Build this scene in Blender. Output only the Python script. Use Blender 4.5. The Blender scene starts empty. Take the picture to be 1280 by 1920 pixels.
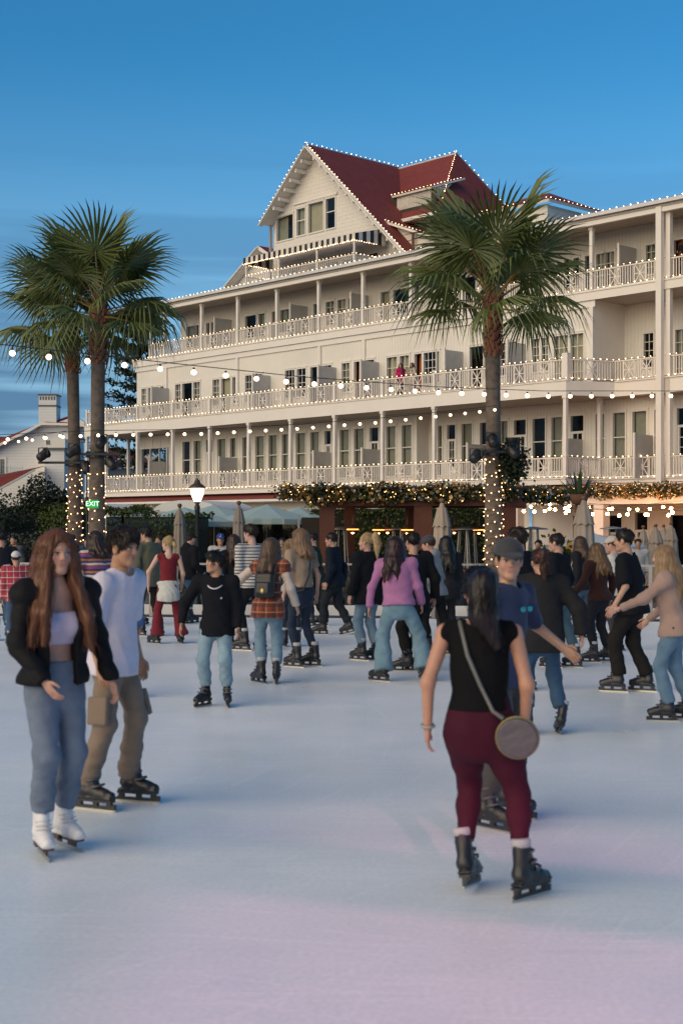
import bpy, bmesh, math, random
import numpy as np
from mathutils import Vector, Matrix, Euler

# ------------------------------------------------------------------ camera, sky, sun, exposure
SC = bpy.context.scene
R = math.radians
cam_data = bpy.data.cameras.new('camera')
cam = bpy.data.objects.new('camera', cam_data)
SC.collection.objects.link(cam)
cam.location = (0, 0, 1.8)
cam.rotation_euler = (R(90), 0, 0)
cam_data.sensor_width = 36
cam_data.lens = 48
cam_data.shift_y = 25 / 1920
cam_data.clip_end = 3000
SC.camera = cam
cam_data.dof.use_dof = True          # focused on the hotel; the nearest skaters are a little soft
cam_data.dof.focus_distance = 42
cam_data.dof.aperture_fstop = 3.4

SUN_EL, SUN_AZ = 25.0, 226.0      # azimuth clockwise from +Y seen from above: behind the camera, to its left
world = bpy.data.worlds.new('World')
SC.world = world
world.use_nodes = True
wn, wl = world.node_tree.nodes, world.node_tree.links
wn.clear()
w_out = wn.new('ShaderNodeOutputWorld')
w_bg = wn.new('ShaderNodeBackground')
w_sky = wn.new('ShaderNodeTexSky')
w_sky.sky_type = 'NISHITA'
w_sky.sun_disc = False
w_sky.sun_elevation = R(SUN_EL)
w_sky.sun_rotation = R(SUN_AZ)
w_sky.altitude = 0
w_sky.air_density = 1.0
w_sky.dust_density = 0.4
w_sky.ozone_density = 4.0
w_bg.inputs['Strength'].default_value = 0.12
# thin evening stratus low in the sky
w_tc = wn.new('ShaderNodeTexCoord')
w_sep = wn.new('ShaderNodeSeparateXYZ')
wl.new(w_tc.outputs['Generated'], w_sep.inputs[0])
w_map = wn.new('ShaderNodeMapping')
w_map.inputs['Scale'].default_value = (2.2, 2.2, 30.0)
w_map.inputs['Location'].default_value = (3.1, 0.4, 0.7)
wl.new(w_tc.outputs['Generated'], w_map.inputs[0])
w_noise = wn.new('ShaderNodeTexNoise')
w_noise.inputs['Scale'].default_value = 1.3
w_noise.inputs['Detail'].default_value = 4
w_noise.inputs['Roughness'].default_value = 0.5
wl.new(w_map.outputs[0], w_noise.inputs['Vector'])
w_cr = wn.new('ShaderNodeValToRGB')
w_cr.color_ramp.elements[0].position = 0.43
w_cr.color_ramp.elements[1].position = 0.56
wl.new(w_noise.outputs['Fac'], w_cr.inputs[0])
w_low = wn.new('ShaderNodeMapRange')
w_low.inputs['From Min'].default_value = 0.10
w_low.inputs['From Max'].default_value = 0.27
w_low.inputs['To Min'].default_value = 1.0
w_low.inputs['To Max'].default_value = 0.0
wl.new(w_sep.outputs['Z'], w_low.inputs[0])
w_mul = wn.new('ShaderNodeMath'); w_mul.operation = 'MULTIPLY'
wl.new(w_cr.outputs[0], w_mul.inputs[0]); wl.new(w_low.outputs[0], w_mul.inputs[1])
w_cl = wn.new('ShaderNodeMix'); w_cl.data_type = 'RGBA'; w_cl.blend_type = 'MULTIPLY'
w_cl.inputs['B'].default_value = (0.40, 0.46, 0.55, 1)
wl.new(w_mul.outputs[0], w_cl.inputs['Factor'])
w_tint = wn.new('ShaderNodeMix'); w_tint.data_type = 'RGBA'; w_tint.blend_type = 'MULTIPLY'
w_tint.inputs['Factor'].default_value = 1.0
w_tint.inputs['B'].default_value = (0.24, 0.78, 0.94, 1)
wl.new(w_sky.outputs[0], w_tint.inputs['A'])
# pale evening haze towards the horizon, all the way round
w_hz = wn.new('ShaderNodeMapRange')
w_hz.inputs['From Min'].default_value = 0.0
w_hz.inputs['From Max'].default_value = 0.34
w_hz.inputs['To Min'].default_value = 0.95
w_hz.inputs['To Max'].default_value = 0.0
w_hz.interpolation_type = 'SMOOTHSTEP'
wl.new(w_sep.outputs['Z'], w_hz.inputs[0])
w_haze = wn.new('ShaderNodeMix'); w_haze.data_type = 'RGBA'
w_haze.inputs['B'].default_value = (2.35, 3.75, 5.1, 1)
wl.new(w_hz.outputs[0], w_haze.inputs['Factor'])
wl.new(w_tint.outputs['Result'], w_haze.inputs['A'])
wl.new(w_haze.outputs['Result'], w_cl.inputs['A'])
wl.new(w_cl.outputs['Result'], w_bg.inputs['Color'])
wl.new(w_bg.outputs[0], w_out.inputs[0])

sun_data = bpy.data.lights.new('sun', 'SUN')
sun = bpy.data.objects.new('sun', sun_data)
SC.collection.objects.link(sun)
sun_data.energy = 2.7
sun_data.angle = R(70)
sun_data.color = (1.0, 0.70, 0.36)
_sd = Vector((math.sin(R(SUN_AZ)) * math.cos(R(SUN_EL)), math.cos(R(SUN_AZ)) * math.cos(R(SUN_EL)), math.sin(R(SUN_EL))))
sun.rotation_euler = (-_sd).to_track_quat('-Z', 'Y').to_euler()

SC.view_settings.view_transform = 'Standard'
SC.view_settings.look = 'None'
SC.view_settings.exposure = 0.19
SC.view_settings.gamma = 1.0
SC.view_settings.use_curve_mapping = False
SC.cycles.use_denoising = True
SC.cycles.max_bounces = 6
SC.cycles.diffuse_bounces = 3
SC.cycles.glossy_bounces = 3
SC.cycles.transparent_max_bounces = 40
SC.cycles.sample_clamp_indirect = 4.0
SC.cycles.caustics_reflective = False
SC.cycles.caustics_refractive = False
# ------------------------------------------------------------------ helpers
COL = SC.collection
def link(o, parent=None):
    COL.objects.link(o)
    if parent is not None: o.parent = parent
    return o
def tag(o, label=None, cat=None, group=None, kind=None):
    if label: o['label'] = label
    if cat: o['category'] = cat
    if group: o['group'] = group
    if kind: o['kind'] = kind
    return o
def empty(name, loc=(0, 0, 0), rz=0.0, parent=None):
    o = bpy.data.objects.new(name, None)
    o.empty_display_size = 0.2
    o.location = loc; o.rotation_euler = (0, 0, rz)
    return link(o, parent)
def newobj(name, mesh, parent=None, loc=None, rot=None, scale=None):
    o = bpy.data.objects.new(name, mesh)
    if loc is not None: o.location = loc
    if rot is not None: o.rotation_euler = rot
    if scale is not None: o.scale = scale
    return link(o, parent)
def mesh_np(name, verts, faces, mats=(), smooth=False):
    """faces: (n,3) or (n,4) int array"""
    me = bpy.data.meshes.new(name)
    verts = np.asarray(verts, dtype=np.float32).reshape(-1, 3); faces = np.asarray(faces, dtype=np.int32)
    n, k = faces.shape
    me.vertices.add(len(verts)); me.vertices.foreach_set('co', verts.ravel())
    me.loops.add(n * k); me.loops.foreach_set('vertex_index', faces.ravel())
    me.polygons.add(n)
    me.polygons.foreach_set('loop_start', np.arange(0, n * k, k, dtype=np.int32))
    try: me.polygons.foreach_set('loop_total', np.full(n, k, dtype=np.int32))
    except Exception: pass
    if smooth: me.polygons.foreach_set('use_smooth', np.ones(n, dtype=bool))
    me.update(calc_edges=True)
    for m in (mats if isinstance(mats, (list, tuple)) else [mats]): me.materials.append(m)
    return me

class MB:
    """collects shapes of ONE mesh object"""
    def __init__(s): s.v = []; s.f = []; s.mi = []
    def add(s, verts, faces, mi=0):
        b = len(s.v); s.v.extend([tuple(p) for p in verts])
        for f in faces: s.f.append(tuple(b + i for i in f)); s.mi.append(mi)
        return s
    def box(s, x0, x1, y0, y1, z0, z1, mi=0):
        return s.add([(x0,y0,z0),(x1,y0,z0),(x1,y1,z0),(x0,y1,z0),(x0,y0,z1),(x1,y0,z1),(x1,y1,z1),(x0,y1,z1)],
                     [(3,2,1,0),(4,5,6,7),(0,1,5,4),(1,2,6,5),(2,3,7,6),(3,0,4,7)], mi)
    def bar(s, a, b, w, h=None, up=(0, 0, 1), mi=0):
        """square bar from a to b, w wide, h high"""
        h = h or w; a = Vector(a); b = Vector(b); d = (b - a).normalized(); up = Vector(up)
        if abs(d.dot(up)) > 0.98: up = Vector((0, 1, 0))
        x = d.cross(up).normalized() * (w / 2); y = x.cross(d).normalized() * (h / 2)
        V = [a-x-y, a+x-y, a+x+y, a-x+y, b-x-y, b+x-y, b+x+y, b-x+y]
        return s.add(V, [(3,2,1,0),(4,5,6,7),(0,1,5,4),(1,2,6,5),(2,3,7,6),(3,0,4,7)], mi)
    def tube(s, pts, rad, n=8, mi=0, cap=True):
        pts = [Vector(p) for p in pts]; m = len(pts)
        rad = rad if isinstance(rad, (list, tuple)) else [rad] * m
        V = []; ref = None
        for i, p in enumerate(pts):
            d = (pts[min(i+1, m-1)] - pts[max(i-1, 0)]).normalized()
            if ref is None: ref = Vector((1, 0, 0)) if abs(d.x) < 0.8 else Vector((0, 1, 0))
            x = (ref - d * ref.dot(d)).normalized(); y = d.cross(x); ref = x
            for k in range(n):
                a = 2 * math.pi * k / n
                V.append(p + (x * math.cos(a) + y * math.sin(a)) * rad[i])
        Fc = [(i*n+k, i*n+(k+1) % n, (i+1)*n+(k+1) % n, (i+1)*n+k) for i in range(m-1) for k in range(n)]
        if cap: Fc.append(tuple(reversed(range(n)))); Fc.append(tuple((m-1)*n+k for k in range(n)))
        return s.add(V, Fc, mi)
    def lathe(s, prof, n=16, c=(0, 0, 0), mi=0):
        """prof: list of (r, z)"""
        V = []; m = len(prof)
        for r, z in prof:
            for k in range(n):
                a = 2 * math.pi * k / n
                V.append((c[0] + r*math.cos(a), c[1] + r*math.sin(a), c[2] + z))
        Fc = [(i*n+k, i*n+(k+1) % n, (i+1)*n+(k+1) % n, (i+1)*n+k) for i in range(m-1) for k in range(n)]
        Fc.append(tuple(reversed(range(n)))); Fc.append(tuple((m-1)*n+k for k in range(n)))
        return s.add(V, Fc, mi)
    def prism(s, poly, axis, lo, hi, mi=0):
        """poly: 2D outline; axis 'x': (y,z) outline extruded along x, 'y': (x,z), 'z': (x,y)"""
        n = len(poly)
        def mk(p, t): return (t, p[0], p[1]) if axis == 'x' else (p[0], t, p[1]) if axis == 'y' else (p[0], p[1], t)
        V = [mk(p, lo) for p in poly] + [mk(p, hi) for p in poly]
        Fc = [tuple(range(n)), tuple(reversed(range(n, 2*n)))] + [(i, n+i, n+(i+1) % n, (i+1) % n) for i in range(n)]
        return s.add(V, Fc, mi)
    def mesh(s, name, mats, smooth=False):
        me = bpy.data.meshes.new(name)
        me.from_pydata([tuple(p) for p in s.v], [], s.f)
        for m in (mats if isinstance(mats, (list, tuple)) else [mats]): me.materials.append(m)
        me.polygons.foreach_set('material_index', s.mi)
        if smooth: me.polygons.foreach_set('use_smooth', [True] * len(s.f))
        me.validate(); me.update()
        bm = bmesh.new(); bm.from_mesh(me); bmesh.ops.recalc_face_normals(bm, faces=bm.faces); bm.to_mesh(me); bm.free()
        return me
    def build(s, name, mats, parent=None, smooth=False, loc=None, rot=None):
        return newobj(name, s.mesh(name, mats, smooth), parent, loc, rot)

# ------------------------------------------------------------------ materials
MATS = {}
def mat(name, color, rough=0.6, metal=0.0, var=0.12, vscale=3.0, bump=0.0, bscale=40.0, emit=None, estr=0.0, spec=0.5, alpha=None, coords='Object', sheen=0.0):
    if name in MATS: return MATS[name]
    m = bpy.data.materials.new(name); m.use_nodes = True; MATS[name] = m
    N, L = m.node_tree.nodes, m.node_tree.links
    b = N['Principled BSDF']
    b.inputs['Roughness'].default_value = rough; b.inputs['Metallic'].default_value = metal
    b.inputs['Specular IOR Level'].default_value = spec
    if sheen: b.inputs['Sheen Weight'].default_value = sheen
    c4 = (*color, 1)
    tc = N.new('ShaderNodeTexCoord')
    if var > 0:
        no = N.new('ShaderNodeTexNoise'); no.inputs['Scale'].default_value = vscale; no.inputs['Detail'].default_value = 5
        L.new(tc.outputs[coords], no.inputs['Vector'])
        mr = N.new('ShaderNodeMapRange'); mr.inputs['To Min'].default_value = 1 - var * 1.6; mr.inputs['To Max'].default_value = 1 + var * 1.2
        L.new(no.outputs['Fac'], mr.inputs[0])
        mx = N.new('ShaderNodeMix'); mx.data_type = 'RGBA'; mx.blend_type = 'MULTIPLY'; mx.inputs['Factor'].default_value = 1
        mx.inputs['A'].default_value = c4; L.new(mr.outputs[0], mx.inputs['B']); L.new(mx.outputs['Result'], b.inputs['Base Color'])
    else: b.inputs['Base Color'].default_value = c4
    if bump > 0:
        n2 = N.new('ShaderNodeTexNoise'); n2.inputs['Scale'].default_value = bscale; n2.inputs['Detail'].default_value = 4
        L.new(tc.outputs[coords], n2.inputs['Vector'])
        bp = N.new('ShaderNodeBump'); bp.inputs['Strength'].default_value = bump; bp.inputs['Distance'].default_value = 0.02
        L.new(n2.outputs['Fac'], bp.inputs['Height']); L.new(bp.outputs[0], b.inputs['Normal'])
    if emit is not None:
        b.inputs['Emission Color'].default_value = (*emit, 1); b.inputs['Emission Strength'].default_value = estr
    return m
def base_of(m): return m.node_tree.nodes['Principled BSDF']
def stripe_bump(m, axis, period, strength=0.5, duty=0.12, dist=0.012, dark=0.0):
    """thin recessed joints across one object axis (boards of siding too narrow to pick apart)"""
    N, L = m.node_tree.nodes, m.node_tree.links; b = base_of(m)
    tc = N.new('ShaderNodeTexCoord'); sp = N.new('ShaderNodeSeparateXYZ'); L.new(tc.outputs['Object'], sp.inputs[0])
    d = N.new('ShaderNodeMath'); d.operation = 'DIVIDE'; d.inputs[1].default_value = period; L.new(sp.outputs[axis], d.inputs[0])
    fr = N.new('ShaderNodeMath'); fr.operation = 'FRACT'; L.new(d.outputs[0], fr.inputs[0])
    mr = N.new('ShaderNodeMapRange'); mr.inputs['From Max'].default_value = duty; L.new(fr.outputs[0], mr.inputs[0])
    bp = N.new('ShaderNodeBump'); bp.inputs['Strength'].default_value = strength; bp.inputs['Distance'].default_value = dist
    L.new(mr.outputs[0], bp.inputs['Height'])
    if b.inputs['Normal'].is_linked: L.new(b.inputs['Normal'].links[0].from_socket, bp.inputs['Normal'])
    L.new(bp.outputs[0], b.inputs['Normal'])
    if dark > 0:      # base colour made darker in the joints
        src = b.inputs['Base Color'].links[0].from_socket
        m2 = N.new('ShaderNodeMapRange'); m2.inputs['From Max'].default_value = duty; m2.inputs['To Min'].default_value = 1 - dark
        L.new(fr.outputs[0], m2.inputs[0])
        mx = N.new('ShaderNodeMix'); mx.data_type = 'RGBA'; mx.blend_type = 'MULTIPLY'; mx.inputs['Factor'].default_value = 1
        L.new(src, mx.inputs['A']); L.new(m2.outputs[0], mx.inputs['B']); L.new(mx.outputs['Result'], b.inputs['Base Color'])
    return m
def emis(name, color, strength):
    if name in MATS: return MATS[name]
    m = bpy.data.materials.new(name); m.use_nodes = True; MATS[name] = m
    N, L = m.node_tree.nodes, m.node_tree.links; N.clear()
    o = N.new('ShaderNodeOutputMaterial'); e = N.new('ShaderNodeEmission')
    e.inputs['Color'].default_value = (*color, 1); e.inputs['Strength'].default_value = strength
    L.new(e.outputs[0], o.inputs[0]); return m
def glass(name, tint=(0.5, 0.55, 0.55), clear=0.7, rough=0.03):
    """a thin pane: partly see-through, partly mirror"""
    if name in MATS: return MATS[name]
    m = bpy.data.materials.new(name); m.use_nodes = True; MATS[name] = m
    N, L = m.node_tree.nodes, m.node_tree.links; N.clear()
    o = N.new('ShaderNodeOutputMaterial'); mx = N.new('ShaderNodeMixShader'); t = N.new('ShaderNodeBsdfTransparent'); g = N.new('ShaderNodeBsdfGlossy')
    t.inputs['Color'].default_value = (*tint, 1); g.inputs['Roughness'].default_value = rough
    lw = N.new('ShaderNodeLayerWeight'); lw.inputs['Blend'].default_value = .5
    pw = N.new('ShaderNodeMath'); pw.operation = 'POWER'; pw.inputs[1].default_value = 5; L.new(lw.outputs['Facing'], pw.inputs[0])
    ad = N.new('ShaderNodeMath'); ad.operation = 'MULTIPLY_ADD'; ad.inputs[1].default_value = .6; ad.inputs[2].default_value = 1 - clear; ad.use_clamp = True
    L.new(pw.outputs[0], ad.inputs[0]); L.new(ad.outputs[0], mx.inputs[0])
    L.new(t.outputs[0], mx.inputs[1]); L.new(g.outputs[0], mx.inputs[2]); L.new(mx.outputs[0], o.inputs[0]); return m

def ico(r=1.0):
    t = (1 + 5 ** 0.5) / 2
    V = np.array([(-1,t,0),(1,t,0),(-1,-t,0),(1,-t,0),(0,-1,t),(0,1,t),(0,-1,-t),(0,1,-t),(t,0,-1),(t,0,1),(-t,0,-1),(-t,0,1)], float)
    V *= r / np.linalg.norm(V[0])
    Fc = np.array([(0,11,5),(0,5,1),(0,1,7),(0,7,10),(0,10,11),(1,5,9),(5,11,4),(11,10,2),(10,7,6),(7,1,8),(3,9,4),(3,4,2),(3,2,6),(3,6,8),(3,8,9),(4,9,5),(2,4,11),(6,2,10),(8,6,7),(9,8,1)])
    return V, Fc
ICO_V, ICO_F = ico(1.0)
OCT_V = np.array([(1,0,0),(-1,0,0),(0,1,0),(0,-1,0),(0,0,1),(0,0,-1)], float)
OCT_F = np.array([(0,2,4),(2,1,4),(1,3,4),(3,0,4),(2,0,5),(1,2,5),(3,1,5),(0,3,5)])
def bulbs_mesh(name, pts, r, m, low=True):
    V, Fc = (OCT_V, OCT_F) if low else (ICO_V, ICO_F)
    pts = np.asarray(pts, float); rr = np.asarray(r, float).reshape(-1, 1, 1) if np.ndim(r) else r
    vv = (V[None] * rr + pts[:, None, :]).reshape(-1, 3)
    ff = (Fc[None] + (np.arange(len(pts)) * len(V))[:, None, None]).reshape(-1, 3)
    return mesh_np(name, vv, ff, m, smooth=True)
def along(pts, step):
    """points every step metres along a polyline"""
    pts = [Vector(p) for p in pts]; out = []; carry = 0.0
    for a, b in zip(pts, pts[1:]):
        L_ = (b - a).length; d = carry
        while d <= L_:
            out.append(tuple(a + (b - a) * (d / max(L_, 1e-6)))); d += step
        carry = d - L_
    return out
# ------------------------------------------------------------------ ground and ice
M_pave = mat('terrace_paving', (.17, .155, .14), .8, var=.2, vscale=.8, bump=.3, bscale=6)
o = MB().add([(-900, -900, -.03), (900, -900, -.03), (900, 2000, -.03), (-900, 2000, -.03)], [(0, 1, 2, 3)]).build('ground', M_pave)
tag(o, 'grey paved ground around the ice rink', 'ground', kind='structure')
def ice_material():
    m = mat('rink_ice', (.80, .84, .87), .38, var=0, spec=.4); N, L = m.node_tree.nodes, m.node_tree.links; b = base_of(m)
    tc = N.new('ShaderNodeTexCoord')
    def noise(scale, detail, vec=None, rough=.5):
        n = N.new('ShaderNodeTexNoise'); n.inputs['Scale'].default_value = scale; n.inputs['Detail'].default_value = detail; n.inputs['Roughness'].default_value = rough
        L.new(vec or tc.outputs['Object'], n.inputs['Vector']); return n.outputs['Fac']
    def math_(op, a, bb):
        n = N.new('ShaderNodeMath'); n.operation = op
        for i, v in enumerate((a, bb)):
            if hasattr(v, 'is_linked'): L.new(v, n.inputs[i])
            else: n.inputs[i].default_value = v
        return n.outputs[0]
    def rng(v, a, c, e, g):
        n = N.new('ShaderNodeMapRange'); n.inputs['From Min'].default_value = a; n.inputs['From Max'].default_value = c; n.inputs['To Min'].default_value = e; n.inputs['To Max'].default_value = g
        L.new(v, n.inputs[0]); return n.outputs[0]
    # snow dust in drifts, stretched skate scratches in several directions
    drift = noise(.55, 6, rough=.6)
    scr = None
    for ang, off in ((.25, 0), (-.5, 3), (1.1, 7), (-1.35, 11)):
        mp = N.new('ShaderNodeMapping'); mp.inputs['Rotation'].default_value = (0, 0, ang); mp.inputs['Scale'].default_value = (.8, 34, 1); mp.inputs['Location'].default_value = (off, off, 0)
        L.new(tc.outputs['Object'], mp.inputs[0])
        wob = N.new('ShaderNodeTexNoise'); wob.inputs['Scale'].default_value = .6
        s = rng(noise(1.6, 3, mp.outputs[0], .45), .575, .64, 0, 1)
        scr = s if scr is None else math_('MAXIMUM', scr, s)
    patch = rng(noise(.9, 3), .42, .62, 0, 1)
    arcs = None          # skate tracks: thin broken arcs round several centres
    for k, (cx, cy, per) in enumerate(((-7, 12, .9), (9, 3, 1.15), (2, 19, .75), (-4, -6, 1.3))):
        mp = N.new('ShaderNodeMapping'); mp.inputs['Location'].default_value = (-cx, -cy, 0); L.new(tc.outputs['Object'], mp.inputs[0])
        wv = N.new('ShaderNodeTexWave'); wv.wave_type = 'RINGS'; wv.rings_direction = 'Z'; wv.inputs['Scale'].default_value = per; wv.inputs['Distortion'].default_value = 3.5; wv.inputs['Detail'].default_value = 1.5; wv.inputs['Detail Scale'].default_value = .25
        L.new(mp.outputs[0], wv.inputs['Vector']); line = rng(wv.outputs['Fac'], .985, 1.0, 0, 1)
        line = math_('MULTIPLY', line, rng(noise(.7 + .2*k, 2), .48, .60, 0, 1)); arcs = line if arcs is None else math_('MAXIMUM', arcs, line)
    scr = math_('MAXIMUM', math_('MULTIPLY', scr, patch), math_('MULTIPLY', arcs, .8))
    col = N.new('ShaderNodeMix'); col.data_type = 'RGBA'
    col.inputs['A'].default_value = (.76, .83, .84, 1); col.inputs['B'].default_value = (.90, .91, .91, 1)
    L.new(rng(drift, .32, .68, 0, 1), col.inputs['Factor'])
    c2 = N.new('ShaderNodeMix'); c2.data_type = 'RGBA'; c2.inputs['B'].default_value = (.97, .97, .97, 1)
    L.new(col.outputs['Result'], c2.inputs['A']); L.new(math_('MULTIPLY', scr, .75), c2.inputs['Factor'])
    fine = rng(noise(38, 4), .3, .7, .90, 1.04)
    c3 = N.new('ShaderNodeMix'); c3.data_type = 'RGBA'; c3.blend_type = 'MULTIPLY'; c3.inputs['Factor'].default_value = 1
    L.new(c2.outputs['Result'], c3.inputs['A']); L.new(fine, c3.inputs['B']); L.new(c3.outputs['Result'], b.inputs['Base Color'])
    L.new(rng(drift, .3, .7, .27, .48), b.inputs['Roughness'])
    bp = N.new('ShaderNodeBump'); bp.inputs['Strength'].default_value = .10; bp.inputs['Distance'].default_value = .006
    L.new(math_('ADD', scr, math_('MULTIPLY', noise(35, 3), .7)), bp.inputs['Height']); L.new(bp.outputs[0], b.inputs['Normal'])
    return m
RINK = [(-20, -9), (17, -9), (19, 6), (14.5, 20), (9.5, 24.6), (3, 26.2), (-8, 27.2), (-20, 27.5)]
b = MB(); n = len(RINK)
b.add([(x, y, -.06) for x, y in RINK] + [(x, y, 0) for x, y in RINK], [tuple(range(n, 2*n))] + [(i, (i+1) % n, n+(i+1) % n, n+i) for i in range(n)])
tag(b.build('ice_rink', ice_material()), 'pale blue-grey ice sheet of the rink, scratched by skates', 'ice', kind='structure')
# ------------------------------------------------------------------ the white timber hotel (local x along the front, y into the building)
M_siding = stripe_bump(mat('white_board_siding', (0.76, 0.72, 0.65), 0.55, var=0.10, vscale=0.45), 'X', 0.18, 0.6, 0.14, dark=0.26)
M_white = mat('white_trim_paint', (0.76, 0.72, 0.66), 0.5, var=0.05, vscale=1.2)
M_rail = mat('white_rail_paint', (0.78, 0.73, 0.67), 0.5, var=0.04)
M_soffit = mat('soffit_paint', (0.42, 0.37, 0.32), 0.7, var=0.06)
M_deck = mat('deck_boards', (0.30, 0.27, 0.24), 0.8)
M_redroof = stripe_bump(mat('red_shingle', (0.20, 0.034, 0.026), 0.75, var=0.22, vscale=2.5, bump=0.5, bscale=9), 'Z', 0.16, 0.6, 0.15, dark=0.2)
M_shingle = stripe_bump(mat('white_wall_shingle', (0.72, 0.68, 0.62), 0.6, var=0.08, vscale=5, bump=0.6, bscale=5), 'Z', 0.2, 0.7, 0.12, dark=0.12)
M_pane = glass('window_glass', (0.82, 0.84, 0.82), 0.975)
M_curtain = mat('cream_curtain', (0.50, 0.46, 0.34), 0.9, var=0.1)
M_sheer = mat('grey_green_sheer_curtain', (0.36, 0.36, 0.29), 0.9, var=0.12)
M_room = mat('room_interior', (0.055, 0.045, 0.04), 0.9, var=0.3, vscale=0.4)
M_orange = mat('varnished_door', (0.36, 0.10, 0.02), 0.4)
M_screen = mat('grey_privacy_panel', (0.46, 0.45, 0.43), 0.6)
M_navy = mat('navy_awning_cloth', (0.018, 0.022, 0.035), 0.8)
M_cloth = mat('cream_awning_cloth', (0.68, 0.64, 0.56), 0.8)
M_gutter = mat('gutter_grey', (0.30, 0.31, 0.33), 0.5)
M_minibulb = emis('mini_bulb_glow', (1.0, 0.62, 0.33), 11.0)
M_wire = mat('black_wire', (0.02, 0.02, 0.02), 0.6, var=0)

HOTEL = empty('hotel', (-1.025, 65.6, 0), math.atan2(-0.7321, 0.6812))
tag(HOTEL, 'large white timber hotel with three balcony floors and a red gabled roof', 'hotel')
hrnd = random.Random(4)

def wall_holes(name, m, s0, s1, z0, z1, d, holes, parent=HOTEL):
    S = sorted({s0, s1, *[v for h in holes for v in h[:2] if s0 < v < s1]})
    Z = sorted({z0, z1, *[v for h in holes for v in h[2:4] if z0 < v < z1]})
    b = MB()
    for a, c in zip(S, S[1:]):
        for e, g in zip(Z, Z[1:]):
            cs, cz = (a + c) / 2, (e + g) / 2
            if any(h[0] < cs < h[1] and h[2] < cz < h[3] for h in holes): continue
            b.add([(a, d, e), (c, d, e), (c, d, g), (a, d, g)], [(0, 1, 2, 3)])
    return b.build(name, m, parent)

def window(s0, s1, z0, z1, d, kind):
    w = 0.055; b = MB()
    b.box(s0 - w, s0 + .012, d - .035, d + .14, z0 - w, z1 + w); b.box(s1 - .012, s1 + w, d - .035, d + .14, z0 - w, z1 + w)
    b.box(s0 + .012, s1 - .012, d - .033, d + .14, z1 - .015, z1 + w - .002); b.box(s0 + .012, s1 - .012, d - .05, d + .14, z0 - w + .002, z0 + .015)
    b.box(s0 - w - .02, s1 + w + .02, d - .055, d - .001, z1 + w, z1 + w + .05)
    W, Hh = s1 - s0, z1 - z0
    bars = MB(); nb = 0
    if kind in ('p', 'pc'):
        for k in range(1, 2 if W < 0.75 else 3):
            x = s0 + W * k / (2 if W < 0.75 else 3); bars.box(x - .012, x + .012, d + .02, d + .06, z0, z1); nb += 1
        for k in range(1, 4):
            z = z0 + Hh * k / 4; bars.box(s0, s1, d + .022, d + .058, z - .012, z + .012); nb += 1
    if kind in ('t',):
        z = z0 + Hh * 0.56; bars.box(s0, s1, d + .02, d + .07, z - .022, z + .022); nb += 1
    if kind == 'dr':      # glazed door under a transom light
        z = z1 - 0.72; bars.box(s0, s1, d - .01, d + .09, z - .05, z + .05); nb += 1
        for k in (0, 1): bars.box(s0 + k * (W - .11), s0 + .11 + k * (W - .11), d, d + .08, z0, z - .05)
        bars.box(s0 + .11, s1 - .11, d, d + .08, z0, z0 + .75)
        bars.box((s0+s1)/2 - .012, (s0+s1)/2 + .012, d + .01, d + .07, z0 + .75, z - .05)
        for q in (1, 2): bars.box(s0 + .11, s1 - .11, d + .012, d + .068, z0 + .75 + q * (z - z0 - .8) / 3 - .012, z0 + .75 + q * (z - z0 - .8) / 3 + .012)
    o = b.build('window', M_white, HOTEL)
    if nb: bars.build('sash' if kind != 'dr' else 'glazed_door', M_white, o)
    if kind == 'o':
        MB().box(s0, s0 + W * .62, d + .3, d + .36, z0, z1).build('varnished_door', M_orange, o)
    pn = MB().add([(s0, d + .075, z0), (s1, d + .075, z0), (s1, d + .075, z1), (s0, d + .075, z1)], [(0, 1, 2, 3)])
    if kind != 'o': pn.build('pane', M_pane, o)
    cur = None
    if kind in ('c', 'pc'): cur = (0, 1, M_curtain)
    elif kind == 't' and hrnd.random() < .85: cur = (0, 1, M_sheer)
    elif kind in ('w', 'p') and hrnd.random() < .6: cur = (0, .55, M_sheer)
    if cur:
        n = max(8, int(W / .035)); V = []; 
        for i in range(n + 1):
            x = s0 + W * (cur[0] + (cur[1] - cur[0]) * i / n); y = d + .2 + .03 * math.sin(i * 1.9 + hrnd.random() * .8)
            V += [(x, y, z0), (x, y, z1)]
        MB().add(V, [(2*i, 2*i+2, 2*i+3, 2*i+1) for i in range(n)]).build('curtain', cur[2], o, smooth=True)
    return o

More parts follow.
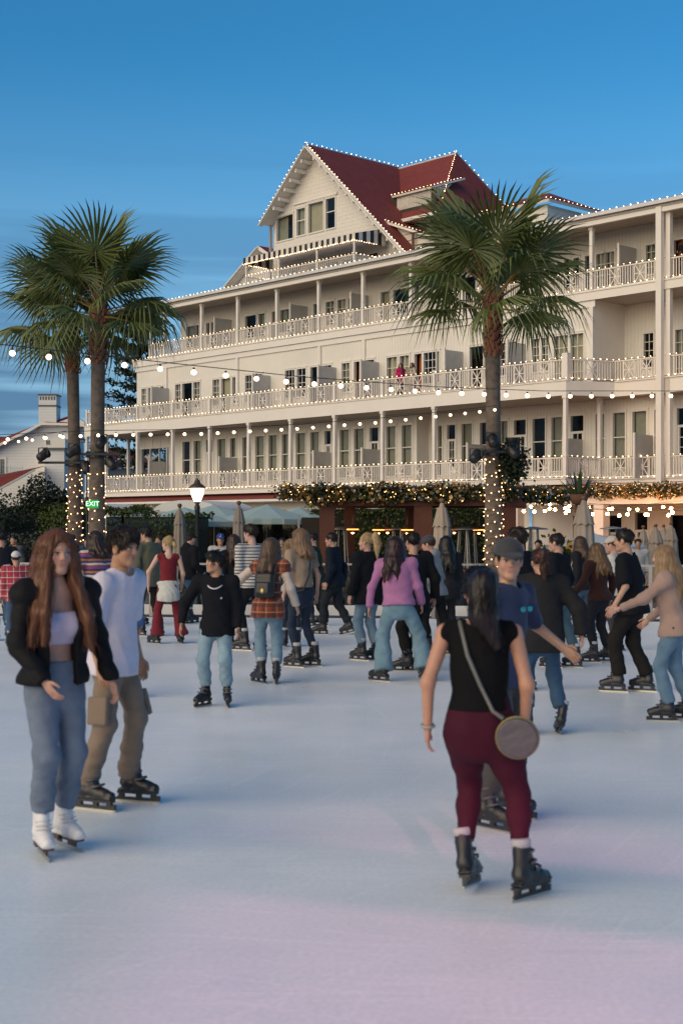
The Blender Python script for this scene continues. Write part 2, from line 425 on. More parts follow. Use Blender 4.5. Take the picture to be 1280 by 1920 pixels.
TOPW = [(-16.12,-15.29,'w'),(-15.24,-14.88,'w'),(-14.22,-13.86,'w'),(-13.76,-13.46,'d'),(-10.65,-9.67,'w'),(-9.48,-8.93,'w'),(-8.34,-8.03,'d'),(-7.67,-6.87,'w'),(-4.94,-4.56,'d'),(-3.98,-3.32,'p'),(-3.08,-2.43,'pc'),(-2.27,-1.99,'d'),(0.1,0.74,'c'),(0.97,2.07,'w'),(2.43,2.79,'w'),(4.6,5.3,'p'),(5.5,6.4,'w'),(7.6,8.3,'w'),(8.45,9.3,'c'),(11.53,11.85,'w'),(12.02,12.36,'w'),(12.65,12.96,'d'),(13.24,13.69,'pc'),(13.74,14.21,'pc'),(15.77,16.24,'p'),(16.39,16.57,'w'),(17.11,17.75,'o')]
MIDW = [(-17.8,-17.31,'p'),(-17.15,-16.03,'c'),(-15.93,-15.56,'w'),(-14.48,-13.92,'p'),(-13.82,-12.86,'d'),(-12.77,-12.13,'p'),(-11.01,-10.39,'p'),(-10.25,-9.41,'c'),(-9.27,-8.81,'w'),(-8.17,-7.59,'p'),(-7.46,-6.75,'d'),(-4.89,-4.14,'p'),(-3.97,-3.27,'p'),(-2.94,-2.14,'d'),(-2.06,-1.35,'p'),(-0.61,-0.03,'p'),(0.27,0.84,'o'),(0.95,1.69,'d'),(2.53,3.24,'pc'),(3.39,4.02,'pc'),(4.36,4.85,'o'),(4.95,5.73,'p'),(5.79,5.96,'w'),(7.79,8.61,'d'),(8.67,8.89,'w'),(9.6,10.05,'p'),(10.11,10.56,'d'),(11.39,11.77,'p'),(11.88,12.26,'p'),(12.54,13.3,'pc'),(13.41,14.1,'pc')]
MIDR = [(15.59,16.09,'p'),(16.25,16.5,'p'),(17.12,17.95,'pc'),(18.6,19.4,'p')]
LOWW = [(-13.77,-13.06,'t'),(-12.72,-12.03,'t'),(-11.59,-10.97,'dr'),(-10.58,-9.83,'t'),(-9.46,-8.95,'t'),(-8.4,-8.04,'t'),(-7.32,-6.57,'t'),(-6.22,-5.53,'t'),(-5.15,-4.64,'t'),(-4.05,-3.31,'t'),(-2.94,-2.26,'t'),(-1.86,-1.39,'dr'),(-0.76,-0.07,'t'),(0.27,0.99,'t'),(1.36,1.98,'dr'),(2.49,3.14,'t'),(3.53,4.19,'t')]
LOW2 = [(4.72,5.0,'t'),(5.1,5.38,'t'),(5.69,6.22,'dr'),(6.58,7.24,'t'),(7.7,8.4,'t'),(8.88,9.35,'t'),(9.69,10.38,'dr'),(10.74,11.45,'t'),(11.77,12.37,'t'),(12.8,13.5,'dr'),(14.1,14.57,'t'),(14.97,15.6,'t'),(15.94,16.64,'t'),(17.0,17.5,'t'),(18.05,18.8,'dr'),(19.1,19.8,'t')]
def holes_for(lst, deck, head, sill):
    return [(a, b, deck + (.08 if k in 'dco' or k in ('dr', 'pc') else sill), head, k) for a, b, k in lst]
def do_wall(name, m, s0, s1, z0, z1, d, lst, deck, head, sill):
    h = holes_for(lst, deck, head, sill)
    wall_holes(name, m, s0, s1, z0, z1, d, h)
    for a, b, e, g, k in h: window(a, b, e, g, d, k)
do_wall('wall', M_siding, -16.7, 22.0, 11.45, 14.30, 4.0, TOPW, 11.45, 13.45, .75)
do_wall('wall', M_siding, -18.3, 14.62, 7.55, 11.2, 2.0, MIDW, 7.6, 9.80, .75)
do_wall('wall', M_siding, 14.62, 22.0, 7.55, 11.2, 4.1, MIDR, 7.6, 9.80, .75)
do_wall('wall', M_siding, -14.4, 4.5, 3.65, 7.1, 2.0, LOWW, 3.68, 6.52, .45)
do_wall('wall', M_siding, 4.5, 22.0, 3.65, 7.1, 2.8, LOW2, 3.68, 6.46, .45)
# returns where the wall planes step back, and end walls
M_sidingY = stripe_bump(mat('white_board_siding_return', (0.76, 0.72, 0.65), 0.55, var=0.05, vscale=0.6), 'Y', 0.16, 0.5, 0.1, dark=0.16)
for q in ((14.60, 14.62, 2.002, 4.1, 7.55, 11.2), (4.48, 4.5, 2.002, 2.8, 3.65, 7.1), (-18.3, -18.28, 2.002, 9, 7.55, 11.2), (-16.7, -16.68, 4.002, 9, 11.45, 14.3), (-15.0, -14.4, 2.002, 2.3, 3.65, 7.1), (22.01, 22.2, 1.7, 16, 0, 14.6)):
    MB().box(*q).build('end_wall', M_sidingY, HOTEL)
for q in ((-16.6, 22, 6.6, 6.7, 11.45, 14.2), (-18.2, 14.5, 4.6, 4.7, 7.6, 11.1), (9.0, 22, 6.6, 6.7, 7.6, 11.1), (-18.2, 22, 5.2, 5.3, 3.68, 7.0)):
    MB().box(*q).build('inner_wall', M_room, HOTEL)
# corner room of the first balcony floor: wide glazed opening under panels
b = MB(); b.box(-18.3, -18.0, 2.0, 2.3, 3.68, 7.0); b.box(-18.0, -15.0, 2.0, 2.06, 6.25, 7.0); b.box(-15.2, -15.0, 2.062, 2.3, 3.68, 6.25)
for x in (-17.5, -16.7, -15.9): b.box(x - .04, x + .04, 1.97, 1.999, 6.3, 6.95)
b.build('corner_room_panel', M_white, HOTEL)
o = MB().box(-17.9, -17.84, 2.0, 2.1, 3.7, 6.24).box(-17.0, -16.94, 2.0, 2.1, 3.7, 6.24).box(-16.1, -16.04, 2.0, 2.1, 3.7, 6.24).build('window', M_white, HOTEL)
MB().add([(-18, 2.08, 3.7), (-15.2, 2.08, 3.7), (-15.2, 2.08, 6.25), (-18, 2.08, 6.25)], [(0, 1, 2, 3)]).build('pane', M_pane, o)

# decks, soffits and fascia boards
def slab(name, outline, z0, z1, m, msoff=M_soffit):
    b = MB(); n = len(outline)
    V = [(x, y, z0) for x, y in outline] + [(x, y, z1) for x, y in outline]
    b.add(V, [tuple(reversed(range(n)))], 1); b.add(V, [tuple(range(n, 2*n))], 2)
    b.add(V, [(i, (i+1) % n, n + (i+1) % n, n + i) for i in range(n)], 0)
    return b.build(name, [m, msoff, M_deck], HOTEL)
LOWO = [(-20.66, -.10), (14.8, -.10), (14.8, 1.9), (22, 1.9), (22, 4.3), (-20.66, 4.3)]
MIDO = [(-20.66, -.10), (14.8, -.10), (15.7, 1.9), (22, 1.9), (22, 4.3), (14.4, 4.3), (-20.66, 4.3)]
TOPO = [(-18.6, 1.86), (22, 1.86), (22, 4.2), (-18.6, 4.2)]
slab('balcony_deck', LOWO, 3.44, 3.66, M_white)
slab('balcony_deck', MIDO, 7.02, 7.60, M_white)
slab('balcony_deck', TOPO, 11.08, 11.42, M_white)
b = MB()      # mouldings under the rails
for z, sA, d0, sB in ((3.66, -20.7, -.14, 14.82), (7.60, -20.7, -.14, 14.82), (11.42, -18.65, 1.82, 22)): b.box(sA, sB, d0, d0 + .12, z, z + .045)
for z in (3.66, 7.60): b.box(14.9 if z < 5 else 15.75, 22, 1.84, 1.96, z, z + .045)
b.build('deck_moulding', M_white, HOTEL)
MB().box(-18.4, 14.7, 1.93, 1.999, 10.80, 11.07).build('frieze_board', M_white, HOTEL)
for x in (-15.3, -8.8, -2.2, 1.0, 14.52): MB().box(x - .1, x + .1, 1.9, 1.998, 7.65, 10.79).build('wall_pilaster', M_white, HOTEL)

# roof edge above the third floor
b = MB(); b.add([(-17.3, 1.55, 14.56), (22, 1.55, 14.56), (22, 4.3, 14.95), (-17.3, 4.3, 14.95), (-17.3, 9, 14.95), (22, 9, 14.95)], [(0, 1, 2, 3), (3, 2, 5, 4)])
b.build('flat_roof', M_gutter, HOTEL)
b = MB(); b.box(-17.3, 22, 1.50, 1.62, 14.40, 14.55); b.build('roof_gutter', mat('pale_gutter', (0.62, 0.62, 0.62), 0.5), HOTEL)
b = MB(); b.box(-17.2, 22, 1.68, 1.86, 14.10, 14.42); b.box(-17.2, -17.0, 1.86, 6, 14.10, 14.42); b.build('roof_beam', M_white, HOTEL)
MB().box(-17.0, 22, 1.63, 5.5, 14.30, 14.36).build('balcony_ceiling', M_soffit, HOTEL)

# posts, one by one
def post(s, d, z0, z1, w=.15):
    b = MB(); b.box(s - w/2, s + w/2, d - w/2, d + w/2, z0, z1); b.box(s - w/2 - .03, s + w/2 + .03, d - w/2 - .03, d + w/2 + .03, z1 - .12, z1 - .001)
    b.box(s - w/2 - .02, s + w/2 + .02, d - w/2 - .02, d + w/2 + .02, z0 + .9, z0 + .97)
    return b.build('post', M_white, HOTEL)
LPOST = [-20.5, -18.46, -15.3, -11.95, -8.65, -5.4, -2.15, 1.05, 4.27, 7.5, 11.1, 14.7]
TPOST = [-16.9, -15.5, -12.0, -8.8, -5.55, -2.3, .9, 4.15, 7.35, 11.0, 14.5]
for s in LPOST: post(s, 0.0, 3.66, 7.02)
for s in TPOST: post(s, 2.0, 11.42, 14.10)
for s in LPOST[:-1]:
    MB().box(s - .07, s + .07, -.07, .07, 7.60, 8.62).build('newel_post', M_white, HOTEL)
MB().box(14.58, 14.86, -.1, .16, 7.60, 8.72).build('newel_post', M_white, HOTEL)
post(14.9, 2.0, 3.66, 7.02); post(-20.5, 2.9, 3.66, 7.02); post(-20.5, 5.8, 3.66, 7.02)
b = MB(); b.box(17.85, 18.1, 1.62, 1.84, .2, 14.30); b.build('tall_post', M_white, HOTEL)
b = MB(); b.box(18.12, 18.32, 1.9, 2.1, 3.66, 14.1); b.build('tall_post', M_white, HOTEL)

# railings: one panel for each bay, two crossed panels in each
def railing(p, q, z, x_at=(0.33, 0.70), name='railing_panel'):
    p = Vector((*p, z)); q = Vector((*q, z)); L_ = (q - p).length
    if L_ < .3: return
    u = (q - p) / L_; b = MB()
    b.bar(p + Vector((0, 0, .86)), q + Vector((0, 0, .86)), .09, .05); b.bar(p + Vector((0, 0, .10)), q + Vector((0, 0, .10)), .07, .05)
    hx = .26; xs = [f * L_ for f in x_at] if L_ > 2.2 else ([.5 * L_] if L_ > 1.2 else [])
    n = int(L_ / .125); d = .08
    while d < L_ - .05:
        if not any(abs(d - x) < hx for x in xs):
            a = p + u * d; b.bar(a + Vector((0, 0, .10)), a + Vector((0, 0, .86)), .032, up=(u.x, u.y, 0))
        d += .125
    o = b.build(name, M_rail, HOTEL)
    for x in xs:
        c = p + u * x; k = MB(); up = Vector((0, 0, 1))
        for sx in (-hx, hx): k.bar(c + u*sx + up*.11, c + u*sx + up*.85, .035, up=(u.x, u.y, 0))
        k.bar(c - u*hx + up*.11, c + u*hx + up*.85, .032, up=(-u.y, u.x, 0)); k.bar(c - u*hx + up*.85, c + u*hx + up*.11, .033, up=(-u.y, u.x, 0))
        k.bar(c + up*.11, c + up*.85, .031, up=(u.x, u.y, 0)); k.bar(c - u*hx + up*.48, c + u*hx + up*.48, .030)
        k.build('cross_brace', M_rail, o)
for z in (3.66, 7.60):
    for a, c in zip(LPOST, LPOST[1:]): railing((a + .08, 0), (c - .08, 0), z)
    railing((-20.5, .1), (-20.5, 2.8), z); railing((-20.5, 3.0), (-20.5, 5.7), z)
railing((14.75, .12), (14.88, 1.92), 3.66); railing((14.98, 2.0), (17.85, 2.0), 3.66); railing((18.35, 2.0), (21.9, 2.0), 3.66)
railing((14.82, .15), (15.6, 1.95), 7.60); railing((15.6, 2.0), (17.85, 2.0), 7.60); railing((18.35, 2.0), (21.9, 2.0), 7.60)
for a, c in zip(TPOST, TPOST[1:]): railing((a + .08, 2.0), (c - .08, 2.0), 11.42)
railing((14.58, 2.0), (17.85, 2.0), 11.42); railing((18.35, 2.0), (21.9, 2.0), 11.42)
railing((-16.9, 2.1), (-16.9, 4.0), 11.42)

# privacy panels between the rooms
def screen(s, dw, z, depth=1.15, h=2.0):
    b = MB(); b.box(s - .02, s + .02, dw - depth, dw - .002, z, z + h)
    o = b.build('privacy_panel', M_screen, HOTEL)
    MB().box(s - .04, s + .04, dw - depth - .09, dw - depth - .001, z, z + h + .06).build('panel_post', M_white, o)
for s in (-11.9, -5.45, -.82, 15.26): screen(s, 4.0, 11.44, h=1.95)
for s in (-15.1, -6.1, -1.03, 1.98, 7.37, 10.98): screen(s, 2.0, 7.62, h=2.0)
for s in (-15.35, -8.9, -1.39, 2.06, 8.0): screen(s, 2.0 if s < 4 else 2.8, 3.68, h=1.75)
for s in (13.4, 16.9): screen(s, 2.8, 3.68, 1.2, 1.75)

# ground floor under the first balcony
wall_holes('wall', M_siding, -20.3, 12.5, 0, 3.44, .4, [])
b = MB(); b.add([(-20.9, -.75, 3.08), (13.2, -.75, 3.08), (13.2, .38, 3.42), (-20.9, .38, 3.42)], [(0, 1, 2, 3)])
b.add([(13.2, -2.3, 2.98), (24, -2.3, 2.98), (24, 2.7, 3.62), (14.8, 2.7, 3.62), (14.8, .38, 3.43), (13.2, .38, 3.43)], [(0, 1, 2, 3, 4, 5)])
b.build('skirt_roof', M_redroof, HOTEL)
b = MB(); b.box(-20.9, 13.1, -.85, -.75, 2.98, 3.09); b.build('gutter', M_white, HOTEL)
MB().box(-20.9, 13.1, -.74, .39, 2.96, 3.0).build('eave_soffit', M_white, HOTEL)
b = MB(); b.box(-13.2, -13.12, -.6, -.5, 2.6, 2.96); b.bar((-13.16, -.5, 2.62), (-12.9, .33, 2.3), .08); b.box(-12.95, -12.85, .3, .39, 0, 2.35); b.build('downpipe', M_white, HOTEL)
# porch at the near end
M_porch = mat('porch_white_paint', (0.72, 0.66, 0.60), 0.5, var=.05)
MB().box(13.2, 24, -2.34, -2.1, 2.58, 2.97).build('porch_beam', M_porch, HOTEL)
for s in (13.9, 18.0, 22.0):
    b = MB(); b.box(s - .22, s + .22, -2.3, -1.9, 1.35, 2.578); o = b.build('porch_column', M_porch, HOTEL)
    MB().box(s - .27, s + .27, -2.36, -1.84, 0, 1.35).build('column_base', mat('dark_brick_base', (.10, .045, .035), .8, bump=.4), o)
PW = [(14.6, 15.3, 0.1, 2.2, 'd'), (16.3, 17.0, .1, 2.2, 'dr'), (17.6, 18.2, .1, 2.3, 'dr'), (19.2, 20.2, .1, 2.2, 'd'), (20.9, 21.6, .1, 2.2, 'dr'), (22.3, 23, .1, 2.2, 'd')]
wall_holes('porch_wall', M_porch, 12.5, 24, 0, 3.44, .6, PW)
for a, c, e, g, k in PW: window(a, c, e, g, .6, k)
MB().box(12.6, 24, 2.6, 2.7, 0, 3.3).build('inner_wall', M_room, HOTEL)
MB().box(13.2, 24, -2.09, .59, 2.75, 2.79).build('porch_ceiling', M_porch, HOTEL)

# ---- roof house with the tall gable
ZA, SA, DG = 22.05, -5.6, 4.85      # gable apex
SLP = .93
sl, sr = -9.3, 1.75               # wall ends / foot of the right slope
zl, zr = ZA - SLP * (SA - sl), ZA - SLP * (sr - SA)
GW = [(-8.95, -7.55, 17.45, 18.80, 'w'), (-7.27, -6.55, 17.5, 18.98, 't'), (-6.32, -5.10, 17.5, 19.10, 'c'), (-4.92, -4.18, 17.5, 19.12, 't')]
b = MB()
S = sorted({-9.25, 1.5, SA, *[v for w in GW for v in w[:2]]})
for a, c in zip(S, S[1:]):
    za, zc = ZA - .25 - SLP * abs(a - SA), ZA - .25 - SLP * abs(c - SA)
    zb = 14.9
    hit = [w for w in GW if w[0] <= (a + c) / 2 <= w[1]]
    if hit:
        w = hit[0]
        b.add([(a, DG, zb), (c, DG, zb), (c, DG, w[2]), (a, DG, w[2])], [(0, 1, 2, 3)])
        b.add([(a, DG, w[3]), (c, DG, w[3]), (c, DG, zc), (a, DG, za)], [(0, 1, 2, 3)])
    else: b.add([(a, DG, zb), (c, DG, zb), (c, DG, max(zb, zc)), (a, DG, max(zb, za))], [(0, 1, 2, 3)])
b.add([(-9.25, DG, 14.9), (-9.25, 12, 14.9), (-9.25, 12, 18.4), (-9.25, DG, 18.4)], [(0, 1, 2, 3)])
b.build('gable_wall', M_shingle, HOTEL)
for w in GW: window(*w[:4], DG, w[4])
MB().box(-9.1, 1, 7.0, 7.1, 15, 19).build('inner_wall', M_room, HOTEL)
MB().box(-7.45, -4.0, DG - .08, DG - .002, 19.22, 19.35).build('window_head', M_white, HOTEL)
def roofslab(pts, t=.16):      # a sloping sheet of roof with thickness
    b = MB(); n = len(pts)
    V = [Vector(p) for p in pts]; nrm = (V[1] - V[0]).cross(V[2] - V[0]).normalized()
    if nrm.z < 0: nrm = -nrm
    W = [p - nrm * t for p in V]
    b.add(V, [tuple(range(n))], 0); b.add(W, [tuple(reversed(range(n)))], 1)
    b.add(V + W, [(i, n+i, n+(i+1) % n, (i+1) % n) for i in range(n)], 1)
    return b.build('roof_slope', [M_redroof, M_white], HOTEL)
DF = DG - .75                       # the roof overhangs the gable wall
roofslab([(SA, DF, ZA), (sl - .15, DF, zl - .14), (sl - .15, 14, zl - .14), (SA, 14, ZA)])
roofslab([(SA, DF, ZA), (SA, 11.05, ZA), (sr + .15, 11.05, zr - .14), (sr + .15, DF, zr - .14)])
b = MB()      # barge boards and brackets
b.bar((SA, DF - .03, ZA - .16), (sl - .15, DF - .03, zl - .30), .06, .30, up=(0, 1, 0)); b.bar((SA, DF - .03, ZA - .16), (sr + .15, DF - .03, zr - .30), .06, .30, up=(0, 1, 0))
b.build('barge_board', M_white, HOTEL)
for k in range(1, 7):
    x = SA - k * .46; z = ZA - .25 - SLP * (SA - x)
    MB().box(x - .06, x + .06, DF, DG - .003, z - .22, z - .03).build('rafter_end', M_white, HOTEL)
for k in range(1, 14):
    x = SA + k * .5; z = ZA - .25 - SLP * (x - SA)
    MB().box(x - .06, x + .06, DF, DG - .003, z - .22, z - .03).build('rafter_end', M_white, HOTEL)
b = MB(); b.box(-9.37, -9.26, DG - .2, DG - .08, 15, 18.4); b.build('downpipe', M_gutter, HOTEL)
# cross roof with hipped end
HR, HC = (-1.2, 11.0, 22.0), (1.8, 6.5, 17.65)
roofslab([(-5.6, 11, 22.0), HR, HC, (-1.9, 6.5, 17.65)]); roofslab([HR, (1.8, 13.4, 17.65), HC]); roofslab([(-5.6, 11, 22.0), (-5.6, 13.4, 17.65), (1.8, 13.4, 17.65), HR])
b = MB(); b.box(-2.0, 1.9, 6.35, 6.5, 17.45, 17.62); b.box(1.8, 1.95, 6.5, 13.4, 17.45, 17.62); b.box(-2.0, 1.8, 6.5, 7.4, 17.42, 17.46); b.build('eave_gutter', M_white, HOTEL)
b = MB(); b.box(-3, 1.2, 7.2, 7.3, 14.9, 17.43); b.box(1.1, 1.2, 7.3, 13.2, 14.9, 17.43); b.build('upper_wall', M_shingle, HOTEL)
# shed dormer on the cross roof
b = MB(); b.box(-1.75, .7, 7.0, 7.08, 18.30, 19.05); b.add([(.7, 7.0, 18.2), (.7, 7.0, 19.05), (.7, 8.6, 19.55)], [(0, 1, 2)]); b.build('dormer_wall', M_siding, HOTEL)
roofslab([(-1.95, 6.8, 19.08), (.95, 6.8, 19.08), (.95, 9.3, 19.95), (-1.95, 9.3, 19.95)], .1)
# lower gable to the right of the tall one
b = MB(); b.add([(-1.3, 5.2, 14.9), (2.6, 5.2, 14.9), (2.6, 5.2, 15.95), (-1.3, 5.2, 17.4)], [(0, 1, 2, 3)]); b.build('small_gable_wall', M_shingle, HOTEL)
roofslab([(-1.35, 4.8, 17.58), (2.7, 4.8, 16.02), (2.7, 8, 16.02), (-1.35, 8, 17.58)], .12)
MB().box(1.3, 1.4, 4.95, 5.05, 14.9, 16.4).build('downpipe', mat('rust_pipe', (.17, .07, .05), .7), HOTEL)
roofslab([(-11.5, 5.6, 17.75), (-15.2, 5.6, 15.45), (-15.2, 9, 15.45), (-11.5, 9, 17.75)], .2)
roofslab([(-11.5, 5.6, 17.75), (-11.5, 9, 17.75), (-9.4, 9, 16.5), (-9.4, 5.6, 16.5)], .2)
MB().add([(-9.3, 6.1, 14.9), (-14.4, 6.1, 14.9), (-14.4, 6.1, 15.7), (-11.5, 6.1, 17.45), (-9.3, 6.1, 16.2)], [(0, 1, 2, 3, 4)]).build('left_gable_wall', M_shingle, HOTEL)
MB().bar((-11.5, 5.57, 17.6), (-15.2, 5.57, 15.3), .06, .26, up=(0, 1, 0)).build('barge_board', M_white, HOTEL)
# further wing seen past the palm
MB().box(3.0, 7.1, 8.4, 13, 14.95, 17.34).build('far_wing_wall', M_shingle, HOTEL)
roofslab([(2.6, 8.0, 17.5), (7.5, 8.0, 17.5), (5.6, 10.4, 18.5), (4.2, 10.4, 18.5)], .14)
roofslab([(7.5, 8.0, 17.5), (7.5, 13.4, 17.5), (5.6, 10.4, 18.5)], .14)
# roof terrace with striped awning
def terrace(p, q):
    p = Vector((*p, 14.62)); q = Vector((*q, 14.62)); L_ = (q - p).length; u = (q - p) / L_; b = MB()
    b.bar(p + Vector((0, 0, .58)), q + Vector((0, 0, .58)), .07, .05); b.bar(p + Vector((0, 0, .1)), q + Vector((0, 0, .1)), .06, .05); d = .08
    while d < L_: a = p + u * d; b.bar(a + Vector((0, 0, .1)), a + Vector((0, 0, .58)), .035, up=(u.x, u.y, 0)); d += .15
    b.build('terrace_railing', M_rail, HOTEL)
terrace((-8.75, 2.5), (-5.9, 2.5)); terrace((-5.9, 2.5), (-3.0, 2.5)); terrace((-3.0, 2.5), (-.2, 2.5)); terrace((-.2, 2.5), (-.2, 4.0)); terrace((-8.75, 2.5), (-8.75, 4.0))
for s in (-8.7, -6.0, -3.0, -.25):
    MB().box(s - .04, s + .04, 2.46, 2.54, 14.6, 15.95).build('awning_pole', M_white, HOTEL)
b = MB(); n = 42; s0, s1 = -8.85, -.1
for i in range(n):
    a = s0 + (s1 - s0) * i / n; c = s0 + (s1 - s0) * (i + 1) / n
    b.add([(a, 2.4, 15.86), (c, 2.4, 15.86), (c, 2.4, 16.22), (a, 2.4, 16.22), (a, 4.5, 16.75), (c, 4.5, 16.75)], [(0, 1, 2, 3), (3, 2, 5, 4)], i % 2)
for i in range(8):
    a, c = 2.4 + 2.1 * i / 8, 2.4 + 2.1 * (i + 1) / 8; za, zc = 16.22 + .53 * i / 8, 16.22 + .53 * (i + 1) / 8
    for s in (s0, s1): b.add([(s, a, 15.86), (s, c, 15.86), (s, c, zc), (s, a, za)], [(0, 1, 2, 3)], i % 2)
b.build('striped_awning', [M_navy, M_cloth], HOTEL)
for (a, c) in ((-8.0, -7.2), (-6.4, -5.6), (-4.9, -3.9), (-3.6, -2.6), (-1.6, -.9)):
    o = MB().box(a, c, DG - .04, DG - .003, 14.95, 15.75).build('terrace_window', M_white, HOTEL)
    MB().box(a + .07, c - .07, DG - .05, DG - .041, 15.0, 15.7).build('pane', mat('dark_pane', (.03, .03, .03), .08, var=0), o)

# ---- strings of small lights along the rails, eaves and ridges (each string is one thing)
def light_string(label, pts, step=.30, r=.021, group='strings of small lights on the hotel', jit=.012, parentmat=None):
    rr = random.Random(hash(label) & 0xffff)
    W = [HOTEL_M @ Vector(p) for p in pts]
    P = [Vector(p) + Vector((rr.uniform(-jit, jit), rr.uniform(-jit, jit), rr.uniform(-jit, jit) + .02)) for p in along(W, step)]
    o = MB().tube([W[0]] + W[1:], .008, 4).build('light_string', M_wire)
    tag(o, label, 'string lights', group)
    k = newobj('mini_bulbs', bulbs_mesh('mini_bulbs', P, [r * rr.choice((.7, .85, 1, 1, 1.1, 1.25)) for _ in P], M_minibulb), o); k['kind'] = 'stuff'
bpy.context.view_layer.update()
HOTEL_M = Matrix.Translation(HOTEL.location) @ HOTEL.rotation_euler.to_matrix().to_4x4()
light_string('small lights along the top rail of the lowest balcony', [(-20.5, 5.7, 4.58), (-20.5, -.06, 4.58), (14.7, -.08, 4.58), (14.95, 1.93, 4.56), (21.9, 1.93, 4.56)])
light_string('small lights along the foot of the lowest balcony railing', [(-20.5, -.1, 3.74), (14.78, -.12, 3.74), (14.98, 1.85, 3.72), (21.9, 1.85, 3.72)])
light_string('small lights along the top rail of the middle balcony', [(-20.5, 5.7, 8.52), (-20.5, -.06, 8.52), (14.75, -.08, 8.52), (15.6, 1.93, 8.5), (21.9, 1.93, 8.5)])
light_string('small lights along the foot of the middle balcony railing', [(-20.5, 5.7, 7.70), (-20.5, -.1, 7.70), (14.78, -.12, 7.70), (15.62, 1.85, 7.68), (21.9, 1.85, 7.68)])
light_string('small lights along the top rail of the highest balcony', [(-16.9, 4, 12.33), (-16.9, 1.93, 12.33), (21.9, 1.93, 12.33)])
light_string('small lights along the foot of the highest balcony railing', [(-18.6, 4, 11.5), (-18.6, 1.82, 11.5), (21.9, 1.82, 11.52)])
light_string('small lights along the long eave above the third floor', [(-17.3, 1.6, 14.58), (22, 1.6, 14.58)], .34)
light_string('small lights down the left slope of the tall gable', [(SA, DF - .1, ZA + .05), (sl - .15, DF - .1, zl - .1)], .26)
light_string('small lights down the right slope of the tall gable', [(SA, DF - .1, ZA + .05), (sr + .15, DF - .1, zr - .1)], .26)
light_string('small lights along the ridge behind the gable apex', [(SA, DF, ZA + .05), (SA, 11, ZA + .05), (-1.2, 11, 22.06)], .36)
light_string('small lights down the hip of the rear roof', [(-1.2, 11, 22.06), (.3, 8.7, 19.85), (1.8, 6.45, 17.7)], .26)
light_string('small lights down the far hip of the rear roof', [(-1.2, 11, 22.06), (1.8, 13.4, 17.7)], .36)
light_string('small lights along the eave of the white shed dormer', [(-1.95, 6.78, 19.12), (.95, 6.78, 19.12), (.95, 9.2, 19.95)], .26)
light_string('small lights down the slope of the smaller gable', [(-1.1, 4.75, 17.52), (2.7, 4.75, 16.07)], .26)
light_string('small lights along the striped awning edge', [(-8.85, 4.0, 15.84), (-8.85, 2.36, 15.84), (-.1, 2.36, 15.84), (-.1, 4.0, 15.84)], .17, .026)
light_string('small lights along the roof terrace railing below the awning', [(-8.75, 4, 15.24), (-8.75, 2.44, 15.24), (-.2, 2.44, 15.24), (-.2, 4, 15.24)], .27)
light_string('small lights along the roof edge of the far wing', [(2.6, 7.96, 17.56), (7.5, 7.96, 17.56), (7.5, 13.3, 17.56)], .34)

# a lit table lamp in one of the lower rooms
p_ = HOTEL_M @ Vector((3.95, 2.75, 4.45)); tl = empty('table_lamp', tuple(p_)); tag(tl, 'glowing table lamp behind a lower window above the garland', 'lamp')
MB().lathe([(.10, .22), (.16, .0), (.155, .0), (.095, .22)], 14).build('lamp_shade', emis('lamp_shade_glow', (1.0, .42, .12), 4.5), tl, True); MB().lathe([(.09, -.45), (.05, -.40), (.02, -.2), (.02, .05)], 12).build('stand', M_orange, tl, True)
MB().box(-.3, .3, -.2, .2, -.80, -.451).build('side_table', M_orange, tl)
# ------------------------------------------------------------------ between the rink and the hotel
trnd = random.Random(11); nrnd = np.random.RandomState(5)
def PT(px, py, z): return Vector(((px - 640) / 2560 * z, z, 1.8 + (985 - py) / 2560 * z))
M_alu = mat('brushed_aluminium', (.34, .33, .32), .45, metal=.6, var=.05)
M_clear = glass('clear_barrier_glass', (.90, .93, .93), .99)
M_wood = mat('red_brown_timber', (.125, .036, .016), .6, var=.25, vscale=2.5, bump=.2)
M_dark = mat('dark_stained_timber', (.025, .018, .015), .7, var=.2)
M_black = mat('black_metal', (.012, .012, .013), .45, var=.05)
def leaves(name, pts, nrm, size, m, parent=None, lean=.6, seed=1, aspect=2.0):
    """one small folded leaf at each point"""
    rr = np.random.RandomState(seed); n = len(pts); d = nrm * (1 - lean) + rr.normal(0, 1, (n, 3)) * lean; d /= np.linalg.norm(d, axis=1)[:, None]
    a = np.cross(d, rr.normal(0, 1, (n, 3))); a /= np.linalg.norm(a, axis=1)[:, None]; s = size * rr.uniform(.6, 1.3, n)[:, None]; w = np.cross(d, a)
    V = np.stack([pts - a*s/aspect, pts + d*s*.35 + w*s*.12, pts + d*s, pts + a*s/aspect*.0 + d*s*.4 - w*s*.12], 1)
    V[:, 1] = pts + d*s*.45 + a*s/aspect; V[:, 3] = pts + d*s*.45 - a*s/aspect; V[:, 0] = pts
    return newobj(name, mesh_np(name, V.reshape(-1, 3), np.arange(4*n).reshape(n, 4), m), parent)
def M_leaf(name, col): return mat(name, col, .55, var=.5, vscale=2.2, spec=.3)
M_hedge = M_leaf('hedge_leaf', (.060, .085, .014)); M_dkleaf = M_leaf('dark_evergreen_leaf', (.016, .026, .012)); M_twig = mat('twig_brown', (.05, .035, .025), .9)
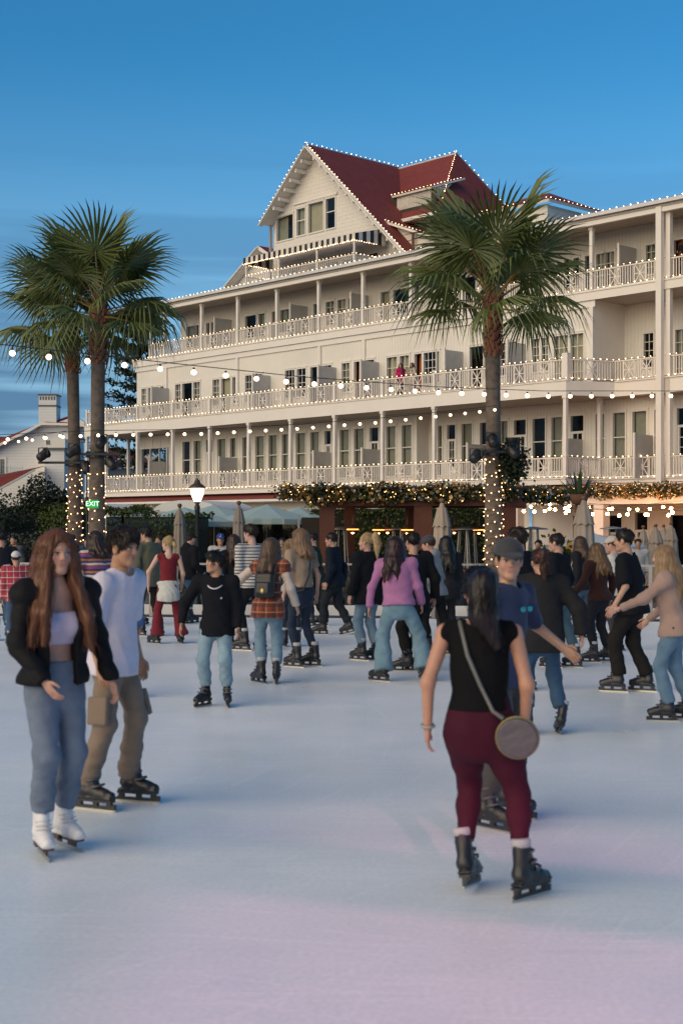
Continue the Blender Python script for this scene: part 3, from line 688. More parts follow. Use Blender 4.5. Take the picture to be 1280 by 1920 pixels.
def hedge(label, a, b_, h0, h1, depth, dens=1000, m=M_hedge, size=.075):
    a, b_ = Vector((*a, 0)), Vector((*b_, 0)); L_ = (b_ - a).length; u = (b_ - a) / L_; w = Vector((-u.y, u.x, 0))
    root = empty('hedge', tuple(a), 0); tag(root, label, 'hedge', 'hedges behind the rink')
    n = int(L_ * dens); t = nrnd.rand(n) * L_; k = nrnd.rand(n); top = h1 + .16*np.sin(t*2.1) + .10*np.sin(t*5.3 + 1)
    z = np.where(k < .45, h0 + nrnd.rand(n) * (top - h0), top - nrnd.rand(n) * .15); y = np.where(k < .45, -depth/2, (nrnd.rand(n) - .5) * depth) + nrnd.normal(0, .07, n)
    P = np.array(u)[None] * t[:, None] + np.array(w)[None] * y[:, None] * (1 if w.y > 0 else -1); P[:, 2] = z
    N_ = np.tile(np.array([0, -.5, .8]), (n, 1)); o = leaves('foliage', P, N_, size, m, root, .7, int(L_ * 10)); o['kind'] = 'stuff'
    V = []; core = MB(); d2 = depth * .36
    q = [(u*s + w*d) for s, d in ((0.1, -d2), (L_-.1, -d2), (L_-.1, d2), (.1, d2))]
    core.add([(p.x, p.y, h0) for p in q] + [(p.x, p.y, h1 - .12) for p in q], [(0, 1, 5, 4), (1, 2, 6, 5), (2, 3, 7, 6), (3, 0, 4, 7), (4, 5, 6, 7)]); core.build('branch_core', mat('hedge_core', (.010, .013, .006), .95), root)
hedge('clipped hedge with yellow-green top left of the palms', (-16.5, 62), (-7.5, 40), .1, 2.25, 1.1)
hedge('clipped hedge between the palms and the teal parasols', (-6.6, 37.6), (-3.6, 36.4), .1, 2.15, .9)
hedge('bushy green hedge behind the dark pergola', (-.9, 41), (4.4, 39.2), .1, 2.40, .9, 1200)
hedge('dark hedge behind the teal parasols', (-5.4, 43.5), (-.6, 42.0), .1, 2.0, .8, 800, M_dkleaf)
hedge('tall dark hedge along the left edge of the terrace', (-14.5, 44), (-9.0, 38.5), .1, 2.05, 1.4, 900, M_dkleaf)
# shrubs
def bush(label, c, r, n, m, size=.09, name='shrub', trunk=True):
    root = empty(name, (c[0], c[1], 0)); tag(root, label, 'shrub')
    d = nrnd.normal(0, 1, (n, 3)); d /= np.linalg.norm(d, axis=1)[:, None]; lob = 1 + .22*np.sin(d[:, 0]*5 + c[0]) + .18*np.sin(d[:, 2]*7 + d[:, 1]*4)
    rad = nrnd.rand(n)**.35 * lob; P = d * rad[:, None] * np.array(r)[None]; P[:, 2] += c[2]
    o = leaves('foliage', P, d, size, m, root, .6, n % 97); o['kind'] = 'stuff'
    b = MB(); b.tube([(0, 0, 0), (.05, 0, c[2]*.5), (0, .05, c[2])], [.12, .09, .04], 7)
    for k in range(5): a = k*1.26; b.tube([(0, 0, c[2]*.5), (math.cos(a)*r[0]*.4, math.sin(a)*r[1]*.4, c[2] + r[2]*.3)], [.05, .02], 5)
    b.build('branches', M_twig, root)
bush('large rounded dark evergreen shrub below the red roofs', (-9.7, 45, 2.05), (1.25, 1.15, 1.15), 9000, M_dkleaf)
bush('low dark evergreen shrub at the far left edge', (-13.0, 47.5, 1.7), (2.2, 1.3, 1.1), 9000, M_dkleaf)
bush('low grey-green shrub behind the left skaters', (-7.4, 31.5, .9), (.9, .6, .75), 3600, M_leaf('grey_green_leaf', (.06, .07, .045)), .05)

# slatted fence behind the teal parasols
root = empty('slat_fence', (-5.6, 41.6, 0)); tag(root, 'dark timber slat fence behind the teal parasols', 'fence'); me_slat = MB().box(-.045, .045, -.02, .02, .02, 1.95).mesh('slat', mat('weathered_slat', (.075, .05, .035), .8, var=.3))
for k in range(48): newobj('slat', me_slat, root, (k*.125, .0, .02*((k*7) % 5 - 2) * .3))
for z_ in (.4, 1.6): MB().box(-.1, 6.0, .021, .06, z_, z_ + .09).build('fence_rail', M_dark, root)
# rink barrier: aluminium posts, top rail and glass panels along the far edge
BAR = [(15.2, 20.2), (9.9, 25.0), (3.2, 26.7), (-8, 27.7), (-19.5, 28.0)]
root = empty('rink_barrier', (BAR[0][0], BAR[0][1], 0)); tag(root, 'waist-high rink barrier of glass panels with aluminium posts', 'barrier'); o0 = Vector((BAR[0][0], BAR[0][1], 0))
for (ax, ay), (bx, by) in zip(BAR, BAR[1:]):
    a, c = Vector((ax, ay, 0)) - o0, Vector((bx, by, 0)) - o0; n = max(1, round((c - a).length / 1.35)); u = (c - a) / n; un = u.normalized()
    for k in range(n):
        p, q = a + u*k, a + u*(k+1)
        MB().bar(p + Vector((0, 0, -.02)), p + Vector((0, 0, 1.02)), .07, up=(un.x, un.y, 0)).build('post', M_alu, root)
        MB().bar(p + un*.04 + Vector((0, 0, .12)), q - un*.04 + Vector((0, 0, .12)), .05, .2).build('kick_board', mat('white_kick_board', (.60, .60, .60), .5), root)
        g = MB(); g.bar(p + un*.05 + Vector((0, 0, .60)), q - un*.05 + Vector((0, 0, .60)), .012, .74); g.build('glass_panel', M_clear, root)
        MB().bar(p + Vector((0, 0, 1.03)), q + Vector((0, 0, 1.03)), .055, .04).build('top_rail', M_alu, root)
MB().add([(x*1.0, y + .75, -.026) for x, y in [(16, 19)] + BAR[1:] + [(-40, 28)]] + [(-40, 70, -.026), (40, 70, -.026), (40, 19, -.026)], [tuple(range(8))])
# tall glass windscreen
SCRN = [(-15.4, 60), (-9.2, 43), (-5.6, 35), (-1.0, 32.0)]
root = empty('glass_windscreen', (SCRN[0][0], SCRN[0][1], 0)); tag(root, 'tall clear glass windscreen on slim steel posts', 'windscreen'); o0 = Vector((SCRN[0][0], SCRN[0][1], 0))
for (ax, ay), (bx, by) in zip(SCRN, SCRN[1:]):
    a, c = Vector((ax, ay, 0)) - o0, Vector((bx, by, 0)) - o0; n = max(1, round((c - a).length / 1.75)); u = (c - a) / n; un = u.normalized()
    for k in range(n + 1):
        p = a + u*k; MB().bar(p, p + Vector((0, 0, 2.05)), .05).build('post', M_alu, root)
        if k < n: q = a + u*(k+1); g = MB(); g.bar(p + un*.04 + Vector((0, 0, 1.02)), q - un*.04 + Vector((0, 0, 1.02)), .012, 1.9); g.build('glass_panel', M_clear, root)

# dark timber pergola
PZ = 32.5
root = empty('pergola', (0, PZ, 0)); tag(root, 'dark red-brown timber pergola with heavy square posts', 'pergola')
X = lambda px, z=PZ: (px - 640) / 2560 * z
for px, w, dy in ((613, .36, 0), (792, .42, 0), (951, .36, 0), (655, .3, 4.0), (770, .3, 4.0), (930, .3, 4.0)):
    x = X(px, PZ + dy); MB().box(x - w/2, x + w/2, dy - w/2, dy + w/2, 0, 2.26).build('post', M_wood, root)
MB().box(X(590), X(975), -.24, .24, 2.262, 2.52).build('beam', M_wood, root)
MB().box(X(590), X(985, 36.5), 3.85, 4.15, 2.262, 2.50).build('beam', M_wood, root)
for k in range(9): x = X(600) + k * (X(970) - X(600)) / 8; MB().box(x - .05, x + .05, -.5, 4.6, 2.525, 2.66).build('rafter', M_dark, root)
for k, (a, c) in enumerate(((X(630), X(770)), (X(812), X(935)))):
    b = MB(); b.box(a, c, 3.6, 3.66, .95, 1.0); b.box(a, c, 3.6, 3.66, .1, .15); n = 14
    for q in range(n + 1): x = a + (c - a) * q / n; b.box(x - .012, x + .012, 3.61, 3.65, .15, .95)
    b.build('railing', M_black, root)
MB().box(X(575), X(985), -.55, 4.65, 2.662, 2.70).build('shade_deck', M_dark, root)  # solid deck added so the space under the pergola stays dark
MB().box(X(560), X(640), 2.2, 2.3, .0, 2.0).build('slatted_screen', M_dark, root)
# copper pendant heaters
M_copper = mat('copper_shade', (.30, .13, .07), .4, metal=.4); M_glow = emis('heater_glow', (1.0, .30, .06), 4.0)
def pendant(px, z=33.4, y=994, n=1):
    p = PT(px, y, z); root = empty('pendant_lamp', (p.x, z, p.z)); root.scale = (.62, .62, .62); tag(root, 'copper pendant lamp glowing orange, %s' % n, 'lamp', 'copper pendant lamps under the pergola')
    MB().lathe([(.02, .20), (.05, .17), (.16, .10), (.235, .05), (.24, .03)], 16).build('shade', M_copper, root, True)
    MB().lathe([(.235, -.012), (.235, .028)], 16).build('glowing_band', M_glow, root, True)
    MB().lathe([(.24, -.014), (.235, -.06), (.12, -.10), (.05, -.115)], 16).build('lower_bowl', M_copper, root, True)
    k = MB(); k.lathe([(.005, -.17), (.05, -.15), (.055, -.116)], 10); k.build('bulb', emis('pendant_bulb', (1.0, .45, .14), 16.0), root, True)
    MB().tube([(0, 0, .2), (0, 0, .55)], .022, 6).build('stem', M_copper, root); MB().tube([(0, 0, .55), (0, 0, (2.5 - p.z) / .62)], .010, 5).build('cord', M_black, root)
for i, (px, nth) in enumerate(((661, 'nearest the left pergola post'), (709, 'second from the left post'), (726, 'third, beside the second'), (763, 'just left of the middle post'), (851, 'right of the folded parasol'), (897, 'beside the lit palm trunk'))): pendant(px, 33.4 + .5 * (i % 3), 993 + (i % 2), nth)

# parasols
M_beige = mat('beige_canvas', (.34, .28, .225), .85, var=.12, vscale=4, bump=.2); M_teal = mat('teal_canvas', (.35, .46, .44), .8, var=.08); M_wcanvas = mat('white_canvas', (.62, .64, .63), .8, var=.05); M_pole = mat('pole_wood', (.17, .09, .05), .6)
def folded(label, px, ytop, z, dia=.46, cloth_h=1.6, m=M_beige):
    p = PT(px, ytop, z); root = empty('folded_parasol', (p.x, z, 0)); tag(root, label, 'parasol', 'folded beige parasols'); zt = p.z; n = 32
    V = []; prof = [(0, .10), (.05, .22), (.16, .40), (.28, .50), (.29, .60), (.5, .66), (.75, .78), (.94, .94), (1.0, 1.0)]
    for t, r in prof:
        for k in range(n):
            a = 2*math.pi*k/n; fl = 1 + .16*math.cos(a*8) * min(1, t*3) + (.05*math.cos(a*3 + 1))
            rr = r * dia/2 * fl; V.append((rr*math.cos(a), rr*math.sin(a), zt - .08 - cloth_h*t - (.03*math.cos(a*8) if t == 1 else 0)))
    m_ = len(prof); MB().add(V, [(i*n+k, (i+1)*n+k, (i+1)*n+(k+1) % n, i*n+(k+1) % n) for i in range(m_-1) for k in range(n)]).build('canopy', m, root, True)
    V = []      # the vent flap standing off the folds
    for t, r in ((.0, .34), (1, .70)):
        for k in range(n): a = 2*math.pi*k/n; rr = r*dia/2*(1 + .12*math.cos(a*8)); V.append((rr*math.cos(a), rr*math.sin(a), zt - .12 - cloth_h*(.04 + .22*t) - .02*t*math.cos(a*8)))
    MB().add(V, [(k, n+k, n+(k+1) % n, (k+1) % n) for k in range(n)]).build('vent_flap', m, root, True)
    MB().lathe([(.03, zt - .1), (.055, zt - .06), (.05, zt - .02), (.02, zt)], 10).build('finial', M_pole, root, True)
    MB().tube([(0, 0, 0), (0, 0, zt - .1)], .028, 8).build('pole', M_pole, root); MB().lathe([(.3, 0), (.3, .05), (.05, .07)], 14).build('base', M_black, root)
folded('folded beige parasol left of the lamp post', 337, 944, 32, .38, 1.45); folded('folded beige parasol right of the lamp post', 448, 939, 32, .40, 1.5)
folded('folded beige parasol in front of the pergola post', 828, 934, 27.6, .50, 1.75); folded('largest folded beige parasol in front of the lit porch', 1093, 929, 27.2, .58, 1.75)
folded('small folded beige parasol under the porch lights', 1205, 985, 40, .40, 1.3); folded('folded beige parasol, middle of three at the right', 1228, 982, 36, .56, 1.5)
folded('folded beige parasol behind the other two at the right', 1243, 983, 41, .5, 1.4); folded('rightmost folded beige parasol under the porch lights', 1257, 978, 37, .52, 1.5)
def parasol(label, px, ytop, yedge, z, half, m, sides=8, name='open_parasol'):
    p = PT(px, ytop, z); ze = PT(px, yedge, z).z; root = empty(name, (p.x, z, 0)); tag(root, label, 'parasol', 'open parasols on the terrace'); b = MB(); V = [(0, 0, p.z)]
    for k in range(sides): a = 2*math.pi*(k+.5)/sides; V.append((half*math.cos(a), half*math.sin(a), ze))
    for k in range(sides): a = 2*math.pi*(k+.5)/sides; V.append((half*math.cos(a), half*math.sin(a), ze - .14))
    for k in range(sides): b.add(V, [(0, 1+k, 1+(k+1) % sides)])
    b.build('canopy', m, root); v = MB()
    for k in range(sides): v.add(V, [(1+k, 1+sides+k, 1+sides+(k+1) % sides, 1+(k+1) % sides)])
    v.build('valance', m, root); MB().tube([(0, 0, 0), (0, 0, p.z)], .03, 8).build('pole', M_alu, root)
    for k in range(sides): MB().tube([(0, 0, p.z - .06), (V[1+k][0]*.97, V[1+k][1]*.97, ze - .02)], .012, 4).build('rib', M_alu, root)
parasol('teal parasol nearest the hedge', 345, 951, 978, 39, 1.55, M_teal); parasol('teal parasol behind the lamp post', 402, 946, 975, 41, 1.6, M_teal); parasol('teal parasol right of the second folded one', 500, 946, 974, 40, 1.5, M_teal); parasol('teal parasol nearest the pergola', 560, 950, 975, 41, 1.3, M_teal)
parasol('low white parasol beside the largest folded one', 1112, 1000, 1024, 33, 1.25, M_wcanvas, name='white_parasol')
# white barrel canopies on the hotel ground floor
def barrel(label, px, z, half, ytop, ybase):
    p = PT(px, ytop, z); zb = PT(px, ybase, z).z; root = empty('barrel_canopy', (p.x, z, 0), R(-20)); tag(root, label, 'canopy', 'white barrel canopies'); n = 14; V = []
    for k in range(n + 1):
        a = math.pi*k/n; V += [(-half*math.cos(a), -1.6, zb + (p.z - zb)*math.sin(a)), (-half*math.cos(a), 1.6, zb + (p.z - zb)*math.sin(a))]
    b = MB(); b.add(V, [(2*k, 2*k+2, 2*k+3, 2*k+1) for k in range(n)]); b.add(V, [tuple(2*k for k in range(n+1))]); b.build('cover', M_wcanvas, root)
    for sx in (-half*.98, half*.98): MB().tube([(sx, -1.5, 0), (sx, -1.5, zb)], .03, 6).build('leg', M_alu, root)
barrel('white barrel canopy behind the EXIT sign', 190, 52, 1.3, 944, 972); barrel('white barrel canopy behind the lamp post', 385, 50, 1.3, 939, 960)

# street lamp, lit
p = PT(370, 985, 27.5); root = empty('street_lamp', (p.x, 27.5, 0)); tag(root, 'black street lamp with glowing urn-shaped lantern', 'street lamp')
lz = PT(370, 938, 27.5).z
MB().lathe([(.13, 0), (.13, .08), (.08, .25), (.055, .4), (.045, .6), (.042, lz - .25), (.05, lz - .24), (.06, lz - .14), (.035, lz - .08), (.07, lz - .03)], 14).build('post', M_black, root, True)
MB().lathe([(.06, lz - .03), (.085, lz + .02), (.125, lz + .12), (.138, lz + .20), (.138, lz + .25)], 18).build('globe', emis('lantern_glow', (1.0, .72, .42), 5.0), root, True)
MB().lathe([(.165, lz + .24), (.165, lz + .27), (.13, lz + .30), (.07, lz + .34), (.06, lz + .38), (.02, lz + .42), (.012, lz + .45)], 18).build('cap', mat('bronze_cap', (.05, .035, .025), .5), root, True)
# EXIT sign on its slim pole
p = PT(163, 985, 26.4); root = empty('exit_sign', (p.x, 26.4, 0)); tag(root, 'green EXIT sign on a slim pole beside the palm trunk', 'sign')
MB().tube([(0, 0, 0), (0, 0, 3.0)], .014, 6).build('pole', M_black, root)
zc = PT(174, 945, 26.4).z; MB().box(.005, .225, -.02, .02, zc - .075, zc + .075).build('panel', emis('exit_green', (.015, .36, .08), 1.1), root)
fc = bpy.data.curves.new('exit_text', 'FONT'); fc.body = 'EXIT'; fc.size = .13; fc.align_x = 'CENTER'; fc.align_y = 'CENTER'; fc.extrude = .002
to = bpy.data.objects.new('exit_text', fc); COL.objects.link(to); fc.materials.append(emis('exit_white', (.75, 1.0, .75), 1.6))
bpy.context.view_layer.update(); tm = bpy.data.meshes.new_from_object(to.evaluated_get(bpy.context.evaluated_depsgraph_get())); bpy.data.objects.remove(to); tm.name = 'lettering'
newobj('lettering', tm, root, (.115, -.0245, zc), (R(90), 0, 0))

# dark lounge furniture behind the barrier
for i, (px, z, w, h_, lab) in enumerate(((600, 28.6, 1.6, .78, 'dark upholstered lounge sofa behind the barrier'), (720, 29.0, 1.8, .82, 'dark lounge sofa below the pendant lamps'), (880, 28.8, 1.4, .8, 'dark lounge sofa beside the lit palm'))):
    x = X(px, z); root = empty('lounge_sofa', (x, z, 0)); tag(root, lab, 'sofa', 'sofas behind the barrier'); mm = mat('charcoal_upholstery', (.03, .028, .028), .8)
    MB().box(-w/2, w/2, -.4, .4, .12, .42).build('seat', mm, root); MB().box(-w/2, w/2, .25, .45, .421, h_).build('backrest', mm, root)
    for sx in (-1, 1): MB().box(sx*(w/2 + .07) - .07, sx*(w/2 + .07) + .069, -.4, .45, .05, .6).build('armrest', mm, root)
    for sx in (-1, 1):
        for sy in (-.3, .35): MB().box(sx*w*.42 - .03, sx*w*.42 + .03, sy - .03, sy + .03, 0, .119).build('leg', M_black, root)
# bar tables and stools under the pergola
def bar_table(label, px, z, h_=1.72):
    x = X(px, z); root = empty('patio_heater', (x, z, 0)); tag(root, label, 'patio heater', 'tall heaters under the pergola')
    MB().lathe([(.02, h_ + .05), (.36, h_), (.37, h_ - .03), (.02, h_ - .02)], 18).build('reflector', M_alu, root, True)
    for k in range(4): a = k*math.pi/2 + .5; MB().tube([(.26*math.cos(a), .26*math.sin(a), 0), (.13*math.cos(a), .13*math.sin(a), h_ - .03)], .018, 5).build('leg', M_alu, root)
    MB().lathe([(.07, .4), (.07, h_ - .1)], 10).build('glass_tube', M_clear, root)
for px, z, l in ((640, 34.5, 'tall patio heater beside the left pergola post'), (745, 34.0, 'tall patio heater below the pendant pair'), (868, 33.2, 'tall patio heater left of the lit palm trunk'), (882, 34.6, 'tall patio heater partly behind the lit trunk'), (1000, 35.0, 'tall patio heater between pergola and porch'), (1148, 39, 'tall patio heater under the porch bulbs')): bar_table(l, px, z)

# garlands with ribbon, baubles and small lights
M_gar = M_leaf('garland_needles', (.035, .060, .026)); M_gold = mat('gold_ribbon', (.34, .19, .055), .35, metal=.3); M_bauble = mat('pale_bauble', (.45, .42, .38), .25, var=.5, vscale=6); M_glt = emis('garland_bulb', (1.0, .55, .20), 6.0)
def garland(label, pts, r, seed):
    pts = [Vector(p) for p in pts]; root = empty('garland', tuple(pts[0])); tag(root, label, 'garland', 'garlands on the terrace'); rr = np.random.RandomState(seed); o = np.array(pts[0])
    S = np.array([tuple(p) for p in along(pts, .02)]) - o; n = len(S)
    def scatter(k, a, b_): i = rr.randint(0, n, k); d = rr.normal(0, 1, (k, 3)); d /= np.linalg.norm(d, axis=1)[:, None]; rad = r * rr.uniform(a, b_, k) * (1 + .25*np.sin(i*.09 + seed)); return S[i] + d*rad[:, None], d
    L_ = n * .02; P, d = scatter(int(L_*1300), .25, 1.05); g = leaves('greenery', P, d, .085, M_gar, root, .5, seed, 4.0); g['kind'] = 'stuff'
    P, d = scatter(int(L_*210), .75, 1.06); g = leaves('gold_ribbon', P, d, .09, M_gold, root, .7, seed + 1, 1.6); g['kind'] = 'stuff'
    P, d = scatter(int(L_*40), .85, 1.05); g = newobj('baubles', bulbs_mesh('baubles', P, rr.uniform(.025, .05, len(P)), M_bauble, False), root); g['kind'] = 'stuff'
    P, d = scatter(int(L_*32), .9, 1.1); g = newobj('garland_bulbs', bulbs_mesh('garland_bulbs', P, .013, M_glt), root); g['kind'] = 'stuff'
garland('long lit Christmas garland along the pergola beam', [PT(525, 921, 32.1), PT(620, 926, 32.1), PT(780, 924, 32.1), PT(960, 922, 32.1)], .21, 3)
garland('lit garland between the pergola and the porch', [PT(955, 926, 32.4), PT(1060, 930, 34.5)], .18, 8)
garland('lit Christmas garland along the white porch beam', [HOTEL_M @ Vector((13.4, -2.4, 3.05)), HOTEL_M @ Vector((18, -2.4, 3.05)), HOTEL_M @ Vector((22, -2.4, 3.05))], .25, 5)

# festoon strings: cable, and every bulb a part of its own
M_fbulb = emis('festoon_bulb', (1.0, .72, .46), 4.0); M_socket = M_black
fest_me = None
def festoon(label, pts, step, r, n=None, drop=.05, group='festoon strings over the rink', warm=False):
    global fest_me
    pts = [Vector(p) for p in pts]; root = MB().tube([p - pts[0] for p in pts], .006, 5).build('festoon_string', M_wire, None, loc=tuple(pts[0])); tag(root, label, 'string lights', group)
    if fest_me is None:
        bb = MB(); bb.lathe([(.25, .95), (.55, .72), (.92, .3), (1.0, 0), (.92, -.42), (.6, -.8), (.15, -.99)], 12); fest_me = bb.mesh('bulb', M_fbulb, True); festoon.warm = bb.mesh('bulb', emis('porch_bulb', (1.0, .40, .13), 120.0), True); k = MB(); k.lathe([(.42, .8), (.45, 1.3), (.3, 1.7), (.12, 1.75)], 8); festoon.sock = k.mesh('socket', M_socket, True)
    for q in along(pts, step):
        c = newobj('bulb', festoon.warm if warm else fest_me, root, tuple(Vector(q) - pts[0] - Vector((0, 0, drop + r))), None, (r, r, r)); newobj('socket', festoon.sock, c)
festoon('string of large round bulbs crossing the whole rink', [PT(-33, 642, 15.4), PT(41, 650, 16.0), PT(323, 681, 17.3), PT(560, 706, 18.7), PT(811, 725, 20.6), PT(1018, 733, 22.3), PT(1267, 733, 24.3), PT(1330, 731, 24.8)], .512, .036)
festoon('string of smaller bulbs running to the right palm trunk', [PT(-20, 816, 22.4), PT(190, 807, 23.3), PT(380, 805, 24.1), PT(553, 796, 24.9), PT(711, 784, 25.5), PT(893, 765, 26.2), PT(930, 760, 26.3)], .31, .030)
festoon('short string of bulbs to the left palm trunks', [PT(-15, 826, 29.5), PT(60, 818, 28.8), PT(125, 808, 28.2)], .42, .030)
for i, (a, c) in enumerate((((940, 947, 44), (1075, 942, 47)), ((960, 938, 47), (1290, 958, 44)), ((1030, 938, 49), (1290, 944, 46)), ((1060, 952, 43), (1285, 950, 43)), ((1100, 944, 49.3), (1290, 938, 47.6)))):
    A, B = PT(*a), PT(*c); mid = (A + B) / 2 - Vector((0, 0, .12))
    festoon(('lowest', 'longest', 'rearmost', 'nearest', 'short rear')[i] + ' string of warm bulbs over the porch terrace', [A, mid, B], .60 + .08*i, .052, drop=.1, group='festoon strings over the porch terrace', warm=True)
# potted agave on the porch roof edge, sunflowers in a planter
p = PT(1085, 908, 31); root = empty('agave_plant', (p.x, p.y, p.z - .36)); tag(root, 'spiky green agave above the largest folded parasol', 'plant')
for k in range(16):
    a = k*2.4; el = R(25 + 60*((k*7) % 16)/16); d = Vector((math.cos(a)*math.cos(el), math.sin(a)*math.cos(el)*.6, math.sin(el))); w = d.cross(Vector((0, 0, 1))).normalized()*.055; b = MB()
    b.add([Vector((0, 0, 0)) - w*.6, Vector((0, 0, 0)) + w*.6, d*.36 + w, d*.36 - w, d*.78, d*.22 + Vector((0, 0, -.03))], [(0, 1, 5), (1, 2, 5), (0, 5, 3), (5, 2, 4), (5, 4, 3)]); b.build('leaf', mat('agave_green', (.055, .085, .03), .5), root)
MB().lathe([(.16, -.1), (.22, .12), (.2, .13)], 14).build('pot', mat('terracotta_dark', (.16, .07, .04), .8), root, True); MB().tube([(0, 0, -p.z + .3), (0, 0, -.1)], .09, 8).build('pedestal', M_wood, root)
p = PT(1066, 1022, 28.5); root = empty('sunflower_planter', (p.x, 28.5, 0)); tag(root, 'planter of yellow sunflowers beside the white parasol', 'planter'); MB().box(-.45, .35, -.18, .18, 0, .62).build('box', M_dark, root)
k = 0
for dx, dz, rr_ in ((.0, 1.36, .085), (-.22, 1.28, .06), (.18, 1.22, .06), (-.08, 1.16, .05)):
    f = MB()
    for q in range(14): a = q*2*math.pi/14; f.add([(dx, -.2, dz), (dx + rr_*math.cos(a - .18), -.21, dz + rr_*math.sin(a - .18)), (dx + rr_*1.35*math.cos(a), -.2, dz + rr_*1.35*math.sin(a)), (dx + rr_*math.cos(a + .18), -.21, dz + rr_*math.sin(a + .18))], [(0, 1, 2, 3)])
    fo = f.build('flower', mat('sunflower_yellow', (.62, .36, .02), .6), root); MB().tube([(dx, -.215, dz), (dx, -.235, dz)], rr_*.45, 10).build('flower_centre', mat('sunflower_brown', (.06, .03, .01), .8), fo)
P_ = nrnd.normal(0, 1, (420, 3)) * np.array([.28, .12, .22]) + np.array([-.05, 0, 1.0]); g = leaves('foliage', P_, np.tile([0, -.3, 1.], (420, 1)), .14, M_hedge, root); g['kind'] = 'stuff'
# ------------------------------------------------------------------ palms
M_frond = mat('palm_frond_green', (.110, .142, .038), .5, var=.4, vscale=1.6, spec=.4); M_petiole = mat('palm_petiole', (.26, .16, .04), .5); M_trunk = mat('palm_trunk_bark', (.15, .115, .090), .9, var=.45, vscale=9, bump=.6, bscale=14); M_boot = mat('old_leaf_base', (.22, .085, .045), .85, var=.5, vscale=4)
_b = base_of(M_frond); _b.inputs['Subsurface Weight'].default_value = 0
stripe_bump(M_trunk, 'Z', .047, .4, .3, dist=.015, dark=.10)
def frond_mesh(seed, droop, n=38, span=150):
    """fan leaf: pleated blades joined near the middle, free and drooping at the tips; stem along +y"""
    rr = random.Random(seed); b = MB(); b.tube([(0, 0, 0), (0, .5, .03), (0, 1.0, 0)], [.026, .018, .012], 5, 1); L0 = 1.0
    for i in range(n):
        a = R(-span + 2*span*(i + .5)/n) + rr.uniform(-.015, .015); L_ = L0 * (1 - .22*(abs(a)/R(span))**2) * rr.uniform(.92, 1.06); da = R(span)/n * 1.02; t = rr.uniform(.7, 1.5) * droop; pl = .018 if i % 2 else -.018
        def pt(r, s, z): aa = a + s; return (r*math.sin(aa), 1.0 + r*math.cos(aa), z - .10*abs(a)/R(span)*r)
        m = .42*L_; tz = -t*.16; ez = -t*.52
        k = MB(); V = [pt(.03, 0, 0), pt(m, -da, -pl), pt(m, 0, pl), pt(m, da, -pl), pt(.76*L_, -da*.34, tz - .01), pt(.76*L_, 0, tz + .01), pt(.76*L_, da*.34, tz - .01), pt(.97*L_, 0, ez)]
        b.add(V, [(0, 1, 2), (0, 2, 3), (1, 4, 5, 2), (2, 5, 6, 3), (4, 7, 5), (5, 7, 6)])
    return b.mesh('frond', [M_frond, M_petiole])
FRONDS = [frond_mesh(1, .35), frond_mesh(2, .7), frond_mesh(3, 1.2), frond_mesh(4, .9, 34, 130)]
def palm(label, px, z, ycrown, rad, nf, spread, seed, lean=0., up=1.0, boots=1.2):
    rr = random.Random(seed); base = PT(px, 985, z); hc = PT(px, ycrown, z).z; root = empty('palm_tree', (base.x, z, 0)); tag(root, label, 'palm tree', 'palm trees behind the rink')
    pts, rd = [], []
    for k in range(15):
        t = k/14; pts.append((lean*t*t, .04*math.sin(t*3), hc*t)); rd.append(rad*(1.22 - .38*min(1, t*1.6) if t < .6 else .86 + .10*(t - .6)))
    MB().tube(pts, rd, 16).build('trunk', M_trunk, root, True)
    b = MB(); n = 130
    for k in range(n):
        t = (k/n); zz = hc - boots*(1 - t) ; a = k*2.39996; r0 = rad*.93; w = .05; ln = rr.uniform(.07, .16); o = rr.uniform(.02, .07); x0 = lean*(zz/hc)**2
        d = Vector((math.cos(a), math.sin(a), 0)); s = Vector((-d.y, d.x, 0)); c = Vector((x0, 0, zz)) + d*r0
        b.add([c - s*w, c + s*w, c + s*w*.5 + d*o + Vector((0, 0, ln)), c - s*w*.5 + d*o + Vector((0, 0, ln)), c + d*.03 + Vector((0, 0, -.02))], [(0, 4, 3), (4, 1, 2), (4, 2, 3), (0, 1, 4), (0, 3, 2, 1)])
    o = b.build('leaf_bases', M_boot, root); o['kind'] = 'stuff'
    top = Vector((lean, 0, hc))
    for k in range(nf):
        t = (k + .5)/nf; az = k*2.39996 + rr.uniform(-.2, .2); el = R(86 - 80*t**.95 + rr.uniform(-14, 14)); s = spread * rr.uniform(.88, 1.08) * (.86 + .40*up*max(0, math.sin(el)))
        d = Vector((math.cos(az)*math.cos(el), math.sin(az)*math.cos(el), math.sin(el))); side = d.cross(Vector((0, 0, 1)))
        side = side.normalized() if side.length > .05 else Vector((1, 0, 0)); nrm = side.cross(d).normalized()
        Mx = Matrix((side, d, nrm)).transposed().to_4x4(); Mx = Mx @ Matrix.Rotation(rr.uniform(-.5, .5), 4, 'Y')
        f = newobj('frond', FRONDS[0 if t < .3 else (1 if t < .55 else (2 if rr.random() < .6 else 3))], root); f.matrix_local = Matrix.Translation(top + Vector((0, 0, -.25*t))) @ Mx @ Matrix.Rotation(R(-6 - 18*t), 4, 'X') @ Matrix.Diagonal((s*.98, s*.98, s, 1))
    return root, pts, rd
PALMS = [palm('tall fan palm on the right, trunk wound with small lights', 925, 26.6, 556, .165, 19, 1.02, 5, -.02, 1.15), palm('fan palm on the left, nearer of the pair with wider crown', 181, 28.0, 574, .165, 21, 1.04, 9, .05, .72), palm('fan palm on the left, slightly behind its neighbour', 141, 29.6, 596, .150, 16, 1.04, 14, -.08, .6)]
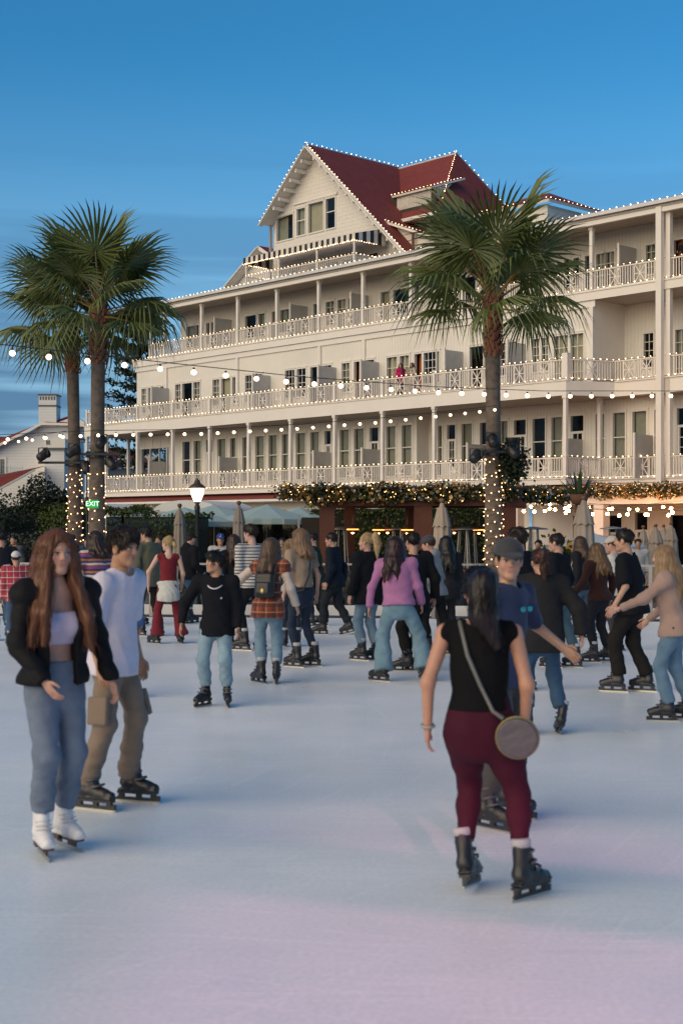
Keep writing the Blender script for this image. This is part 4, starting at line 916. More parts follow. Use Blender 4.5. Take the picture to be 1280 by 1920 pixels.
# small lights wound round the trunks
def wound(label, k, z0, z1, n, seed, reg=False):
    root, pts, rd = PALMS[k]; rr = np.random.RandomState(seed); o = np.array(root.location); zs = [p[2] for p in pts]; P = []; W = []
    for i in range(n):
        t = i/n; z = z0 + (z1 - z0)*t + (0 if reg else rr.normal(0, .03)); a = i*.83 + rr.normal(0, .12); r = np.interp(z, zs, rd) + .02; x = np.interp(z, zs, [p[0] for p in pts])
        P.append(o + V3_(x + r*math.cos(a), r*math.sin(a), z)); W.append(P[-1] - V3_(0, 0, .004))
    w = MB().tube([tuple(q) for q in W], .005, 4).build('light_string', M_wire); tag(w, label, 'string lights', 'strings of small lights on the palm trunks')
    g = newobj('mini_bulbs', bulbs_mesh('mini_bulbs', P, .0145, emis('trunk_bulb_glow', (1.0, .56, .26), 6.0)), w); g['kind'] = 'stuff'
def V3_(x, y, z): return np.array((x, y, z), float)
wound('small lights wound round the right palm trunk', 0, .9, 3.15, 120, 1); wound('small lights wound round the nearer left palm trunk', 1, .6, 3.0, 80, 2); wound('small lights wound round the rear left palm trunk', 2, .7, 3.0, 115, 3)
# stage lights clamped to the trunks
M_lens = emis('par_lens_warm', (1.0, .62, .35), 5.0)
def stage_light(label, loc, yaw, pitch, lit):
    root = empty('stage_light', loc, R(yaw)); tag(root, label, 'stage light', 'stage lights on the palm trunks'); m = Matrix.Rotation(R(pitch), 4, 'X')
    b = MB(); b.lathe([(.05, -.16), (.095, -.12), (.10, .10), (.115, .12), (.112, .125)], 14); o = b.build('housing', M_black, root, True); o.matrix_local = m @ Matrix.Rotation(R(90), 4, 'X')
    l = MB(); l.lathe([(.001, .09), (.094, .09), (.09, .095)], 14); q = l.build('lens', M_lens if lit else mat('dark_lens', (.03, .03, .035), .15, var=0), root, True); q.matrix_local = m @ Matrix.Rotation(R(90), 4, 'X')
    MB().bar((-.125, 0, 0), (-.125, 0, .16), .02).bar((.125, 0, 0), (.125, 0, .16), .02).bar((-.125, 0, .16), (.125, 0, .16), .02).build('yoke', M_black, root)
def clamp(label, k, z, w):
    root, pts, rd = PALMS[k]; o = root.location; e = empty('lamp_bracket', (o.x, o.y, z)); tag(e, label, 'bracket'); r = .19
    MB().lathe([(r, -.06), (r + .03, -.06), (r + .03, .06), (r, .06)], 16).build('clamp_ring', M_black, e); MB().bar((-w, -.2, 0), (w, -.2, 0), .05).build('cross_bar', M_black, e)
p0 = PALMS[0][0].location; p1 = PALMS[1][0].location; p2 = PALMS[2][0].location
clamp('black lamp bracket on the right palm trunk', 0, 3.22, .36); clamp('black lamp bracket on the nearer left palm trunk', 1, 3.25, .5); clamp('black lamp bracket on the rear left palm trunk', 2, 3.15, .75)
for i, (p, dx, z, yw, lit, lab) in enumerate(((p0, -.38, 3.12, 150, False, 'black stage light left of the right palm trunk'), (p0, .34, 3.20, 200, False, 'black stage light right of the right palm trunk'), (p0, -.05, 3.42, 180, False, 'black stage light on top of the right palm bracket'), (p1, .36, 3.05, 215, True, 'lit black stage light right of the left palm pair'), (p1, -.42, 3.30, 140, False, 'black stage light between the left palm trunks'), (p1, .15, 3.48, 180, False, 'black stage light above the left palm bracket'), (p2, -.62, 3.30, 150, False, 'black stage light at the far left of the bracket'), (p2, .30, 3.02, 200, True, 'lit black stage light on the rear left palm trunk'))):
    stage_light(lab, (p.x + dx, p.y - .32, z), yw, -28, lit)
# fern pot hanging by the right trunk
root = empty('hanging_fern', (p0.x + .34, p0.y - .1, 2.98)); tag(root, 'dark leafy plant hung beside the right palm trunk', 'plant')
P_ = nrnd.normal(0, 1, (1600, 3)) * np.array([.11, .09, .17]); g = leaves('foliage', P_, P_ / np.linalg.norm(P_, axis=1)[:, None], .085, M_dkleaf, root, .5, 4, 3.0); g['kind'] = 'stuff'
MB().lathe([(.08, .3), (.13, .5), (.13, .52)], 10).build('pot', M_black, root, True)

# Norfolk pine behind the hotel's left end
p = PT(262, 985, 98); root = empty('pine_tree', (p.x, 98, 0)); tag(root, 'tall tiered pine tree behind the left end of the hotel', 'pine tree'); MB().tube([(0, 0, 0), (0, 0, 9), (0, 0, 17.5)], [.35, .25, .05], 8).build('trunk', M_twig, root)
Q, D = [], []
for t in range(13):
    z = 6.0 + t*.92; Lb = 3.4*(1 - t/14) + .5
    for k in range(7):
        a = k*.8976 + t*.45; n = 90; s = nrnd.rand(n); rr_ = s*Lb; Q.append(np.stack([np.cos(a)*rr_ + nrnd.normal(0, .16, n), np.sin(a)*rr_ + nrnd.normal(0, .16, n), z + .35*s + .25*s*s + nrnd.normal(0, .10, n)], 1)); D.append(np.tile([math.cos(a)*.6, math.sin(a)*.6, .6], (n, 1)))
o = leaves('crown', np.concatenate(Q), np.concatenate(D), .34, M_dkleaf, root, .5, 8, 4.5); o['kind'] = 'stuff'

# ------------------------------------------------------------------ white houses with red roofs, far left
M_clap = stripe_bump(mat('white_clapboard', (.70, .70, .69), .6, var=.06, vscale=.5), 'Z', .24, .6, .15, dark=.22); M_slate = mat('dark_band', (.10, .105, .115), .6); M_farglass = mat('far_window_glass', (.035, .045, .05), .1, var=.2)
ZH = 112.0; kx = ZH/2560
def hx(px): return (px - 640)*kx
def hz(py): return 1.8 + (985 - py)*kx
H2 = empty('gabled_house', (hx(60), ZH, 0)); tag(H2, 'white clapboard house with red roof and tall chimney', 'house'); ox = hx(60)
def HP(px, py, dy=0): return (hx(px) - ox, dy, hz(py))
def poly(name, pts, m, thick, parent):      # an upright wall or sloping sheet with thickness
    b = MB(); n = len(pts); V = [Vector(p) for p in pts] + [Vector((p[0], p[1] + thick, p[2])) for p in pts]
    b.add(V, [tuple(range(n)), tuple(reversed(range(n, 2*n)))] + [(i, n+i, n+(i+1) % n, (i+1) % n) for i in range(n)]); return b.build(name, m, parent)
poly('wall', [HP(-60, 985), HP(132, 985), HP(132, 797), HP(82, 797), HP(-60, 866)], M_clap, 6, H2)
poly('roof', [HP(-62, 866, -.6), HP(84, 793, -.6), HP(134, 797, -.6), HP(134, 780, 1), HP(124, 771, 4), HP(106, 774, 4), HP(34, 806, 2), HP(-62, 846, .6)], M_redroof, .5, H2)
poly('rear_roof', [HP(-60, 806, 8), HP(45, 809, 8), HP(85, 786, 8), HP(60, 830, 4), HP(-60, 832, 4)], M_redroof, 1, H2)
poly('barge_board', [HP(-62, 871, -.75), HP(82, 798, -.75), HP(134, 799, -.75), HP(134, 795, -.75), HP(82, 793, -.75), HP(-62, 866, -.75)], M_white, .12, H2)
def pbox(name, px0, px1, y0, y1, d0, d1, m, parent=H2): return MB().box(hx(px0) - ox, hx(px1) - ox, d0, d1, hz(y1), hz(y0)).build(name, m, parent)
ch = pbox('chimney', 75, 108, 742, 800, -.4, 1.2, M_clap); pbox('cap', 73.5, 109.5, 739.5, 742, -.5, 1.3, M_slate, ch); pbox('band', 74, 109, 760, 763, -.45, 1.25, M_slate, ch)
for q in range(6): pbox('vent', 77 + q*5.2, 80 + q*5.2, 744.5, 750.5, -.42, -.38, M_slate, ch)
pbox('turret', 97, 133, 843, 985, -2.6, 1, M_clap); pbox('parapet', 96, 134, 826, 843, -2.5, 1, M_white); pbox('turret_band', 95, 135, 843, 847, -2.75, 1, M_slate); pbox('upper_turret', 112, 150, 800, 826, 1.2, 3, M_white); pbox('upper_band', 111, 151, 820, 823, 1.05, 3, M_slate)
for q in range(2): pbox('parapet_window', 99.5 + q*4, 102 + q*4, 829, 837, -2.55, -2.5, M_slate)
w = pbox('window', -8, 13, 857, 904, -.08, 0, M_white); pbox('pane', -4, 9, 861, 902, -.10, -.081, M_farglass, w)
for q in range(3): pbox('mullion', -1.5 + q*4, -.7 + q*4, 861, 902, -.13, -.101, M_white, w)
pbox('terrace_wall', 14, 62, 893, 897, -3.2, -3, M_white)
for q in range(3): pbox('terrace_post', 15 + q*21, 16.3 + q*21, 876, 893, -3.15, -3.05, M_white)
pbox('terrace_glass', 16, 60, 878, 893, -3.1, -3.08, M_clear)
poly('dormer', [HP(74, 885, -.9), HP(90, 885, -.9), HP(90, 866, -.9), HP(80, 852, -.9), HP(71, 866, -.9)], M_white, .8, H2); poly('dormer_roof', [HP(79, 850, -1.1), HP(94, 850, -1.1), HP(94, 862, -1.1), HP(90, 862, -1.1)], M_redroof, 1, H2)
poly('lower_roof', [HP(-60, 918, -6), HP(0, 902, -6), HP(97, 877, -3), HP(97, 884, -6), HP(40, 918, -7), HP(-60, 930, -8)], M_redroof, .4, H2)
poly('gutter', [HP(-60, 931, -8.1), HP(40, 919, -7.2), HP(97, 885, -6.2), HP(97, 888, -6.2), HP(40, 923, -7.2), HP(-60, 935, -8.1)], M_white, .3, H2)
poly('small_gable', [HP(113, 800, -.2), HP(160, 800, -.2), HP(160, 792, -.2), HP(142, 781, -.2), HP(113, 791, -.2)], M_white, 2, H2)
ox = hx(200); H3 = empty('gabled_house', (hx(200), ZH + 6, 0)); tag(H3, 'white house with red hipped roof and arched window behind the palms', 'house')
poly('wall', [HP(134, 985), HP(265, 985), HP(265, 868), HP(134, 868)], M_clap, 5, H3)
poly('roof', [HP(130, 872, -.8), HP(268, 872, -.8), HP(250, 850, 1), HP(205, 830, 3), HP(140, 826, 3)], M_redroof, .4, H3); pbox('eave', 132, 268, 871, 875, -1.0, -.7, M_white, H3)
poly('gable', [HP(188, 874, -1.6), HP(240, 874, -1.6), HP(214, 843, -1.6)], M_white, 1.5, H3); poly('gable_window', [HP(204, 872, -1.7), HP(216, 872, -1.7), HP(216, 862, -1.7), HP(213, 857, -1.7), HP(210, 855.5, -1.7), HP(207, 857, -1.7), HP(204, 862, -1.7)], M_farglass, .05, H3)
poly('rear_gable', [HP(215, 870, 7), HP(300, 870, 7), HP(258, 846, 7), HP(222, 820, 7)], M_clap, 1, H3); poly('rear_barge', [HP(220, 818, 6.8), HP(262, 846, 6.8), HP(262, 850, 6.8), HP(220, 822, 6.8)], M_white, .3, H3)
# ------------------------------------------------------------------ people: smooth implicit bodies meshed with surface nets
V3 = lambda *a: np.array(a if len(a) == 3 else a[0], dtype=np.float64)
def unit(v): return v / max(np.linalg.norm(v), 1e-9)
def rotz(a):
    c, s = math.cos(a), math.sin(a); return np.array([[c, -s, 0], [s, c, 0], [0, 0, 1.0]])
def rotx(a):
    c, s = math.cos(a), math.sin(a); return np.array([[1.0, 0, 0], [0, c, -s], [0, s, c]])
def roty(a):
    c, s = math.cos(a), math.sin(a); return np.array([[c, 0, s], [0, 1.0, 0], [-s, 0, c]])

class Grid:
    def __init__(s, lo, hi, h):
        s.h = h; s.lo = np.asarray(lo, float) - 3*h; n = np.ceil((np.asarray(hi, float) + 3*h - s.lo) / h).astype(int) + 1
        s.n = n; s.V = np.full(n, .09, np.float32)
        s.ax = [(s.lo[i] + h * np.arange(n[i])).astype(np.float32) for i in range(3)]
    def box(s, lo, hi):
        a = np.clip(np.floor((np.asarray(lo) - s.lo) / s.h).astype(int), 0, s.n); b = np.clip(np.ceil((np.asarray(hi) - s.lo) / s.h).astype(int) + 1, 0, s.n)
        if np.any(b <= a): return None
        sl = tuple(slice(a[i], b[i]) for i in range(3))
        X = [s.ax[0][sl[0]][:, None, None], s.ax[1][sl[1]][None, :, None], s.ax[2][sl[2]][None, None, :]]
        return sl, X
    def apply(s, prim, k=.03, op='u'):
        f, lo, hi = prim; m = k + (.05 if op == 'u' else .02)
        r = s.box(lo - m, hi + m)
        if r is None: return s
        sl, X = r; d = f(*X); A = s.V[sl]
        if op == 'u':
            if k > 0: h_ = np.clip(.5 + .5 * (d - A) / k, 0, 1); s.V[sl] = d + (A - d) * h_ - k * h_ * (1 - h_)
            else: s.V[sl] = np.minimum(A, d)
        else:
            d = -d
            if k > 0: h_ = np.clip(.5 - .5 * (d - A) / k, 0, 1); s.V[sl] = d + (A - d) * h_ + k * h_ * (1 - h_)
            else: s.V[sl] = np.maximum(A, d)
        return s
    def cut(s, p, n):      # keep the side against n
        p, n = V3(p), unit(V3(n)); X = s.ax
        d = (X[0][:, None, None] - p[0]) * n[0] + (X[1][None, :, None] - p[1]) * n[1] + (X[2][None, None, :] - p[2]) * n[2]
        s.V = np.maximum(s.V, d.astype(np.float32)); return s
    def ripple(s, f, band=.03):
        idx = np.nonzero(np.abs(s.V) < band); x, y, z = s.ax[0][idx[0]], s.ax[1][idx[1]], s.ax[2][idx[2]]
        s.V[idx] += f(x, y, z).astype(np.float32); return s
    def mesh(s):
        V, n, h = s.V, s.n, s.h; ins = V < 0
        cn = n - 1; size = int(cn[0] * cn[1] * cn[2]); acc = np.zeros((size, 3)); cnt = np.zeros(size); quads = []
        st = (int(cn[1] * cn[2]), int(cn[2]), 1)
        for a in range(3):
            s0 = [slice(None)] * 3; s1 = [slice(None)] * 3; s0[a] = slice(0, -1); s1[a] = slice(1, None)
            i0, i1 = ins[tuple(s0)], ins[tuple(s1)]; cr = np.argwhere(i0 != i1)
            if len(cr) == 0: continue
            b_, c_ = (a + 1) % 3, (a + 2) % 3
            ok = (cr[:, b_] > 0) & (cr[:, c_] > 0) & (cr[:, b_] < cn[b_]) & (cr[:, c_] < cn[c_]); cr = cr[ok]
            nx = cr.copy(); nx[:, a] += 1
            v0 = V[tuple(cr.T)]; v1 = V[tuple(nx.T)]; t = v0 / (v0 - v1)
            pos = cr.astype(float); pos[:, a] += t
            base = cr[:, 0] * st[0] + cr[:, 1] * st[1] + cr[:, 2]
            q = [base, base - st[b_], base - st[b_] - st[c_], base - st[c_]]
            for k in q:
                cnt += np.bincount(k, minlength=size)
                for j in range(3): acc[:, j] += np.bincount(k, weights=pos[:, j], minlength=size)
            Q = np.stack(q, 1); flip = ~ins[tuple(cr.T)]
            Q[flip] = Q[flip][:, ::-1]; quads.append(Q)
        if not quads: return np.zeros((0, 3)), np.zeros((0, 4), int)
        Q = np.concatenate(quads); used = np.nonzero(cnt > 0)[0]; remap = np.full(size, -1); remap[used] = np.arange(len(used))
        return acc[used] / cnt[used][:, None] * h + s.lo, remap[Q]

def rcone(a, b, ra, rb, flat=None):
    a, b = V3(a), V3(b); ab = b - a; L2 = max(float(ab @ ab), 1e-9); R_ = max(ra, rb)
    def f(x, y, z):
        px, py, pz = x - a[0], y - a[1], z - a[2]
        t = np.clip((px * ab[0] + py * ab[1] + pz * ab[2]) / L2, 0, 1)
        qx, qy, qz = px - t * ab[0], py - t * ab[1], pz - t * ab[2]
        if flat is not None:
            n, k = flat; c = (qx * n[0] + qy * n[1] + qz * n[2]) * (1 / k - 1); qx, qy, qz = qx + c * n[0], qy + c * n[1], qz + c * n[2]
        d = np.sqrt(qx * qx + qy * qy + qz * qz) - (ra + (rb - ra) * t)
        return (d * (.5 + .5 * flat[1]) if flat is not None else d).astype(np.float32)
    return f, np.minimum(a - ra, b - rb), np.maximum(a + ra, b + rb)
def ellip(c, r, M=None):
    c, r = V3(c), V3(r); R_ = r.max()
    def f(x, y, z):
        px, py, pz = x - c[0], y - c[1], z - c[2]
        if M is not None: px, py, pz = (M[0, 0]*px + M[1, 0]*py + M[2, 0]*pz, M[0, 1]*px + M[1, 1]*py + M[2, 1]*pz, M[0, 2]*px + M[1, 2]*py + M[2, 2]*pz)
        k0 = np.sqrt((px/r[0])**2 + (py/r[1])**2 + (pz/r[2])**2); k1 = np.sqrt((px/r[0]**2)**2 + (py/r[1]**2)**2 + (pz/r[2]**2)**2)
        return (k0 * (k0 - 1) / np.maximum(k1, 1e-6)).astype(np.float32)
    return f, c - R_, c + R_
def cyl(a, b, r):
    a, b = V3(a), V3(b); ab = b - a; L_ = np.linalg.norm(ab); d_ = ab / L_
    def f(x, y, z):
        px, py, pz = x - a[0], y - a[1], z - a[2]; t = px*d_[0] + py*d_[1] + pz*d_[2]
        rr = np.sqrt(np.maximum((px - t*d_[0])**2 + (py - t*d_[1])**2 + (pz - t*d_[2])**2, 0))
        return np.maximum(rr - r, np.maximum(-t, t - L_)).astype(np.float32)
    return f, np.minimum(a, b) - r, np.maximum(a, b) + r
def obox(c, half, M=np.eye(3), r=.01):
    c, half = V3(c), V3(half); R_ = np.linalg.norm(half)
    def f(x, y, z):
        px, py, pz = x - c[0], y - c[1], z - c[2]
        q = [np.abs(M[0, i]*px + M[1, i]*py + M[2, i]*pz) - half[i] + r for i in range(3)]
        o = np.sqrt(np.maximum(q[0], 0)**2 + np.maximum(q[1], 0)**2 + np.maximum(q[2], 0)**2)
        return (o + np.minimum(np.maximum(q[0], np.maximum(q[1], q[2])), 0) - r).astype(np.float32)
    return f, c - R_, c + R_
def folds(seed, amp, freq=14.0, zst=1.0):
    rr = np.random.RandomState(seed); A = rr.normal(size=(5, 3)); A /= np.linalg.norm(A, axis=1)[:, None]; ph = rr.uniform(0, 6.28, 5); fr = freq * np.array([1, 1.7, 2.6, .6, 3.9]); w = np.array([.5, .4, .28, .5, .15])
    def f(x, y, z):
        z = z * zst; o = 0; wx = .05 * np.sin(z * freq * .7 + ph[0]) ; 
        for i in range(5):
            sn = np.sin(fr[i] * (A[i, 0]*(x + wx) + A[i, 1]*y + A[i, 2]*z) + ph[i]); o = o + w[i] * (.45 * sn + .8 * (2 * np.abs(sn) - 1.27))
        return amp * o
    return f
def tube_np(pts, rad, n=6):
    pts = np.asarray(pts, float); m = len(pts); V = []; ref = None
    for i in range(m):
        d = unit(pts[min(i+1, m-1)] - pts[max(i-1, 0)])
        if ref is None: ref = V3(1, 0, 0) if abs(d[0]) < .8 else V3(0, 1, 0)
        x = unit(ref - d * (ref @ d)); y = np.cross(d, x); ref = x
        a = np.arange(n) * 2 * math.pi / n
        V.append(pts[i] + (np.cos(a)[:, None] * x + np.sin(a)[:, None] * y) * rad[i])
    Q = [(i*n+k, i*n+(k+1) % n, (i+1)*n+(k+1) % n, (i+1)*n+k) for i in range(m-1) for k in range(n)]
    return np.concatenate(V), np.array(Q)
def joinp(parts):
    Vs, Qs, o = [], [], 0
    for v, q in parts:
        if len(v) == 0: continue
        Vs.append(v); Qs.append(q + o); o += len(v)
    return np.concatenate(Vs), np.concatenate(Qs)

# ---- heads (made once per kind, face towards +y)
_heads = {}
def head_mesh(fem, h):
    key = (fem, h)
    if key in _heads: return _heads[key]
    g = Grid((-.1, -.125, -.2), (.1, .135, .13), h); j = .92 if fem else 1.0
    g.apply(ellip((0, -.012, .025), (.074, .093, .088)), .01); g.apply(ellip((0, .028, -.032), (.057*j, .064, .084)), .03)
    for s in (-1, 1):
        g.apply(rcone((s*.043*j, .0, -.062), (s*.012, .063, -.098), .022, .020), .03)
        g.apply(ellip((s*.038, .058, -.034), (.022, .02, .022)), .03)
        g.apply(ellip((s*.077, -.004, -.012), (.011, .021, .033)), .012)
        g.apply(rcone((s*.012, .084, .018), (s*.045, .068, .016), .010, .008), .02)
    g.apply(ellip((0, .068, -.100), (.02, .018, .016)), .02)
    g.apply(rcone((0, .086, .012), (0, .104, -.028), .007, .0105), .014)
    for s in (-1, 1):
        g.apply(ellip((s*.011, .097, -.031), (.008, .010, .008)), .008)
        g.apply(ellip((s*.032, .098, -.001), (.017, .018, .012)), .012, 's'); g.apply(ellip((s*.032, .077, -.001), (.0145, .0125, .0105)), .003)
    g.apply(rcone((-.019, .083, -.058), (.019, .083, -.058), .006, .006), .010); g.apply(rcone((-.015, .083, -.069), (.015, .083, -.069), .0075, .0075), .010)
    g.apply(rcone((-.02, .094, -.0635), (.02, .094, -.0635), .0025, .0025), .004, 's')
    g.apply(rcone((0, -.018, -.05), (0, -.035, -.185), .052*j, .056*j), .03)
    v, q = g.mesh(); x, y, z = v.T
    tone = np.ones((len(v), 4)); tone[:, :3] *= (1 - .10*np.exp(-((np.abs(x)-.04)**2 + (z+.03)**2)/.0008))[:, None] * np.array([1.0, 1, 1])
    ch = np.exp(-((np.abs(x)-.042)**2 + (z+.03)**2)/.0006) * (y > .03); tone[:, 0] *= 1 + .10*ch; tone[:, 1] *= 1 - .08*ch
    k = np.zeros(len(v), int)
    fr = y > .055
    lips = fr & (np.abs(z + .064) < .0095) & (np.abs(x) < .023 - .9*np.abs(z + .064)); k[lips] = 1
    brow = fr & (np.abs(z - .0225 + .22*np.maximum(0, np.abs(x) - .034) + .10*np.maximum(0, .022 - np.abs(x))) < .0042) & (np.abs(np.abs(x) - .031) < .018); k[brow] = 2
    eye = fr & (((np.abs(x) - .032) / .0145)**2 + ((z + .001) / .0065)**2 < 1); k[eye] = 3
    iris = eye & (np.abs(np.abs(x) - .032) < .0062); k[iris] = 4
    lash = fr & (np.abs(z - .0065) < .0028) & (np.abs(np.abs(x) - .032) < .0165); k[lash] = 4
    _heads[key] = (v, q, tone, k); return _heads[key]
# ---- skeleton
def ik(a, c, l1, l2, pole):
    d = c - a; L_ = min(max(np.linalg.norm(d), abs(l1 - l2) + .02), l1 + l2 - .002); dr = unit(d)
    x = (l1*l1 - l2*l2 + L_*L_) / (2 * L_); hh = math.sqrt(max(l1*l1 - x*x, 0)); pp = unit(pole - dr * (pole @ dr))
    return a + dr * x + pp * hh, a + dr * L_
def skeleton(P):
    H = P.get('H', 1.7); s = H / 1.75; fem = P.get('fem', False); S = dict(H=H, s=s, fem=fem)
    base = P.get('lift', .07)
    crouch = P.get('crouch', .006); hip_z = base + .53 * H - crouch * H
    hx, hy = P.get('hips', (0, 0)); pel = V3(hx, hy, hip_z)
    R_ = rotx(-R(P.get('lean', 4))) @ roty(R(P.get('roll', 0))) @ rotz(R(P.get('twist', 0)))
    Rp = rotz(R(P.get('twist', 0) * .3))
    r, f, u = R_[:, 0], R_[:, 1], R_[:, 2]; S.update(pel=pel, r=r, f=f, u=u, R=R_, pr=Rp[:, 0], pf=Rp[:, 1])
    nb = pel + u * .298 * H; S['neck'] = nb
    sw = (.103 if fem else .113) * H * P.get('shw', 1)
    for i, sg in ((0, -1), (1, 1)):
        sh = nb + r * sg * sw - u * .022 * H; S['sh%d' % i] = sh
        A = P.get('arms', ((.10, .06, -.98), (.10, .06, -.98)))[i]; tgt = V3(A[:3]); pole = V3(A[3]) if len(A) > 3 else V3(.35, -1, -.1)
        la, lf = .170 * H, .148 * H; L_ = la + lf
        w = sh + (r * sg * tgt[0] + f * tgt[1] + u * tgt[2]) * L_
        S['el%d' % i], S['wr%d' % i] = ik(sh, w, la, lf, r * sg * pole[0] + f * pole[1] + u * pole[2])
        ft = P.get('feet', ((-.10, 0, 0, 8), (.10, 0, 0, -8)))[i]
        fy = R(ft[3]); Rf = rotz(fy) @ roty(R(ft[5]) if len(ft) > 5 else 0.) @ rotx(R(ft[4]) if len(ft) > 4 else 0.)
        ank = V3(ft[0], ft[1] - .01, ft[2]) + Rf @ V3(0, -.048, .165 - (.07 if base == 0 else 0)) * s * .97; S['ft%d' % i] = (ft[0], ft[1], ft[2], fy, R(ft[4]) if len(ft) > 4 else 0., R(ft[5]) if len(ft) > 5 else 0.)
        hj = pel + Rp[:, 0] * sg * .047 * H - V3(0, 0, .01); S['hp%d' % i] = hj
        fd = V3(-math.sin(fy), math.cos(fy), 0) + V3(.0, .6, 0)
        S['kn%d' % i], S['an%d' % i] = ik(hj, ank, .247 * H, .240 * H, fd)
    hd = P.get('head', (0, 0, 0))
    Rh = R_ @ rotx(R(P.get('lean', 4)) * .8) @ rotz(R(hd[0])) @ rotx(-R(hd[1])) @ roty(R(hd[2])); hs = s * (.985 if fem else 1.0) * P.get('hs', 1)
    S.update(Rh=Rh, hs=hs, hc=nb + u * (.072 * H) + Rh[:, 2] * (.10 * H - .113 * hs) + Rh[:, 1] * .012)
    S['b'] = P.get('build', 1.0)
    return S
def bounds(pts, m): a = np.array(pts); return a.min(0) - m, a.max(0) + m
def torso_r(S, t):
    tt = [-.14, -.06, .02, .14, .32, .41, .47]; rr = [.140, .156, .146, .112, .134, .122, .09] if S['fem'] else [.135, .148, .145, .136, .158, .145, .10]
    return np.interp(t / S['s'], tt, rr) * S['s'] * S['b']
FLAT = .68
def torso(g, S, ease=0., loose=0., lo=-.10, k=.03, bust=True, flat=FLAT, wide=True):
    T = np.linspace(lo, .43, 9) * S['s']; R_ = [max(torso_r(S, t) + ease, loose * S['s'], (.216 * S['s'] * S['b'] * min(1, max(.72, 1 - (t + .06 * S['s']) * 2.4))) if loose and wide and t < .06 else 0) for t in T]
    for a, b_, ra, rb in zip(T, T[1:], R_, R_[1:]): g.apply(rcone(S['pel'] + S['u']*a, S['pel'] + S['u']*b_, ra, rb, (S['f'], flat)), .012)
    g.apply(rcone(S['sh0'] - S['u']*.0, S['sh1'] - S['u']*.0, .050*S['s'] + ease, .050*S['s'] + ease), .05)
    g.apply(rcone(S['neck'] - S['u']*.03, S['neck'] + S['u']*.035*S['s'], .075*S['s'] + ease*.7, .060*S['s'] + ease*.6), .05)
    if S['fem'] and bust:
        for sg in (-1, 1): g.apply(ellip(S['pel'] + S['u']*.305*S['s'] + S['f']*.078*S['s'] + S['r']*sg*.066*S['s'], V3(.062, .05, .058)*S['s'] + ease*.7), .04)
def arm(g, S, i, e0, e1, upto=2.0, k=.03):
    sh, el, wr = S['sh%d' % i], S['el%d' % i], S['wr%d' % i]; s = S['s'] * (.9 if S['fem'] else 1)
    a = min(upto, 1.0); end = sh + (el - sh) * a
    g.apply(rcone(sh, end, .052*s + e0, (.052 - .010*a)*s + e0*(1-a) + e1*a if upto <= 1 else .041*s + (e0+e1)/2), k)
    if upto > 1: end = el + (wr - el) * (upto - 1); g.apply(rcone(el, end, .042*s + (e0+e1)/2, (.042 - .014*(upto-1))*s + e1), k)
    d = unit(end - (sh if upto <= 1 else el)); return end, d
def leg_pt(S, i, t): return S['hp%d' % i] + (S['kn%d' % i] - S['hp%d' % i]) * t if t <= 1 else S['kn%d' % i] + (S['an%d' % i] - S['kn%d' % i]) * (t - 1)
def leg(g, S, i, prof, end, k=.02):
    T = sorted({0., 1., end, *[p[0] for p in prof if p[0] < end]}); T = [t for t in T if t <= end]
    rad = lambda t: np.interp(t, [p[0] for p in prof], [p[1] for p in prof]) * S['s'] * S['b']
    for a, b_ in zip(T, T[1:]): g.apply(rcone(leg_pt(S, i, a), leg_pt(S, i, b_), rad(a), rad(b_)), k)
    e = leg_pt(S, i, end); d = unit(S['an%d' % i] - S['kn%d' % i]); return e, d, rad(end)
BODYLEG = [(0, .085), (.5, .072), (1, .055), (1.3, .054), (2, .038)]
def hand(S, i, curl=.45, spread=.0, flip=1):
    """five fingers with two bends each, thumb from the side of the palm"""
    el, wr = S['el%d' % i], S['wr%d' % i]; d = unit(wr - el); s = S['s'] * (.9 if S['fem'] else 1.0); sg = 1 if i else -1
    inward = -S['r'] * sg; n = unit(inward - d * (inward @ d)) * flip; w = np.cross(d, n) * sg
    if (w @ S['f']) < 0: w = -w
    parts = []
    for j, (off, ln) in enumerate(((.030, .072), (.010, .080), (-.010, .075), (-.028, .058))):
        p = wr + d * .088 * s + w * off * s; c = curl * (.9 + .12 * j); pts = [wr + d * .06 * s + w * off * .85 * s, p]; a = c * .5
        for m in range(3):
            dd = d * math.cos(a) + n * math.sin(a); p = p + dd * ln * s * (.45, .32, .23)[m]; pts.append(p); a += c
        parts.append(tube_np(pts, np.array([.0095, .0092, .0088, .0078, .0045]) * s, 6))
    p0 = wr + d * .022 * s + w * .026 * s; t1 = unit(d * .7 + w * .75 + n * .25); p1 = p0 + t1 * .036 * s; p2 = p1 + unit(d * .9 + w * .25 + n * .35) * .03 * s; p3 = p2 + unit(d + n * .3) * .024 * s
    parts.append(tube_np([p0, p1, p2, p3], np.array([.0135, .0115, .0098, .005]) * s, 6))
    return joinp(parts), (wr + d * .05 * s, d, w, n, s)

